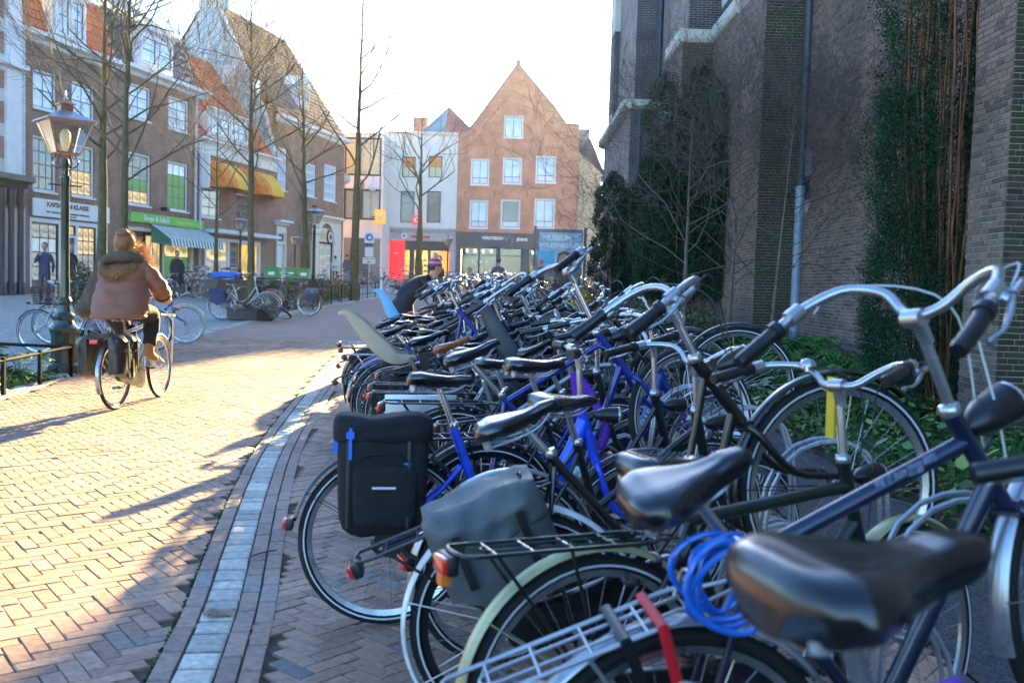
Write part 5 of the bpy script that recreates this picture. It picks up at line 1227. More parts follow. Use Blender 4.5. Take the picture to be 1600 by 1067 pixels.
def case_mesh(m):
    def f():
        B, A = Vector(PT['BB']), Vector(PT['RA']); pts = []
        for i in range(13): a = -math.pi/2+math.pi*i/12; pts.append((B.x+.112*math.cos(a), B.z+.112*math.sin(a)))
        for i in range(13): a = math.pi/2+math.pi*i/12; pts.append((A.x+.062*math.cos(a), A.z+.062*math.sin(a)))
        mb = MB(); 
        def rg(k, y): 
            cx = sum(p[0] for p in pts)/len(pts); cz = sum(p[1] for p in pts)/len(pts); return [(cx+(p[0]-cx)*k, y, cz+(p[1]-cz)*k) for p in pts]
        mb.loft([rg(.97, -.036), rg(1, -.04), rg(1, -.066), rg(.96, -.074)])
        return mb.mesh('chain_case', m, 30)
    return cached(('case', m.name), f)
def rack_mesh(m, wide=False):
    def f():
        z = .745; y = .062 if not wide else .07; mb = MB()
        loop = smooth([(.16, y*.6, z), (.12, y, z), (0, y, z), (-.25, y, z), (-.36, y, z), (-.395, y*.6, z+.004), (-.395, -y*.6, z+.004), (-.36, -y, z), (-.25, -y, z), (0, -y, z), (.12, -y, z), (.16, -y*.6, z)], 4)
        mb.tube(loop, .0058, 8); mb.tube([(.16, y*.6, z), (.175, 0, z-.01), (.16, -y*.6, z)], .0058, 8)
        for s in (-1, 1):
            mb.tube(smooth([(.13, s*y*.4, z), (-.2, s*y*.4, z), (-.3, s*y*.35, z), (-.32, 0, z)], 4), .004, 7)
            mb.tube([(-.30, s*y, z), (-.03, s*.068, .38)], .0052, 8); mb.tube([(-.1, s*y, z), (-.0, s*.068, .38)], .0052, 8)
            mb.tube([(.15, s*y*.6, z), (.235, s*.02, .74)], .0045, 7)
        for x in (-.3, -.2, -.09, .03): mb.tube([(x, -y, z), (x, y, z)], .0038, 6)
        mb.tube(smooth([(.12, -.03, z), (.155, -.03, z+.05), (.155, .03, z+.05), (.12, .03, z)], 4), .004, 7)
        return mb.mesh('carrier', m, 50)
    return cached(('rack', m.name, wide), f)
def tail_mesh():
    def f():
        mb = MB(); mb.m = 0; mb.cbox((0, 0, 0), (.03, .09, .05), ch=.008); mb.m = 1; mb.cbox((-.018, 0, 0), (.02, .082, .042), ch=.008)
        return mb.mesh('tail_light', [blackp, redlens])
    return cached('tail', f)
def lock_mesh():
    def f():
        mb = MB(); mb.tube([(.055*math.cos(R(a)), .055*math.sin(R(a)), 0) for a in range(-50, 231, 20)], .009, 8); mb.cbox((0, .052, 0), (.07, .03, .03), ch=.006); return mb.mesh('ring_lock', blackp)
    return cached('lock', f)
def stand_mesh():
    return cached('stand', lambda: MB().tube([(.28, .05, .3), (.16, .09, .02), (.15, .095, .008)], .008, 8).mesh('kickstand', chrome))
def post_mesh(zs):
    def f():
        a = Vector(PT['SC']); d = (a-Vector(PT['BB'])).normalized(); k = (zs-.05-a.z)/d.z
        mb = MB().tube([a, a+d*k], .0128, 12); mb.lathe([(.019, 0), (.02, .006), (.02, .02), (.017, .024)], 12, tuple(a+Vector((0, 0, .01)))); mb.cbox(tuple(a+d*k), (.05, .045, .022), ch=.005); return mb.mesh('seat_post', chrome)
    return cached(('post', zs), f)
def bag_box(w_, d, h, seed=0, bulge=.012, n=3, taper=.06):
    "soft bag: a cube subdivided, rounded and rumpled"
    bm = bmesh.new(); bmesh.ops.create_cube(bm, size=1); bmesh.ops.subdivide_edges(bm, edges=bm.edges[:], cuts=2**n-1, use_grid_fill=True)
    r_ = random.Random(seed); ph = [r_.uniform(0, 6) for _ in range(6)]
    for v in bm.verts:
        x, y, z = v.co*2
        q = lambda a: math.copysign(abs(a)**1.0, a)
        L8 = (abs(x)**7+abs(y)**7+abs(z)**7)**(1/7); k = 1/L8
        x, y, z = x*k, y*k, z*k
        b = bulge*(math.cos(x*1.4)*math.cos(z*1.4))
        nz = .35*bulge*(math.sin(x*5+ph[0]+z*2)+math.sin(z*6+ph[1]-x*3)+math.sin(x*11+z*9+ph[2])*.5)
        t = 1-taper*(1-z)/2
        v.co = (x*w_/2*t, y*d/2+math.copysign(1, y)*(b+nz)*(abs(y)**2), z*h/2+nz*abs(z))
    vs = [v.co[:] for v in bm.verts]; bm.verts.index_update(); fs = [[v.index for v in f.verts] for f in bm.faces]; bm.free(); return vs, fs
def pannier(root, m, flapm=None, w_=.34, h=.3, both=True, seed=0, straps=None):
    if both:
        r_ = random.Random(seed); ph = [r_.uniform(0, 6) for _ in range(4)]; rings = []; NX = 18
        def sec(f, lid):
            x = -.12-w_/2+w_*f; e = min(1, min(f, 1-f)*9); o = []
            hh = (h*.42 if lid else h)*(1-.1*math.cos(f*6)); t = .012 if lid else 0
            for k in range(27):
                q = -1+2*k/26; a_ = abs(q)
                if a_ < .34: y = q/.34*.105; z = .772-.006*math.cos(q*9)
                else: g = (a_-.34)/.66; y = math.copysign(.105+.055*math.sin(min(1, g*1.6)*math.pi*.62)*(e*.8+.2), q); z = .77-g*hh
                wob = .006*math.sin(f*11+ph[0]+q*5)+.004*math.sin(f*23+ph[1]-q*9)
                o.append((x+wob*.4, y+(math.copysign(t+wob, y) if a_ > .34 else 0), z+wob*.7+t*.6-.012*(1-e)))
            return o
        def shell(lid):
            mb = MB(); outer = [sec(i/NX, lid) for i in range(NX+1)]
            if lid: rings = [o+[(p[0], p[1]*.97, p[2]-.004) for p in o[::-1]] for o in outer]
            else: rings = [o+[(p[0], .075*(1 if p[1] > 0 else -1) if abs(p[1]) > .09 else p[1]*.8, min(p[2]+.01, .745) if abs(p[1]) > .09 else .745) for p in o[::-1]] for o in outer]
            return mb.loft(rings)
        p = shell(False).build('pannier', m, root, ang=60); shell(True).build('flap', flapm or m, p, ang=60)
        for sg in (-1, 1):
            for x in (-.22, -.02): MB().box(x-.012, x+.012, sg*.178-.004, sg*.178+.004, .77-h*.8, .72).build('strap', straps or blackp, p, ang=0)
        return
    for s in ((-1, 1) if both else (-1,)):
        vs, fs = bag_box(w_, .13, h, seed+s); mb = MB().add(vs, fs)
        p = mb.build('pannier', m, root, (-.13, s*.145, .745-h/2-.01), ang=60)
        vs, fs = bag_box(w_*1.03, .05, h*.62, seed+7, .006); f_ = MB().add(vs, fs)
        f_.build('flap', flapm or m, p, (0, s*.055, h*.22), ang=60)
        b = MB()
        for x in (-.09, .09): b.box(x-.012, x+.012, s*.083-.004, s*.083+.004, -h*.3, h*.42)
        b.build('strap', straps or blackp, p, ang=0)
def child_seat(root, m, pad):
    def f():
        # side profile from headrest down the back and along the seat
        pr = smooth([(-.40, 1.36), (-.345, 1.345), (-.30, 1.24), (-.24, 1.08), (-.16, .93), (-.06, .845), (.06, .83), (.13, .845)], 4)
        rings = []
        n = len(pr)
        for i, p in enumerate(pr):
            t = i/(n-1); a = pr[max(0, i-1)]; b = pr[min(n-1, i+1)]; d = (b-a).normalized(); nx, nz = -d.y, d.x  # Vector (x, y=z)
            if nz < 0: nx, nz = -nx, -nz
            if t < .75 and nx < 0: nx, nz = -nx, -nz
            wing = float(np.interp(t, [0, .12, .3, .55, .8, 1], [.02, .035, .1, .14, .08, .03])); hw = float(np.interp(t, [0, .1, .4, .7, 1], [.07, .1, .135, .15, .11]))
            sec = []
            for (yy, q) in ((-1, 1), (-1.02, .55), (-.94, .12), (-.6, 0), (0, -.03), (.6, 0), (.94, .12), (1.02, .55), (1, 1)):
                sec.append((p.x+nx*wing*q, yy*hw, p.y+nz*wing*q))
            sec2 = [(x_-nx*.012+0, y_*1.05, z_-nz*.012) for (x_, y_, z_) in sec[::-1]]
            rings.append(sec+sec2)
        mb = MB().loft(rings); return mb.mesh('child_seat_shell', m, 60)
    sh = link('child_seat_shell', f(), root); sh.scale = (.88, .88, .88); sh.location = (0, 0, .095)
    mb = MB()
    for s in (-1, 1):
        mb.tube(smooth([(-.28, s*.06, 1.22), (-.2, s*.07, 1.05), (-.1, s*.09, .93), (.02, s*.1, .87)], 4), .012, 6, flat=.3)
        mb.tube([(.08, s*.13, .86), (.1, s*.16, .72), (.12, s*.17, .55)], .018, 8, flat=.5); mb.cbox((.15, s*.17, .53), (.14, .07, .02), ch=.006)
    mb.build('harness', pad, sh)
    vs, fs = bag_box(.2, .24, .05, 5, .006); MB().add(vs, fs).build('seat_pad', pad, sh, (.0, 0, .865))
    MB().box(-.08, .2, -.05, .05, .745, .79).box(.13, .2, -.08, .08, .73, .86).build('seat_bracket', blackp, root)
def basket(root, m, x=.98, z=.98, w_=.36, d=.26, h=.24, solid=False, rows=6):
    mb = MB()
    def rect(k, zz): return [(x-d/2*k, -w_/2*k, zz), (x+d/2*k, -w_/2*k, zz), (x+d/2*k, w_/2*k, zz), (x-d/2*k, w_/2*k, zz), (x-d/2*k, -w_/2*k, zz)]
    for j in range(rows+1):
        k = .82+.18*j/rows; mb.tube(rect(k, z-h/2+h*j/rows), .005 if j < rows else .008, 5)
    for e in range(4):
        a0, a1 = Vector(rect(.82, z-h/2)[e]), Vector(rect(.82, z-h/2)[e+1]); b0, b1 = Vector(rect(1, z+h/2)[e]), Vector(rect(1, z+h/2)[e+1]); n = 9
        for i in range(n): mb.tube([a0.lerp(a1, i/n), b0.lerp(b1, i/n)], .003 if not solid else .006, 4)
    a = rect(.82, z-h/2)
    for i in range(8): mb.tube([Vector(a[0]).lerp(Vector(a[3]), i/7), Vector(a[1]).lerp(Vector(a[2]), i/7)], .003, 4)
    if solid: mb.loft([[tuple(p) for p in rect(.815, z-h/2)[:4]], [tuple(p) for p in rect(.985, z+h/2)[:4]]])
    mb.build('basket', m, root)
STEER = {'fork', 'front_wheel', 'front_mudguard', 'handlebar', 'grip', 'brake_lever', 'cable', 'headlight', 'bell', 'basket', 'front_rack', 'bar_tag'}
def steer_matrix(a):
    HT, HB = Vector(PT['HT']), Vector(PT['HB']); ax = (HT-HB).normalized()
    return Matrix.Translation(HB) @ Matrix.Rotation(a, 4, ax) @ Matrix.Translation(-HB)
def make_bike(label, frame='lady', col='black', bar='city', zb=1.1, saddle=None, sadl=(.1, .27), zs=.97, guard='black', fguard=None, rack='black', case='black', lamp=True, tyre=None, stripe=True,
              barm=None, gripm=None, levers=True, ergo=False, lite=False, steer=0, group='bicycles parked in the cycle racks', susp=False, stand=False, studs=False, bell=False, cablem=None, gs=(12, 205), gf=(28, 175), cat='bicycle', studn=30, fat=1.15, tilt=0):
    m = PA[col]; saddle = saddle or blackl; barm = barm or chrome; gripm = gripm or blackp
    r = thing('bicycle', label, cat, (0, 0, 0), 0, group)
    link('frame', frame_mesh(frame, m), r); link('fork', fork_mesh(m, susp), r)
    for nm, p in (('rear_wheel', PT['RA']), ('front_wheel', PT['FA'])):
        w_ = link(nm, wheel_mesh(studn), r, p); link('tyre', tyre_mesh(.019, stripe, tyre), w_); link('rim', rim_mesh(chrome if col != 'black' or rnd.random() < .6 else blackp), w_)
    if guard: link('rear_mudguard', guard_mesh(PA[guard], *gs, name='rear_mudguard'), r, PT['RA']); link('front_mudguard', guard_mesh(PA[fguard or guard], *gf, name='front_mudguard'), r, PT['FA'])
    o = link('saddle', saddle_mesh(saddle, *sadl, studs=studs, fat=fat), r, (.205, 0, zs)); o.rotation_euler = (0, R(rnd.uniform(-3, 2)-tilt), 0)
    link('seat_post', post_mesh(zs), r); link('handlebar', bar_mesh(bar, barm, zb), r)
    for s in (-1, 1): link('grip', grip_mesh(bar, s, gripm, zb, ergo), r)
    if not lite:
        if levers:
            for s in (-1, 1): link('brake_lever', lever_mesh(bar, s, barm, zb), r); link('cable', cable_mesh(bar, s, cablem or cable_b, zb), r)
        link('crank', crank_mesh(), r)
        a = R(35); B = Vector(PT['BB']); d = Vector((math.cos(a), 0, math.sin(a)))*.168
        link('pedal', pedal_mesh(), r, tuple(B+d+Vector((0, -.125, 0)))); o = link('pedal', pedal_mesh(), r, tuple(B-d+Vector((0, .125, 0)))); o.rotation_euler = (0, 0, math.pi)
        o = link('ring_lock', lock_mesh(), r, (.135, 0, .66)); o.rotation_euler = (0, R(-35), 0)
    if case: link('chain_case', case_mesh(PA[case]), r)
    if rack: link('carrier', rack_mesh(PA[rack] if rack != 'steel' else steel), r); link('tail_light', tail_mesh(), r, (-.405, 0, .72))
    elif guard: link('tail_light', tail_mesh(), r, (-.385, 0, .42))
    if lamp: link('headlight', lamp_mesh(barm if lamp == 'c' else blackp, lamp == 'big'), r, (.925, 0, .87))
    if bell: MB().lathe([(.026, 0), (.025, .01), (.017, .021), (.002, .025)], 16).lathe([(.01, -.015), (.01, 0)], 8).build('bell', chrome, r, (.81, .13 if bell > 0 else -.13, zb+.055))
    if stand: link('kickstand', stand_mesh(), r)
    if steer: set_steer(r, steer)
    return r
def set_steer(r, a):
    S = steer_matrix(R(a))
    for c in children(r):
        if c.name.split('.')[0] in STEER: c.matrix_basis = S @ c.matrix_basis
def place(r, x, y, az, pitch=0, lean=0):
    p = R(pitch); r.location = (x, y, G(y)+.355*(1-math.cos(p))-.001); r.rotation_euler = (R(lean), -p, math.pi/2-R(az))
    return r
def recolor(r, col, guard=None, tree=None):
    for c in children(r):
        n = c.name.split('.')[0]
        if n in ('frame', 'fork', 'rear_mudguard', 'front_mudguard', 'saddle'):
            mm = {'frame': PA[col], 'fork': PA[col]}.get(n)
            if 'mudguard' in n and guard: mm = PA[guard]
            if mm: c.material_slots[0].link = 'OBJECT'; c.material_slots[0].material = mm
def decal(r, body, size, m, p0, p1, y=-.02, frac=.5, off=0, name='lettering', bold=.004):
    "word printed along a frame tube from p0 to p1 (x, z)"
    a = math.atan2(p1[1]-p0[1], p1[0]-p0[0]); x = p0[0]+(p1[0]-p0[0])*frac; z = p0[1]+(p1[1]-p0[1])*frac
    return text_mesh(name, body, size, m, r, (x, y, z), (R(90), 0, 0), ext=.0008, bold=bold).__setattr__('rotation_euler', (R(90), -a, 0))

HI = 23
def deco(b, body, size, m, p0, p1, y, frac, bold=.002, flip=False):
    "word printed along a frame tube, standing on the near side"
    a = math.atan2(p1[1]-p0[1], p1[0]-p0[0])+(math.pi if flip else 0); x = p0[0]+(p1[0]-p0[0])*frac; z = p0[1]+(p1[1]-p0[1])*frac
    return text_mesh('lettering', body, size, m, b, (x, y, z), (Matrix.Rotation(-a, 4, 'Y') @ Matrix.Rotation(R(90), 4, 'X')).to_euler(), ext=.0008, bold=bold)
def strap_loop(b, pts, r, m, name='chain_lock', flat=.5): return MB().tube(smooth(pts, 5), r, 8, flat=flat).build(name, m, b)
purple_m = mat('purple_textile', (.16, .03, .5), .9, bump=.6, bscale=60); pink_m = mat('pink_textile', (.62, .2, .22), .9, bump=.5, bscale=60)
yellow_m = mat('yellow_tag', (.8, .55, .03), .5); redst = mat('red_strap', (.65, .01, .02), .5); bluecab = mat('blue_coil', (.01, .13, .55), .25, coat=.6, var=.05)
# --- the nearest bicycles, from the camera outwards
b = make_bike('closest bicycle, its big glossy black saddle filling the lower right corner', 'gents', 'black', zs=1.13, sadl=(.128, .29), fat=1.65, tilt=6, saddle=mat('polished_saddle_vinyl', (.005, .006, .009), .24, var=.2, scale=5, spec=.6, coat=.25, bump=.04, bscale=200), case=None, rack='steel', bar='city', steer=-10, cablem=cable_b); B6 = place(b, .20, .98, 74, 0, 0)
strap_loop(b, [(.29, -.03, .98), (.31, -.05, .9), (.33, -.05, .8), (.35, -.04, .72)], .02, purple_m)
vs_, fs_ = bag_box(.32, .2, .2, 4, .02); MB().add(vs_, fs_).build('plastic_bag', mat('pale_plastic_bag', (.5, .54, .58), .3, var=.1, scale=4, bump=.6, bscale=25), b, (-.1, 0, .86), ang=60)
b = make_bike('navy gents bicycle with silver carrier, turned silver handlebar and coiled blue cable lock', 'gents', 'navy', 'swept', 1.14, guard='silver', rack='steel', case='black', lamp='big', zs=1.02, steer=22, fat=1.6, saddle=mat('polished_saddle_vinyl', (.005, .006, .009), .14), sadl=(.118, .285), cablem=cable_w, stripe=False); B5 = place(b, .50, 2.06, 82, 21, 7)
co = MB(); rq = random.Random(3)
for k in range(6):
    rx_, rz_ = rq.uniform(.075, .1), rq.uniform(.085, .115); c_ = (.27+rq.uniform(-.022, .022), -.07-.02*k, .705+rq.uniform(-.02, .02)); tl = rq.uniform(-.25, .25)
    co.tube([(c_[0]+rx_*math.cos(a)+.02*math.sin(2*a+k), c_[1]-.02*a/6.28+tl*.1*math.sin(a), c_[2]+rz_*math.sin(a)) for a in [2*math.pi*q/22 for q in range(24)]], .0085, 8)
co.tube(smooth([(.27, -.1, .8), (.36, -.09, .79), (.4, -.06, .7)], 5), .0065, 8); co.build('cable_lock', bluecab, b, (-.035, -.02, .26)).scale = (.8, .8, .8)
MB().tube([(.06, -.075, .755), (.06, .075, .755)], .011, 6, flat=.3).tube([(.06, -.076, .755), (.05, -.085, .6), (.04, -.085, .45)], .012, 6, flat=.25).build('luggage_strap', redst, b)
MB().tube([(-.02, -.075, .757), (-.02, .075, .757)], .012, 6, flat=.4).tube([(-.02, -.076, .757), (-.01, -.09, .55), (.0, -.08, .36)], .012, 6, flat=.4).build('luggage_strap', blackp, b)
mb = MB()
for k_, (a0_, w0_, z0_, h0_) in enumerate(((.585, .022, .0, .02), (.612, .012, -.002, .024), (.629, .03, .004, .014), (.663, .034, -.004, .024), (.7, .03, .006, .018))): mb.m = 0; mb.box(a0_, a0_+w0_, -.0195, -.0185, .828+z0_+(a0_-.58)*.06, .828+z0_+h0_+(a0_-.58)*.06)
mb.build('worn_decal', mat('worn_decal', (.16, .2, .3), .5, var=.6, scale=60), b, ang=0)
b = make_bike('dark green bicycle with olive cream mudguards, dark carrier and round bell', 'gents', 'green', 'city', 1.14, guard='olive', rack='green', case='black', studs=True, bell=1, zs=.96, steer=14, lamp=True); B4 = place(b, .24, 2.45, 68, 0, -1)
MB().box(.79, .80, .04, .075, .98, 1.16).box(.78, .82, .035, .08, 1.12, 1.15).build('bar_tag', yellow_m, b)
MB().cbox((-.415, 0, .70), (.03, .045, .07), ch=.01).build('reflector', orlens, b)
b = make_bike('bicycle with white mudguard and a worn grey tarpaulin double pannier', 'lady', 'black', 'swept', 1.1, guard='white', fguard='black', rack='black', case='black', zs=.985, steer=8, ergo=True, sadl=(.09, .28)); B3 = place(b, .2, 2.95, 84, HI, 1)
pannier(b, canvas_g, canvas_g, .36, .27, True, 3)
for c in b.children:
    if c.name.startswith('pannier'): c.location = (.13, 0, .02)
b = make_bike('black bicycle with pale silver mudguards behind the grey tarpaulin pannier', 'sloper', 'black', 'city', 1.12, guard='silver', rack=None, case='black', zs=1.0, steer=12); B2 = place(b, .0, 3.5, 66, 0, 2)
b = make_bike('bright blue bicycle carrying one large black roll-top pannier', 'ebike', 'blue', 'flat', 1.12, guard='black', rack=None, case='black', zs=1.03, ergo=True, steer=-6, gs=(12, 168), sadl=(.075, .28)); B1 = place(b, -.49, 3.86, 82, 0, -2)
vs_, fs_ = bag_box(.36, .17, .44, 11, .014, taper=.08); pn = MB().add(vs_, fs_).build('pannier', canvas_k, b, (-.02, -.165, .635), ang=60)
vs_, fs_ = bag_box(.385, .19, .11, 5, .014, taper=0); MB().add(vs_, fs_).build('roll_top', canvas_k, pn, (0, .0, .19), ang=60)
vs_, fs_ = bag_box(.25, .04, .24, 6, .006); MB().add(vs_, fs_).build('front_pocket', canvas_k, pn, (0.01, -.085, -.06), ang=60)
bl = mat('blue_webbing', (.02, .16, .7), .6)
MB().box(-.13, -.118, -.108, -.1, .08, .2).box(-.14, -.11, -.112, -.1, .16, .185).box(.08, .11, -.1, -.094, .06, .067).build('buckle', bl, pn, ang=0)
MB().box(-.19, -.165, -.06, .05, .1, .17).build('blue_side_patch', bl, pn, ang=0)
MB().box(-.04, .05, -.118, -.112, -.03, -.022).build('reflective_bar', reflex, pn, ang=0)
MB().tube([(-.13, -.105, .15), (-.13, -.108, -.18)], .008, 4, flat=.3).tube([(.1, -.1, .15), (.1, -.105, -.18)], .008, 4, flat=.3).build('webbing', blackp, pn)
MB().tube(smooth([(-.1, -.1, .07), (-.05, -.115, .1), (.05, -.115, .1), (.1, -.1, .07)], 5), .003, 5).build('elastic_cord', blackp, pn)
b = make_bike('black bicycle with tall flat black saddle just behind the bright blue one', 'lady', 'black', 'city', 1.15, guard='black', rack='black', case='black', zs=1.08, steer=10, sadl=(.085, .28)); place(b, -.10, 4.15, 72, 0, 1)
deco(b, 'VUSI', .055, reflex, (.46, .29), (.86, .70), -.02, .62)
b = make_bike('deep blue bicycle with diamond frame and tilted black saddle, front wheel raised', 'diamond', 'deep', 'city', 1.24, guard=None, rack=None, case=None, zs=1.08, steer=20, sadl=(.08, .28)); place(b, .03, 4.5, 84, HI, 1)
strap_loop(b, [(.62, -.06, .80), (.65, -.08, .68), (.66, -.07, .5), (.6, -.05, .42), (.57, -.07, .55), (.59, -.07, .7), (.62, -.06, .80)], .02, purple_m)
b = make_bike('deep blue electric bicycle with thick frame and black grips beside the garden', 'ebike', 'deep', 'flat', 1.16, guard='black', rack='black', case='black', zs=1.0, steer=12, ergo=True); place(b, .12, 4.95, 78, 8, 0)
deco(b, 'GAZELLE', .05, reflex, (.46, .29), (.82, .78), -.03, .6)
b = make_bike('black bicycle lettered along its sloping tube, steel grey saddle clamp', 'lady', 'black', 'swept', 1.13, guard='black', rack='black', case='black', zs=.99, steer=-8); place(b, -.3, 5.3, 80, 0, 1)
deco(b, 'AVANT', .05, reflex, (.50, .32), (.84, .68), -.02, .55)
# large bare bike standing nose-on towards the garden with a pale metal carrier plate
b = make_bike('silver bicycle with pale metal side plates over its rear wheel', 'sloper', 'silver', 'flat', 1.12, guard='black', rack='black', case='black', zs=1.02, steer=0); place(b, -.42, 5.7, 80, 0, -2)
MB().cbox((-.12, -.1, .62), (.42, .01, .24), ch=.004).build('side_plate', mat('brushed_plate', (.5, .5, .48), .35, .7), b)
# ---- the long row: prototypes, then copies
protos = {}
def proto(key, **k):
    if key not in protos:
        b = make_bike('-', **k); protos[key] = b
        return b
TYPES = [
 ('a', dict(frame='lady', col='black', bar='city', guard='black', rack='black', case='black')),
 ('b', dict(frame='gents', col='grey', bar='city', guard='grey', rack='black', case='black', saddle=brown_l)),
 ('c', dict(frame='diamond', col='brown', bar='flat', guard=None, rack=None, case=None, zs=1.02)),
 ('d', dict(frame='oma', col='black', bar='oma', guard='black', rack='black', case='black', saddle=tan_l, lamp='big')),
 ('e', dict(frame='ebike', col='navy', bar='flat', guard='black', rack='black', case='black', ergo=True)),
 ('f', dict(frame='sloper', col='silver', bar='swept', guard='silver', rack='steel', case='black')),
 ('g', dict(frame='lady', col='red', bar='city', guard='white', rack='black', case='black', saddle=red_l)),
 ('h', dict(frame='gents', col='black', bar='swept', guard='cream', rack='steel', case='black', zs=.99))]
SAD = {'a': 'black', 'b': 'brown leather', 'c': 'black', 'd': 'tan leather', 'e': 'black', 'f': 'black', 'g': 'red', 'h': 'black'}
FRM = {'a': 'step-through', 'b': 'gents', 'c': 'diamond', 'd': 'curved grandma', 'e': 'thick tubed electric', 'f': 'sloping', 'g': 'step-through', 'h': 'gents'}
CN = dict(black='black', grey='steel grey', brown='anthracite', navy='navy', silver='silver', red='red', deep='deep blue', blue='bright blue', white='white', green='dark green', teal='mint green', orange='orange', purple='purple', cream='cream')
used = set(); seen = {}
def put(key, x, y, az, pitch, lean=0, col=None, label=None, group='bicycles parked in the long rack row', steer=0, guard=None):
    k = dict(TYPES)[key]; c = col or k['col']
    if key not in protos: protos[key] = make_bike('x', group=group, **k); b = protos[key]; fresh = True
    else: b = dup(protos[key], tree=tree_()); fresh = False
    base = [f for f in (children_fast(b))]
    if col: recolor_fast(b, col, guard)
    elif not fresh: recolor_fast(b, k['col'], k.get('guard'))
    for ch in base:
        if ch.name.split('.')[0] in STEER: ch.matrix_basis = steer_matrix(R(steer)) @ Matrix.Translation(PT['FA'] if ch.name.startswith(('front_wheel', 'front_mud')) else ((.925, 0, .87) if ch.name.startswith('headlight') else (0, 0, 0)))
    b['group'] = group
    if label is None:
        d = 'nearer' if y < 10 else ('middle' if y < 15 else 'far'); st = 'front wheel raised' if pitch > 10 else 'standing level'
        label = f"{CN[c]} {FRM[key]} bicycle with {SAD[key]} saddle, {st}, {d} rack"
    b['label'] = label; place(b, x, y, az, pitch, lean); return b
_tree = {}
def tree_():
    if not _tree:
        for o in bpy.data.objects:
            if o.parent is not None: _tree.setdefault(o.parent.name, []).append(o)
    for kk, p in protos.items():
        if p.name not in _tree:
            for o in bpy.data.objects:
                if o.parent is not None and (o.parent == p or o.parent.parent == p): 
                    l = _tree.setdefault(o.parent.name, [])
                    if o not in l: l.append(o)
    return _tree
def children_fast(b): return list(b.children)
def recolor_fast(b, col, guard):
    for c in b.children:
        n = c.name.split('.')[0]; mm = PA[col] if n in ('frame', 'fork') else (PA[guard] if guard and 'mudguard' in n else None)
        if mm and c.material_slots: c.material_slots[0].link = 'OBJECT'; c.material_slots[0].material = mm
rb = random.Random(21)
rowx = lambda y: float(np.interp(y, [5.5, 6.8, 7.6, 9, 10.4, 11.5, 13, 16, 20, 25], [-.3, -.5, -.8, -1.1, -1.35, -1.25, -1.2, -1.1, -.8, -.2]))
yy = 6.15; i = 0
seq = ['b', 'd', 'a', 'e', 'c', 'a', 'f', 'b', 'a', 'e', 'h', 'a', 'c', 'g', 'a', 'b', 'd', 'e', 'a', 'f', 'a', 'c', 'h', 'a', 'b', 'e', 'g', 'a', 'd', 'a', 'c', 'f', 'b', 'a', 'e', 'h', 'a', 'd', 'a', 'b', 'c', 'a']
colo = {5: 'deep', 8: 'purple', 11: 'green', 14: 'orange', 18: 'navy', 20: 'white', 23: 'deep', 27: 'red', 29: 'teal'}
while yy < 22:
    key = seq[i % len(seq)]; hi = HI if i % 2 else 0
    if i == 1: hi = HI
    jx = rb.uniform(-.12, .1)
    if hi: jx += .17
    b = put(key, rowx(yy)+jx, yy, 84+rb.uniform(-7, 7), hi+rb.uniform(-1, 1)*(1 if hi else 0), rb.uniform(-4, 4), colo.get(i), steer=rb.uniform(-22, 26))
    if i in (3, 9, 16): pannier(b, canvas_k, None, .32, .28, True, i)
    if i == 7: pannier(b, mat('purple_canvas', (.1, .06, .25), .8), None, .34, .28, True, i)
    if i == 12: basket(b, mat('white_wicker', (.7, .66, .55), .7), solid=True)
    if i == 6: strap_loop(b, [(1.1+.24*math.cos(t), -.03, .355+.24*math.sin(t)) for t in [k*.5 for k in range(0, 10)]], .022, pink_m)
    yy += .40+rb.uniform(-.03, .03); i += 1
yy = 5.9; i = 0
while yy < 14.5:
    put('aechaebcadf'[i % 11], rowx(yy)+.78+rb.uniform(-.1, .2), yy, 84+rb.uniform(-8, 8), HI+rb.uniform(0, 3), rb.uniform(-4, 4), ['black', 'brown', None, 'black', 'grey'][i % 5], group='raised bicycles on the garden side of the racks', steer=rb.uniform(-25, 30))
    yy += .55; i += 1
# three bicycles carrying child seats with their backs over the road
b = make_bike('bicycle with cream plastic child seat leaning back over the road', 'lady', 'navy', 'city', 1.1, guard='black', rack='black', case='black', steer=10); place(b, -.58, 7.2, 84, 17, 2)
child_seat(b, mat('cream_plastic', (.44, .36, .25), .5, var=.12, scale=3), mat('brown_cloth', (.16, .11, .1), .9)); pannier(b, canvas_k, None, .34, .3, False, 2)
b = make_bike('bicycle with bright light blue child seat leaning back over the road', 'lady', 'red', 'city', 1.1, guard='black', rack='black', case='black', steer=0); place(b, -1.18, 10.9, 84, 2, 0)
child_seat(b, mat('sky_blue_plastic', (.13, .42, .75), .45, var=.06), canvas_k)
b = make_bike('bicycle with dark grey child seat pointing up behind the wicker basket', 'gents', 'grey', 'city', 1.15, guard='black', rack='black', case='black', steer=0); place(b, .12, 6.75, 84, 3, 0)
child_seat(b, mat('dark_grey_plastic', (.05, .055, .065), .45), canvas_k)
b = make_bike('black bicycle parked furthest into the road, its rear wheel and yellow reflector showing', 'lady', 'black', 'city', 1.1, guard='black', rack='black', case='black'); place(b, -1.4, 10.1, 84, 0, -2)
# second cluster of cycles further up the street
n = 0
for k in range(34):
    d = rb.uniform(25, 46); x = rb.uniform(-3.2, 2.8)*d/36
    key = rb.choice('afhbcaed'); c = rb.choice([None, None, 'white', 'silver', 'deep', 'red'])
    st = 'in the crowded racks before the jeans shop'
    b = put(key, x, d, rb.uniform(20, 150), 0, rb.uniform(-4, 4), c, label=f"distant {CN[c or dict(TYPES)[key]['col']]} {FRM[key]} bicycle {st}", group='distant bicycles crowded before the jeans shop')
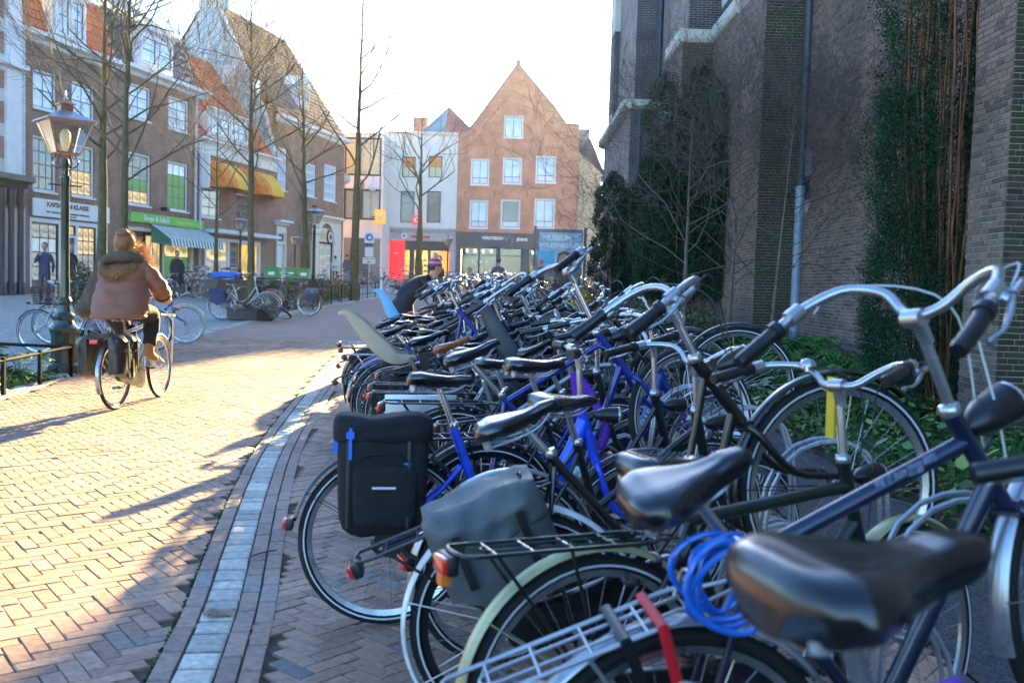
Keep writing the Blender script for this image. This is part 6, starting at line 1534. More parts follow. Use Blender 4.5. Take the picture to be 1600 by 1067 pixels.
# steel racks holding the front wheels
def rack_unit(y0, y1, label):
    t = thing('cycle_rack', label, 'cycle rack', (rowx((y0+y1)/2)+1.15, (y0+y1)/2, G((y0+y1)/2)), 0, 'steel cycle racks'); ym = (y0+y1)/2; xm = rowx(ym)+1.15
    x = lambda y: (.95+(y-1.9)*-.08 if y < 5.5 else rowx(y)+.78)-xm
    mb = MB()
    for q in (0, .42): mb.tube([(x(y0)+q, y0-ym, .04), (x(y1)+q, y1-ym, .04)], .025, 8)
    mb.build('rail', steel, t)
    y = y0; k = 0
    while y < y1:
        h_ = .5 if k % 2 else .12
        MB().tube(smooth([(x(y), y-ym-.03, .05), (x(y)+.02, y-ym-.03, .25+h_), (x(y)+.22, y-ym-.03, .42+h_), (x(y)+.40, y-ym-.03, .25+h_), (x(y)+.42, y-ym-.03, .05)], 4), .008, 6).tube(smooth([(x(y), y-ym+.04, .05), (x(y)+.02, y-ym+.04, .25+h_), (x(y)+.22, y-ym+.04, .42+h_), (x(y)+.40, y-ym+.04, .25+h_), (x(y)+.42, y-ym+.04, .05)], 4), .008, 6).build('wheel_holder', steel, t)
        y += .42; k += 1
for a_, b_, l_ in ((1.9, 5.4, 'galvanised cycle rack under the nearest bicycles'), (5.6, 9.8, 'galvanised cycle rack in the middle of the row'), (10, 14.2, 'galvanised cycle rack below the blue child seat bicycle'), (14.4, 20, 'galvanised cycle rack at the far end of the row')): rack_unit(a_, b_, l_)
# ---------------------------------------------------------------- lamps, signs, furniture
lampg = mat('green_lamp_iron', (.007, .035, .03), .3, .3, var=.3, scale=8, coat=.5)
copper = mat('copper_lantern', (.4, .2, .12), .4, .6, var=.25, scale=5)
copper2 = mat('grey_lantern_roof', (.35, .37, .42), .35, .5)
lglass = mat('lantern_glass', (.75, .78, .8), .15, var=.2, scale=3)
def street_lamp(label, x, y, s=1.0, rz=.5, body=lampg):
    s *= .91
    t = thing('street_lamp', label, 'street lamp', (x, y, G(y)), rz, 'old lantern street lamps'); k = s
    MB().lathe([(a*k, b*k) for a, b in [(.24, 0), (.24, .12), (.2, .16), (.19, .55), (.2, .58), (.215, .62), (.215, .66), (.15, .72), (.13, .78), (.145, .82), (.145, .85), (.1, .9), (.085, 1.0), (.1, 1.03), (.1, 1.07), (.075, 1.12)]], 12).build('base', body, t, ang=25)
    MB().lathe([(a*k, b*k) for a, b in [(.072, 1.1), (.062, 1.5), (.06, 2.8), (.07, 2.83), (.07, 2.88), (.05, 2.9), (.045, 3.02), (.06, 3.05), (.06, 3.1), (.03, 3.14)]], 16).build('column', body, t)
    MB().tube([(-.22*k, 0, 2.75*k), (.22*k, 0, 2.75*k)], .013*k, 8).lathe([(.022*k, -.012), (.022*k, .012)], 8, (-.22*k, 0, 2.75*k)).lathe([(.022*k, -.012), (.022*k, .012)], 8, (.22*k, 0, 2.75*k)).build('ladder_bar', body, t)
    f = MB()
    for a in range(4):
        c, sn = math.cos(a*math.pi/2+math.pi/4), math.sin(a*math.pi/2+math.pi/4)
        f.tube(smooth([(.03*k*c, .03*k*sn, 3.02*k), (.13*k*c, .13*k*sn, 3.0*k), (.2*k*c, .2*k*sn, 3.08*k), (.13*k*c, .13*k*sn, 3.2*k)], 4), .009*k, 6)
    f.build('bracket', body, t)
    b, tp, z0, z1 = .155*k, .305*k, 3.2*k, 3.66*k; fr = MB()
    cs = [(1, 1), (-1, 1), (-1, -1), (1, -1)]
    for i in range(4):
        p, q = cs[i], cs[(i+1) % 4]
        fr.tube([(p[0]*b, p[1]*b, z0), (p[0]*tp, p[1]*tp, z1)], .014*k, 4); fr.tube([(p[0]*b, p[1]*b, z0), (q[0]*b, q[1]*b, z0)], .014*k, 4); fr.tube([(p[0]*tp, p[1]*tp, z1), (q[0]*tp, q[1]*tp, z1)], .016*k, 4)
    ln = fr.build('lantern_frame', copper, t, ang=0)
    for i in range(4):
        p, q = cs[i], cs[(i+1) % 4]; g = .965
        MB().quad((p[0]*b*g, p[1]*b*g, z0), (q[0]*b*g, q[1]*b*g, z0), (q[0]*tp*g, q[1]*tp*g, z1), (p[0]*tp*g, p[1]*tp*g, z1)).build('pane', glass('lantern_pane', (.8, .83, .85), 1.2, .12), ln, ang=0)
    MB().lathe([(.03*k, 3.24*k), (.05*k, 3.3*k), (.075*k, 3.42*k), (.07*k, 3.5*k), (.03*k, 3.56*k)], 12).build('bulb', mat('milky_bulb', (.8, .75, .55), .4), ln)
    r = MB(); e = tp*1.14
    def sq(a, z): return [(a, a, z), (-a, a, z), (-a, -a, z), (a, -a, z)]
    r.loft([sq(e, z1), sq(e, z1+.015*k), sq(.14*k, z1+.12*k), sq(.1*k, z1+.15*k)]); r.build('lantern_roof', copper2, t, ang=0)
    MB().loft([sq(.085*k, z1+.15*k), sq(.085*k, z1+.24*k)]).loft([sq(.11*k, z1+.24*k), sq(.11*k, z1+.26*k), sq(.04*k, z1+.3*k)]).build('vent_cap', copper, t, ang=0)
    MB().lathe([(.02*k, 3.95*k), (.035*k, 4.0*k), (.015*k, 4.03*k), (.02*k, 4.06*k), (.004*k, 4.12*k)], 10).build('finial', copper2, t); return t
street_lamp('tall green lamp post with copper lantern, closest lamp, left of the cyclist', -6.0, 12.85, 1.0, .75)
street_lamp('dark green lamp post with lantern beside the bicycle with panniers', -7.5, 36, 1.0, .6)
street_lamp('lamp post in front of the orange awning house', -13.1, 46, .98, .6)
street_lamp('slim lamp post before the cream doorway', -11.4, 50, .78, .6)
street_lamp('small distant lamp between phone shop and jeans shop', -4.3, 62, .92, .6, mat('black_iron', (.03, .035, .04), .5))
# low rails
iron = mat('black_rail_iron', (.008, .009, .011), .9, 0, spec=.15)
def rail(label, pts, h, step, r=.014, bars=0, group=None, flat=False, name='low_fence'):
    p0 = Vector((*pts[0], 0)); t = thing(name, label, 'fence', (p0.x, p0.y, G(p0.y)), 0, group)
    for a, b in zip(pts[:-1], pts[1:]):
        A, B = Vector((*a, G(a[1]))), Vector((*b, G(b[1]))); L_ = (B-A).length; n = max(1, round(L_/step)); o_ = Vector((p0.x, p0.y, G(p0.y)))
        MB().tube([A-o_+Vector((0, 0, h)), B-o_+Vector((0, 0, h))], r*1.5, 4).build('top_rail', iron, t, ang=0)
        for i in range(n+1):
            q = A.lerp(B, i/n)-o_; MB().box(q.x-r*1.4, q.x+r*1.4, q.y-r*1.4, q.y+r*1.4, q.z-.05, q.z+h+.04).build('post', iron, t, ang=0)
        if bars: 
            MB().tube([A-o_+Vector((0, 0, h*.35)), B-o_+Vector((0, 0, h*.35))], r, 4).build('lower_rail', iron, t, ang=0)
            for i in range(int(L_/bars)):
                q = A.lerp(B, i*bars/L_)-o_; MB().tube([(q.x, q.y, q.z), (q.x, q.y, q.z+h)], .008, 4).build('bar', iron, t, ang=0)
    return t
rail('low black rail round the planted bed at the left edge', [(-5.45, 8.6), (-5.78, 12.55), (-8.2, 12.9)], .38, 1.0)
rail('low black iron fence in front of the hedge across the road', [(-6.72, 28.7), (-6.62, 33), (-5.9, 41)], .62, 1.4, bars=.45)
# traffic sign, bollards, hanging balls, hanging sign, ad panel
t = thing('traffic_sign', 'tall pole with blue round sign and three white plates below', 'traffic sign', (-8.45, 56, G(56)))
MB().lathe([(.035, 0), (.035, 3.1)], 8).build('pole', steel, t)
MB().box(-.28, .28, -.05, -.03, 2.55, 3.2).build('sign_plate', white, t, ang=0); MB().lathe([(.22, -.075), (.22, -.051)], 20, (0, 0, 2.88), 'y').build('round_sign', mat('traffic_blue', (.02, .12, .45), .4), t); MB().lathe([(.1, -.08), (.1, -.076)], 14, (0.02, 0, 2.86), 'y').build('pictogram', white, t)
MB().box(-.2, .2, -.05, -.03, 2.35, 2.5).build('sign_plate', darkpaint, t, ang=0); MB().box(-.24, .24, -.05, -.03, 1.75, 2.3).build('sign_plate', white, t, ang=0); MB().box(-.36, .36, -.05, -.03, 1.35, 1.7).build('sign_plate', white, t, ang=0)
MB().box(-.3, .3, -.055, -.051, 1.6, 1.63).box(-.1, .1, -.055, -.051, 1.42, 1.5).build('print', mat('sign_red', (1, 1, 1)), t, ang=0)
for i, (x, y) in enumerate(((-8.6, 52.5), (-6.9, 50), (-3.9, 60))):
    t = thing('bollard', ['short white bollard left of the sign pole', 'short white bollard right of the sign pole', 'short white bollard near the distant lamp'][i], 'bollard', (x, y, G(y)), 0, 'white bollards')
    MB().lathe([(.06, 0), (.06, .85), (.045, .9), (.01, .92)], 12).build('post', white, t); MB().lathe([(.063, .6), (.063, .7)], 12).build('band', mat('traffic_blue', (1, 1, 1)), t)
for i, (x, z, r, m_, l_) in enumerate(((-11.35, 8.1, .33, mat('pale_pink_ball', (.7, .62, .55), .8), 'pale pink round paper lantern, leftmost of three'), (-10.45, 7.75, .36, mat('tan_ball', (.42, .27, .16), .8), 'tan brown round paper lantern, middle of three'), (-9.55, 7.6, .28, white, 'small white round paper lantern, rightmost of three'))):
    t = thing('paper_lantern', l_, 'lantern', (x, 64.2, z-r), 0, 'round paper lanterns hung before the modern building')
    MB().lathe([(max(.002, r*math.sin(math.pi*k/10)), r-r*math.cos(math.pi*k/10)) for k in range(11)], 18).build('ball', m_, t); MB().tube([(0, 0, 2*r), (0, 0, 2*r+.45)], .012, 4).build('cord', darkpaint, t)
t = thing('hanging_sign', 'small orange and white lit sign box on the modern building corner', 'sign', (-9.35, 66.6, 5.35)); MB().box(-.35, .35, -.1, .1, 0, .95).build('box', emis('lit_orange_box', (1, .3, .03), .15, (.8, .3, .04)), t, ang=0); MB().poly([(-.2, -.105, .15), (.22, -.105, .3), (.05, -.105, .45), (.2, -.105, .8), (-.05, -.105, .6), (-.22, -.105, .75), (-.08, -.105, .4)]).build('emblem', white, t, ang=0); MB().box(-.6, -.35, -.02, .02, .4, .5).build('arm', darkpaint, t, ang=0)
t = thing('advertising_panel', 'large museum poster panel with a face portrait beside the jeans shop', 'poster panel', (1.85, 40, G(40)))
MB().box(-.95, .95, -.06, .06, .25, 3.1).build('panel', mat('poster_print_dark', (.1, .13, .16), .4, var=.5, scale=2), t, ang=0); MB().box(1.0, 1.12, -.06, .06, 0, 3.2).box(-1.08, -.96, -.06, .06, 0, 3.2).build('post', mat('panel_post', (.1, .11, .12), .5), t, ang=0)
MB().box(-.85, .9, -.066, -.061, 1.55, 2.95).build('poster_sky', mat('poster_blue', (.3, .45, .55), .5, var=.3, scale=2), t, ang=0); MB().box(-.9, -.2, -.072, -.067, 1.65, 2.2).build('poster_band', mat('poster_bright_blue', (.05, .4, .65), .5), t, ang=0)
MB().lathe([(.24, -.078), (.24, -.074)], 18, axis='y').build('portrait', mat('portrait_skin', (.52, .27, .17), .6, var=.3, scale=4), t, (.2, 0, 1.75)).scale = (1, 1, 1.35)
MB().poly([(-.25, -.073, .5), (.75, -.073, .5), (.62, -.073, 1.3), (.35, -.073, 1.48), (.05, -.073, 1.48), (-.15, -.073, 1.3)]).build('portrait_coat', mat('portrait_coat', (.05, .05, .06), .7), t, ang=0)
MB().poly([(-.1, -.0735, 1.7), (-.05, -.0735, 2.1), (.2, -.0735, 2.2), (.5, -.0735, 2.1), (.6, -.0735, 1.4), (.3, -.0735, 1.4), (.05, -.0735, 1.4)]).build('portrait_hair', mat('portrait_coat', (1, 1, 1)), t, ang=0)
text_mesh('lettering', 'MUSEUM', .3, white, t, (-.1, -.075, 2.72), bold=.012); text_mesh('lettering', 'VOLKENKUNDE', .25, white, t, (.05, -.075, 2.42), bold=.01)
MB().box(-.85, -.3, -.072, -.067, .6, .9).box(-.6, -.2, -.072, -.067, 1.0, 1.12).build('poster_glow', mat('poster_gold', (.55, .4, .1), .6), t, ang=0)
# terrace furniture and crates
wick = brick_mat('dark_wicker', (.06, .035, .03), (.1, .055, .045), (.015, .01, .01), 'x', .05, .025, .8, .7, .006)
def wicker(label, x, y, rz):
    t = thing('wicker_chair', label, 'chair', (x, y, G(y)), rz, 'dark wicker terrace chairs pushed together')
    MB().box(-.36, .36, -.32, .3, .08, .42).build('seat', wick, t, ang=0); MB().box(-.36, .36, .3, .38, .08, .85).build('backrest', wick, t, ang=0)
    for s in (-1, 1): MB().box(s*.36, s*.44, -.32, .38, .08, .66).build('armrest', wick, t, ang=0)
    vs, fs = bag_box(.68, .6, .1, 2, .01); MB().add(vs, fs).build('cushion', mat('charcoal_cushion', (.05, .05, .055), .9), t, (0, -.02, .47))
    for a in (-.4, .4):
        for c in (-.28, .34): MB().box(a-.03, a+.03, c-.03, c+.03, 0, .08).build('leg', blackp, t, ang=0)
for i, (x, y, rz, l_) in enumerate(((-8.1, 30.2, 3.1, 'dark wicker chair, left one behind the planter tree'), (-7.3, 30.6, 3.2, 'dark wicker chair directly below the green crates'), (-6.6, 30.4, 3.0, 'dark wicker chair behind the bicycle with panniers'), (-9.0, 31, 2.9, 'dark wicker chair below the blue cover'), (-7.7, 32, 0, 'dark wicker chair facing away in the second line'), (-6.9, 32.2, .1, 'rear right wicker chair nearest the dark green lamp'))): wicker(l_, x, y, rz)
greenc = mat('green_crate', (.03, .26, .06), .5)
for i, (x, l_) in enumerate(((-8.25, 'large green crate, left of three on the terrace table'), (-7.6, 'green crate in the middle of three on the terrace table'), (-7.15, 'small green crate, right of three on the terrace table'))):
    t = thing('crate', l_, 'crate', (x, 32.9, G(32.9)+.9), 0, 'green crates on the terrace table'); w_ = (.26, .19, .17)[i]
    MB().box(-w_/1.1, w_/1.1, -.2, .2, 0, .32).box(-w_/1.05, w_/1.05, -.22, .22, .32, .36).build('box', greenc, t, ang=0); MB().box(-.1, .1, -.206, -.202, .1, .2).build('print', white, t, ang=0)
t = thing('terrace_table', 'long dark terrace table carrying the green crates', 'table', (-7.7, 32.9, G(32.9)))
MB().box(-1.4, 1.2, -.35, .35, .85, .9).build('tabletop', wick, t, ang=0)
for a in (-1.3, 1.1):
    for c in (-.3, .3): MB().box(a-.03, a+.03, c-.03, c+.03, 0, .85).build('leg', blackp, t, ang=0)
t = thing('covered_trolley', 'low trolley under bright blue covers behind the parked bicycles', 'trolley', (-10.2, 34, G(34))); vs, fs = bag_box(1.0, .6, .22, 3, .02); MB().add(vs, fs).build('cover', mat('blue_cover', (.02, .12, .55), .5), t, (0, 0, .92)); MB().box(-.7, .7, -.25, .25, .1, .76).build('frame', blackp, t, ang=0)
t = thing('bench', 'slatted wooden bench in front of the soup shop', 'bench', (-12.55, 39.5, G(39.5)), RZF)
for i in range(3): MB().box(-.8, .8, -.3+i*.17, -.17+i*.17, .42, .46).build('slat', mat('pale_bench_wood', (.4, .28, .17), .7), t, ang=0)
for i in range(2): MB().box(-.8, .8, .2, .24, .58+i*.17, .7+i*.17).build('slat', mat('pale_bench_wood', (1, 1, 1)), t, ang=0)
for s in (-.7, .7): MB().box(s-.03, s+.03, -.28, .22, 0, .42).box(s-.03, s+.03, .15, .21, .42, .9).build('leg', mat('pale_bench_wood', (1, 1, 1)), t, ang=0)
# ---- bicycles on the far side
def solo(label, x, y, az, pitch=0, lean=0, **k):
    b = make_bike(label, group='bicycles parked across the road', **k); place(b, x, y, az, pitch, lean); return b
b = solo('silver bicycle with black wire front basket left of the green lamp post', -6.35, 15.0, -86, 0, -3, frame='sloper', col='silver', bar='swept', guard='silver', rack='steel', case='black', zs=.99); basket(b, blackp, x=.95, z=.93, w_=.38, d=.3, h=.26)
solo('dark bicycle whose saddle shows just right of the green lamp post', -6.0, 16.0, -80, 0, 3, frame='diamond', col='purple', bar='flat', guard='silver', rack='steel', case=None, saddle=blackl)
solo('mint green bicycle half hidden behind the cyclist', -7.95, 16.6, 86, 0, 2, frame='lady', col='teal', bar='city', guard='teal', rack='steel', case='white')
solo('dark blue bicycle with cream tyred front wheel just right of the cyclist', -7.1, 17.5, 84, 0, 2, frame='gents', col='deep', bar='city', guard='cream', rack='black', case='black', tyre=mat('cream_tyre', (.45, .4, .32), .8))
b = solo('silver step-through bicycle with navy double panniers beside the planter', -7.35, 24.3, 82, 0, -3, frame='lady', col='silver', bar='oma', guard='white', rack='steel', case='black'); pannier(b, mat('navy_canvas', (.03, .04, .12), .8), None, .42, .36, True, 5)
b = solo('fallen bicycle lying against the planter with its wheel on the ground', -5.75, 24.4, -60, 0, 0, frame='lady', col='brown', bar='city', guard='black', rack='black', case='black'); b.rotation_euler = (R(-62), 0, b.rotation_euler[2]); b.location.z += .05
b = solo('navy bicycle with blue grey panniers standing by the dark wicker chairs', -5.7, 26.8, -84, 0, 3, frame='lady', col='navy', bar='oma', guard='orange', rack='black', case='black'); pannier(b, mat('plum_canvas', (.06, .04, .09), .8), mat('slate_canvas', (.1, .14, .18), .8), .4, .34, True, 6)
rc = random.Random(9)
for k in range(11):
    x = -13+rc.uniform(0, 3.6); y = 33.5+rc.uniform(0, 6); key = rc.choice('afhbcae'); c = rc.choice([None, 'silver', 'deep', 'white', None])
    put(key, x, y, rc.choice([85, -85, 60, -70])+rc.uniform(-12, 12), 0, rc.uniform(-5, 5), c, label=f"{CN[c or dict(TYPES)[key]['col']]} {FRM[key]} bicycle in the dark cluster before the soup and orange awning shops", group='bicycles clustered before the left shops')
for k in range(7):
    x = -5.4+k*.55; y = 44+rc.uniform(0, 3); c = ['silver', 'red', 'red', 'black', 'white', 'deep', 'red'][k]; key = 'fgahcaf'[k]
    put(key, x-.6, y, rc.uniform(30, 70), 0, rc.uniform(-4, 4), c, label=[f'silver bicycle, leftmost before the red phone shop', 'red bicycle with slanting red tube before the phone shop door', 'red step-through bicycle second in line before the phone shop', 'black gents bicycle in line before the phone shop', 'white diamond bicycle in line before the phone shop', 'deep blue bicycle in line before the phone shop', 'red sloping bicycle, rightmost of the line before the phone shop'][k], group='bicycles before the phone shop')
for k in range(4):
    put('afhb'[k], -10.4+k*.9, 52+k*.8, 70+k*25, 0, 2, ['black', 'silver', 'black', 'grey'][k], label=['black bicycle leaning near the arched shop front', 'silver bicycle near the arched shop front', 'black gents bicycle between arched shop and sign pole', 'steel grey bicycle nearest the sign pole'][k], group='bicycles near the arched shop')
# small cargo scooter shape with round lamp beside the hedge
# ---------------------------------------------------------------- people
skinc = mat('skin', (.5, .27, .19), .5, var=.08)
def skin_mesh(name, J, E, mats, assign, sub=2):
    names = list(J); me = bpy.data.meshes.new(name); me.from_pydata([J[n][0] for n in names], [(names.index(a), names.index(b)) for a, b in E], [])
    o = bpy.data.objects.new(name, me); COL.objects.link(o); sk = o.modifiers.new('s', 'SKIN'); sk.use_smooth_shade = True
    if not me.skin_vertices: 
        bpy.context.view_layer.objects.active = o
    for i, n in enumerate(names):
        v = me.skin_vertices[0].data[i]; r = J[n][1]; v.radius = r if hasattr(r, '__len__') else (r, r); v.use_root = (i == 0)
    sb = o.modifiers.new('u', 'SUBSURF'); sb.levels = sub; sb.render_levels = sub
    dg = bpy.context.evaluated_depsgraph_get(); m2 = bpy.data.meshes.new_from_object(o.evaluated_get(dg)); bpy.data.objects.remove(o)
    m2.materials.clear()
    for m in mats: m2.materials.append(m)
    for p in m2.polygons: p.material_index = assign(p.center); p.use_smooth = True
    m2.name = name; return m2
def ellipsoid(mb, c, r, n=14, m=10, fn=None):
    vs = []
    for i in range(m+1):
        th = math.pi*i/m
        for k in range(n):
            a = 2*math.pi*k/n; d = Vector((math.sin(th)*math.cos(a), math.sin(th)*math.sin(a), math.cos(th))); s = fn(d) if fn else 1
            vs.append((c[0]+r[0]*d.x*s, c[1]+r[1]*d.y*s, c[2]+r[2]*d.z*s))
    fs = [(i*n+k, i*n+(k+1) % n, (i+1)*n+(k+1) % n, (i+1)*n+k) for i in range(m) for k in range(n)]
    return mb.add(vs, fs)
def head_mesh(m):
    def f():
        mb = MB(); ellipsoid(mb, (0, 0, 0), (.095, .075, .118), 20, 16, lambda d: 1+.06*max(0, -d.z)*max(0, d.x)-.05*max(0, -d.x)*max(0, -d.z))
        ellipsoid(mb, (.1, 0, -.01), (.022, .014, .026), 8, 6); ellipsoid(mb, (.088, 0, -.055), (.012, .026, .008), 8, 6)
        for s in (-1, 1): ellipsoid(mb, (.0, s*.077, -.005), (.02, .01, .03), 8, 6)
        mb.tube([(-.01, 0, -.08), (-.03, 0, -.17)], .05, 12); mb.m = 1
        for s in (-1, 1): ellipsoid(mb, (.083, s*.03, .012), (.012, .014, .008), 8, 6)
        return mb.mesh('head', [m, blackp], 70)
    return cached(('head', m.name), f)
def hand_mesh(m):
    def f():
        mb = MB(); vs, fs = bag_box(.09, .03, .08, 1, .003, 2); mb.add([(v[0], v[2], v[1]) for v in vs], fs)
        for i in range(4): y = -.03+.02*i; L_ = (.06, .072, .068, .052)[i]; mb.tube([(.04, y, 0), (.04+L_*.5, y, -.012), (.04+L_*.8, y, -.04), (.04+L_*.75, y, -.06)], [.0095, .009, .008, .006], 7)
        mb.tube([(-.01, -.038, -.005), (.03, -.06, -.02), (.055, -.055, -.045)], [.011, .01, .008], 7); return mb.mesh('hand', m, 70)
    return cached(('hand', m.name), f)
def person(label, x, y, rz, coat, legs=darkpaint, hair=(.04, .03, .025), pose=None, h=1.72, group=None, shoes=blackp, long=False, hat=None, loc_z=None):
    "standing figure facing local +x"
    t = thing('person', label, 'person', (x, y, G(y) if loc_z is None else loc_z), rz, group); k = h/1.75; P = dict(pelvis=((0, 0, .93), (.13, .17)), waist=((0, 0, 1.12), (.11, .15)), chest=((0, 0, 1.33), (.12, .18)), neck=((0, 0, 1.5), (.055, .055)), top=((.0, 0, 1.6), (.05, .05)))
    for s, n in ((1, 'l'), (-1, 'r')):
        P.update({n+'sh': ((0, s*.17, 1.42), (.065, .065)), n+'el': ((.0, s*.25, 1.16), (.05, .05)), n+'wr': ((.06, s*.24, .93), (.034, .034)), n+'ha': ((.08, s*.235, .87), (.035, .02)),
                  n+'hp': ((0, s*.09, .88), (.095, .095)), n+'kn': ((.02, s*.1, .5), (.065, .065)), n+'an': ((-.02, s*.1, .1), (.045, .045)), n+'to': ((.13, s*.12, .035), (.04, .035))})
    if pose: 
        for q in pose: P[q] = (pose[q], P[q][1]) if len(pose[q]) == 3 else pose[q]
    J = {n: (tuple(c*k for c in v[0]), tuple(c*k for c in v[1])) for n, v in P.items()}
    E = [('pelvis', 'waist'), ('waist', 'chest'), ('chest', 'neck'), ('neck', 'top')]
    for n in 'lr': E += [('chest', n+'sh'), (n+'sh', n+'el'), (n+'el', n+'wr'), (n+'wr', n+'ha'), ('pelvis', n+'hp'), (n+'hp', n+'kn'), (n+'kn', n+'an'), (n+'an', n+'to')]
    zc = (.55 if long else .84)*k; wr = [Vector(J[n+'ha'][0]) for n in 'lr']; nk = Vector(J['top'][0])
    def asg(c):
        if any((c-q).length < .06*k for q in wr): return 2
        if (c-nk).length < .09*k: return 2
        if c.z < .12*k: return 3
        return 0 if c.z > zc else 1
    me = skin_mesh('body', J, E, [coat, legs, skinc, shoes], asg); link('body', me, t)
    hp = Vector(J['top'][0])+Vector((.02, 0, .1))*k; hd = link('head', head_mesh(skinc), t, tuple(hp)); hd.scale = (k, k, k)
    hm = mat('hair_%d' % int(hair[0]*1000), hair, .6, bump=.5)
    mb = MB(); ellipsoid(mb, (-.018, 0, .028), (.1, .086, .108), 14, 10, lambda d: 1 if d.x < .5 or d.z > .55 else .8); mb.build('hair', hm, hd, ang=70)
    if long:
        c0 = Vector(J['chest'][0]); p0 = Vector(J['pelvis'][0]); rings = []
        for (f, rx, ry) in ((1.0, .15, .21), (.75, .155, .2), (.4, .16, .2), (0, .19, .23), (-.5, .22, .26), (-.95, .24, .28)):
            c = p0+(c0-p0)*f if f >= 0 else p0+Vector((0, 0, -.42*k))*(-f); rings.append([(c.x+rx*k*math.cos(a)*(1+.04*math.sin(a*5)), c.y+ry*k*math.sin(a), c.z) for a in [2*math.pi*i/18 for i in range(18)]])
        MB().loft(rings).build('coat', coat, t, ang=60)
    if hat: hat(hd)
    return t
dk = mat('dark_wool_coat', (.02, .025, .035), .9, bump=.3); nv = mat('navy_jacket', (.03, .045, .09), .8)
def striped_hat(hd):
    mb = MB(); cols = [mat('hat_pink', (.6, .25, .3), .9), mat('hat_purple', (.2, .04, .12), .9), mat('hat_orange', (.6, .3, .15), .9)]
    for j in range(6):
        mb.m = (1, 0, 1, 2, 0, 1)[j]; th0, th1 = math.pi*.5*(6-j)/6, math.pi*.5*(5-j)/6
        mb.loft([[(.118*math.sin(th)*math.cos(a)-.012, .105*math.sin(th)*math.sin(a), .15*math.cos(th)+.02) for a in [2*math.pi*i/18 for i in range(18)]] for th in (th0, th1)], caps=False)
    mb.build('knitted_hat', cols, hd, ang=70)
    mb = MB(); ellipsoid(mb, (-.01, 0, .2), (.045, .045, .045), 12, 8, lambda d: 1+.12*math.sin(d.x*20)*math.sin(d.y*20)); mb.build('pompom', mat('hat_pompom', (.6, .45, .45), .95, bump=1), hd, ang=70)
pb = {'waist': (.04, 0, 1.1), 'chest': (.26, 0, 1.27), 'neck': (.42, 0, 1.36), 'top': (.5, 0, 1.42), 'lsh': (.3, .17, 1.33), 'lel': (.52, .25, 1.22), 'lwr': (.72, .16, 1.2), 'lha': (.78, .14, 1.18), 'rsh': (.3, -.17, 1.33), 'rel': (.5, -.24, 1.14), 'rwr': (.72, -.14, 1.12), 'rha': (.78, -.12, 1.1)}
person('person in dark coat and striped pompom hat bending over the parked bicycles', -1.75, 15.0, R(12), dk, darkpaint, pose=pb, h=1.78, long=True, hat=striped_hat)
eat = {'rel': (.12, -.24, 1.2), 'rwr': (.2, -.08, 1.42), 'rha': (.2, -.03, 1.47)}
person('bearded man in navy jacket with hand raised to his mouth outside the hairdresser', -14.25, 29.2, R(-80), nv, darkpaint, pose=eat, h=1.78)
person('dark haired man in dark jacket standing beside the eating man', -13.75, 29.8, R(-30), dk, nv, h=1.78)
person('woman in long black coat walking past the striped awning', -12.4, 35.4, R(-60), dk, darkpaint, h=1.66, long=True, hair=(.02, .018, .016))
person('man in blue jacket walking away near the grey doors', -10.6, 61, R(80), mat('blue_anorak', (.04, .07, .16), .8), mat('jeans_blue', (.08, .14, .28), .9), h=1.8)
person('person in white jacket beside the man in blue', -11.15, 60, R(100), mat('white_jacket', (.6, .62, .65), .8), mat('red_trousers', (.4, .08, .05), .8), h=1.7)
for i, (x, y, c, l_) in enumerate(((-2.35, 30, (.03, .03, .03), 'grey haired person in dark coat behind the person with striped hat'), (-.55, 33, (.05, .06, .1), 'person in blue grey jacket among bicycles before the jeans shop'), (1.0, 36, (.04, .04, .05), 'fair haired person in dark jacket walking before the jeans shop door'))):
    person(l_, x, y, R(40+60*i), mat('far_coat_%d' % i, c, .9), darkpaint, hair=[(.25, .22, .2), (.03, .03, .03), (.35, .2, .1)][i], h=1.75)
# ---- the cyclist
cb = make_bike('white and silver bicycle being ridden away on the road', 'gents', 'silver', 'city', 1.13, guard='silver', rack='black', case='black', group=None, zs=.98, barm=PA['cream'], lamp=False, steer=3)
place(cb, -4.05, 9.8, 3, 0, -2)
pannier(cb, mat('black_vinyl_bag', (.012, .013, .015), .28, var=.3, scale=3, bump=.6, bscale=14), None, .46, .4, True, 9)
for c in cb.children:
    if c.name.startswith('pannier'): c.scale = (1, 1.45, 1)
fr_ = MB()
for s in (-.14, .14): fr_.tube([(.86, s, .95), (1.2, s, .93)], .009, 6); fr_.tube([(1.1, s, .40), (1.18, s, .93)], .008, 6)
for q in range(6): fr_.tube([(.9+.06*q, -.16, .945), (.9+.06*q, .16, .945)], .009, 6)
fr_.build('front_rack', PA['cream'], cb)
ct = thing('person', 'cyclist from behind in brown quilted jacket, scarf and fur hood with reddish bun', 'person', tuple(cb.location), 0); ct.rotation_euler = cb.rotation_euler
jk = mat('brown_padded_jacket', (.2, .078, .04), .6, var=.12, scale=5, bump=.25, bscale=22, sheen=.2); tro = mat('black_trousers', (.012, .012, .014), .9); boot = mat('tan_boot', (.3, .16, .06), .7)
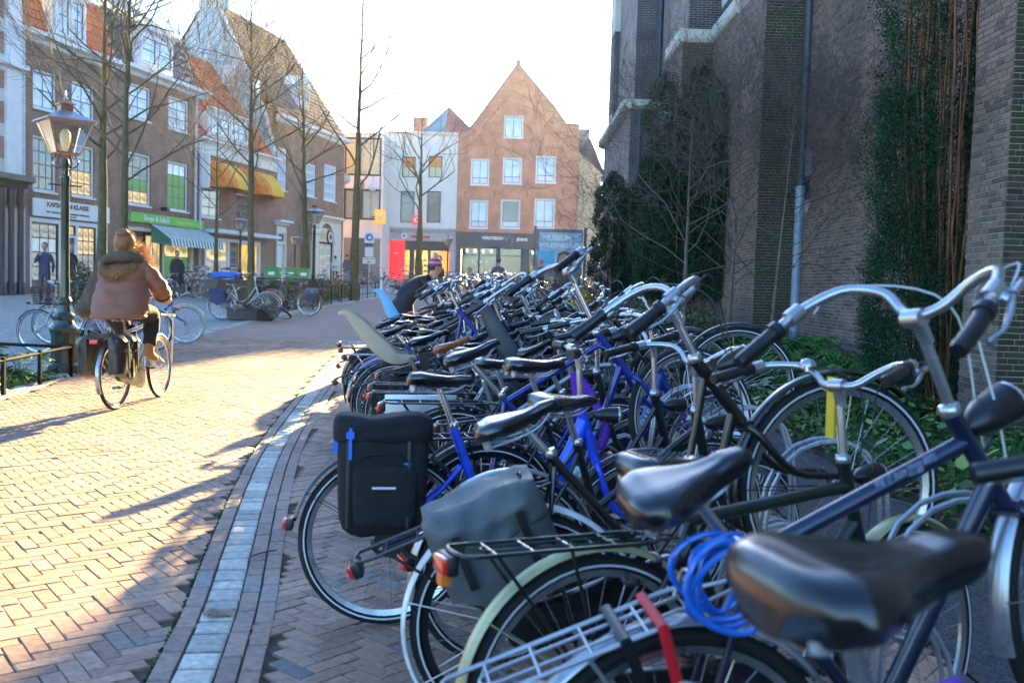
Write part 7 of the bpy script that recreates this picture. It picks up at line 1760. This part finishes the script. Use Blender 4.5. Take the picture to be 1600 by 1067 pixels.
J = {'pelvis': ((.16, 0, 1.05), (.13, .18)), 'waist': ((.2, 0, 1.2), (.12, .16)), 'chest': ((.26, 0, 1.4), (.13, .17)), 'neck': ((.3, 0, 1.55), (.055, .055)), 'top': ((.33, 0, 1.63), (.05, .05)),
     'lsh': ((.27, .18, 1.47), (.07, .07)), 'lel': ((.38, .32, 1.24), (.055, .055)), 'lwr': ((.55, .29, 1.16), (.036, .036)), 'rsh': ((.27, -.18, 1.47), (.07, .07)), 'rel': ((.38, -.32, 1.24), (.055, .055)), 'rwr': ((.55, -.29, 1.16), (.036, .036)),
     'lhp': ((.2, .1, 1.0), (.1, .1)), 'lkn': ((.56, .12, .72), (.07, .07)), 'lan': ((.37, .14, .33), (.045, .045)), 'lto': ((.51, .15, .28), (.04, .04)),
     'rhp': ((.2, -.1, 1.0), (.1, .1)), 'rkn': ((.62, -.13, .93), (.07, .07)), 'ran': ((.52, -.14, .55), (.045, .045)), 'rto': ((.66, -.15, .48), (.04, .04))}
E_ = [('pelvis', 'waist'), ('waist', 'chest'), ('chest', 'neck'), ('neck', 'top')]
for n in 'lr': E_ += [('chest', n+'sh'), (n+'sh', n+'el'), (n+'el', n+'wr'), ('pelvis', n+'hp'), (n+'hp', n+'kn'), (n+'kn', n+'an'), (n+'an', n+'to')]
def asg(c):
    if c.z > 1.53: return 2
    if c.z > 1.06: return 0
    for n in 'lr':
        if (c-Vector(J[n+'an'][0])).length < .12 or (c-Vector(J[n+'to'][0])).length < .09: return 3
    return 1
link('body', skin_mesh('body', J, E_, [jk, tro, skinc, boot], asg), ct)
for n, s in (('l', 1), ('r', -1)):
    o = link('hand', hand_mesh(skinc), ct, (.6, s*.285, 1.155)); o.rotation_euler = (0, R(15), R(4*s)); o.scale = (1, s*-1 if s > 0 else 1, 1) if False else (1, 1, 1)
    o = MB(); sl = smooth([(.27, s*.17, 1.48), (.31, s*.27, 1.37), (.38, s*.33, 1.25), (.47, s*.315, 1.19), (.56, s*.29, 1.165)], 6)
    o.tube(sl, [.088+.008*math.sin(i*1.3) for i in range(len(sl)-1)]+[.055], 16).tube(sl[-3:], .058, 12).build('sleeve', jk, ct, ang=70)
    MB().tube(sl[-8:-3], [.085, .09, .09, .088, .08], 14).build('cuff', tro, ct, ang=70)
    MB().tube(smooth([(.17, s*.1, 1.02), (.4, s*.115, .88) if s > 0 else (.42, s*.12, .99), J[n+'kn'][0], tuple((Vector(J[n+'kn'][0])+Vector(J[n+'an'][0]))/2), tuple(Vector(J[n+'an'][0])+Vector((0, 0, .08)))], 5), [.11]*5+[.1]*5+[.085]*5+[.07]*5+[.06], 14).build('trouser_leg', tro, ct, ang=70)
    MB().tube(smooth([tuple(Vector(J[n+'an'][0])+Vector((0, 0, .1))), J[n+'an'][0], tuple(Vector(J[n+'an'][0])*.6+Vector(J[n+'to'][0])*.4+Vector((0, 0, -.01))), J[n+'to'][0]], 4), [.05, .05, .05, .05, .05, .048, .046, .044, .043, .042, .04, .038, .03], 12).build('boot', boot, ct, ang=70)
rings = []; NZ = 44
for i in range(NZ+1):
    f = i/NZ; z = .93+.6*f; cx = .12+.18*f**.9+(.03 if f < .3 else 0)*0
    ry = float(np.interp(f, [0, .05, .2, .42, .5, .6, .8, .92, 1], [.2, .27, .285, .282, .272, .262, .262, .235, .14])); rx = float(np.interp(f, [0, .05, .2, .5, .8, 1], [.15, .2, .215, .185, .19, .1]))
    q = .010*abs(math.sin(f*math.pi*4))+(.016 if f < .06 else 0)-.022*math.exp(-((f-.68)/.035)**2)
    rings.append([(cx+(rx+q)*math.cos(a)*(1+.015*math.sin(a*9+f*17)), (ry+q)*math.sin(a)*(1+.014*math.sin(a*11+f*23)+.01*math.sin(a*23+f*60)+.03*math.exp(-((f-.68)/.06)**2)*math.sin(a*34)), z+.01*math.sin(a*6+f*8)) for a in [2*math.pi*k/40 for k in range(40)]])
MB().loft(rings).build('jacket', jk, ct, ang=80)
MB().tube([(.12+.2*math.cos(a)*.97, .27*math.sin(a), .955) for a in [2*math.pi*k/24 for k in range(25)]], .02, 8).build('jacket_hem', jk, ct, ang=80)
def fur(name, path, rad, n, L_, m, parent, seed=1):
    rs = np.random.RandomState(seed); P = np.array([p[:] for p in path]); idx = rs.randint(0, len(P)-1, n); f = rs.rand(n)[:, None]; base = P[idx]*(1-f)+P[idx+1]*f; d = rs.normal(0, 1, (n, 3)); d /= np.linalg.norm(d, axis=1)[:, None]
    base = base+d*rad; t = d*.8+rs.normal(0, .45, (n, 3))+np.array([0, 0, -.35]); t /= np.linalg.norm(t, axis=1)[:, None]; w_ = np.cross(t, rs.normal(0, 1, (n, 3))); w_ /= np.linalg.norm(w_, axis=1)[:, None]
    l = L_*rs.uniform(.5, 1.2, (n, 1)); o = quads_obj(name, base+t*l*.5, t*l*.5, w_*.0022, rs.rand(n), m, parent); o['kind'] = 'stuff'; return o
furm = leaf_mat('hood_fur', [(0, (.13, .07, .025)), (.6, (.26, .15, .06)), (1, (.45, .3, .14))], rough=.8)
hp_ = smooth([(.28, .17, 1.47), (.12, .13, 1.42), (.05, 0, 1.39), (.12, -.13, 1.44), (.27, -.17, 1.5), (.36, -.12, 1.52)], 6)
MB().tube(hp_, .045, 12).build('hood_roll', mat('fur_base', (.2, .11, .045), .95, bump=.8), ct, ang=80); fur('fur_trim', hp_, .044, 5000, .035, furm, ct)
scm = mat('grey_brown_scarf', (.085, .07, .05), .95, var=.35, scale=12, bump=.9, bscale=70)
sp_ = smooth([(.36, -.14, 1.5), (.2, -.17, 1.55), (.13, -.02, 1.57), (.18, .14, 1.54), (.3, .2, 1.47)], 6); MB().tube(sp_, [.05]*8+[.058]*9+[.05]*8, 14).build('scarf', scm, ct, ang=80)
rg_ = []
for i in range(12):
    f = i/11; c = Vector((.24-.1*f, .2+.17*f, 1.50-.50*f)); rg_.append([(c.x+(.03+.02*f)*math.cos(a)+.01*math.sin(a*7+f*9), c.y+(.07+.05*f*(1-f*.3))*math.sin(a), c.z+.015*math.sin(a*4)) for a in [2*math.pi*k/20 for k in range(20)]])
MB().loft(rg_).build('scarf_end', scm, ct, ang=80); fur('scarf_fringe', [Vector((.14, .3+.015*k, 1.0)) for k in range(8)], .02, 500, .09, furm, ct, 3)
hd = link('head', head_mesh(skinc), ct, (.33, 0, 1.70)); hairm = mat('reddish_hair', (.2, .085, .03), .5, var=.3, scale=20, bump=.7, bscale=80)
mb = MB(); ellipsoid(mb, (-.012, 0, .02), (.115, .1, .125), 22, 16, lambda d: (1 if d.x < .45 or d.z > .6 else .78)*(1+.02*math.sin(d.y*30))); mb.build('hair', hairm, hd, ang=80)
mb = MB(); ellipsoid(mb, (-.06, .0, .115), (.062, .07, .05), 16, 12, lambda d: 1+.08*math.sin(d.y*14+d.z*9)); mb.build('hair_bun', hairm, hd, ang=80)
hf = leaf_mat('hair_strands', [(0, (.4, .18, .06)), (.6, (.62, .36, .15)), (1, (.8, .58, .3))], rough=.45)  # light golden strand tones carry the backlight in the colour
rs = np.random.RandomState(8); n = 4200; d = rs.normal(0, 1, (n, 3)); d /= np.linalg.norm(d, axis=1)[:, None]; d[:, 0] = -abs(d[:, 0])*.8+.2; base = np.array([-.01, 0, .03])+d*np.array([.11, .1, .12]); t_ = d*.5+rs.normal(0, .6, (n, 3))+np.array([0, -.25, -.6]); t_ /= np.linalg.norm(t_, axis=1)[:, None]; w_ = np.cross(t_, rs.normal(0, 1, (n, 3))); w_ /= np.linalg.norm(w_, axis=1)[:, None]; l = rs.uniform(.02, .06, (n, 1))
o = quads_obj('loose_hair', base+t_*l*.5, t_*l*.5, w_*.0009, rs.rand(n), hf, hd); o['kind'] = 'stuff'
pts_ = smooth([(.33, -.1, 1.66), (.3, -.17, 1.56), (.32, -.2, 1.42), (.36, -.19, 1.3)], 5); rs = np.random.RandomState(9)
fur('long_hair', pts_, .04, 4000, .12, hf, ct, 12)

hz = MB().box(-60, 45, -12, 100, -1.4, 24).build('haze', glare_haze(.0002, .55), None, ang=0); hz['kind'] = 'stuff'  # unseen box added to wash the far street with glare
# ---------------------------------------------------------------- labels of look-alikes: say which one by its place
ORD = 'leftmost second third fourth fifth sixth seventh eighth ninth tenth eleventh twelfth thirteenth fourteenth fifteenth sixteenth seventeenth eighteenth nineteenth twentieth'.split()
bpy.context.view_layer.update()
byl = {}
for o in bpy.data.objects:
    if o.parent is None and 'label' in o: byl.setdefault(o['label'], []).append(o)
for l, os_ in byl.items():
    if len(os_) < 2 or len(os_) > 20: continue
    def pxx(o): v = cam_w2c @ o.matrix_world.translation; return v.x/-v.z if v.z < 0 else 99
    os_.sort(key=pxx)
    for i, o in enumerate(os_): o['label'] = ' '.join(l.replace(',', '').split()[:12])+', '+(ORD[i]+' from the left' if i else 'leftmost of these')
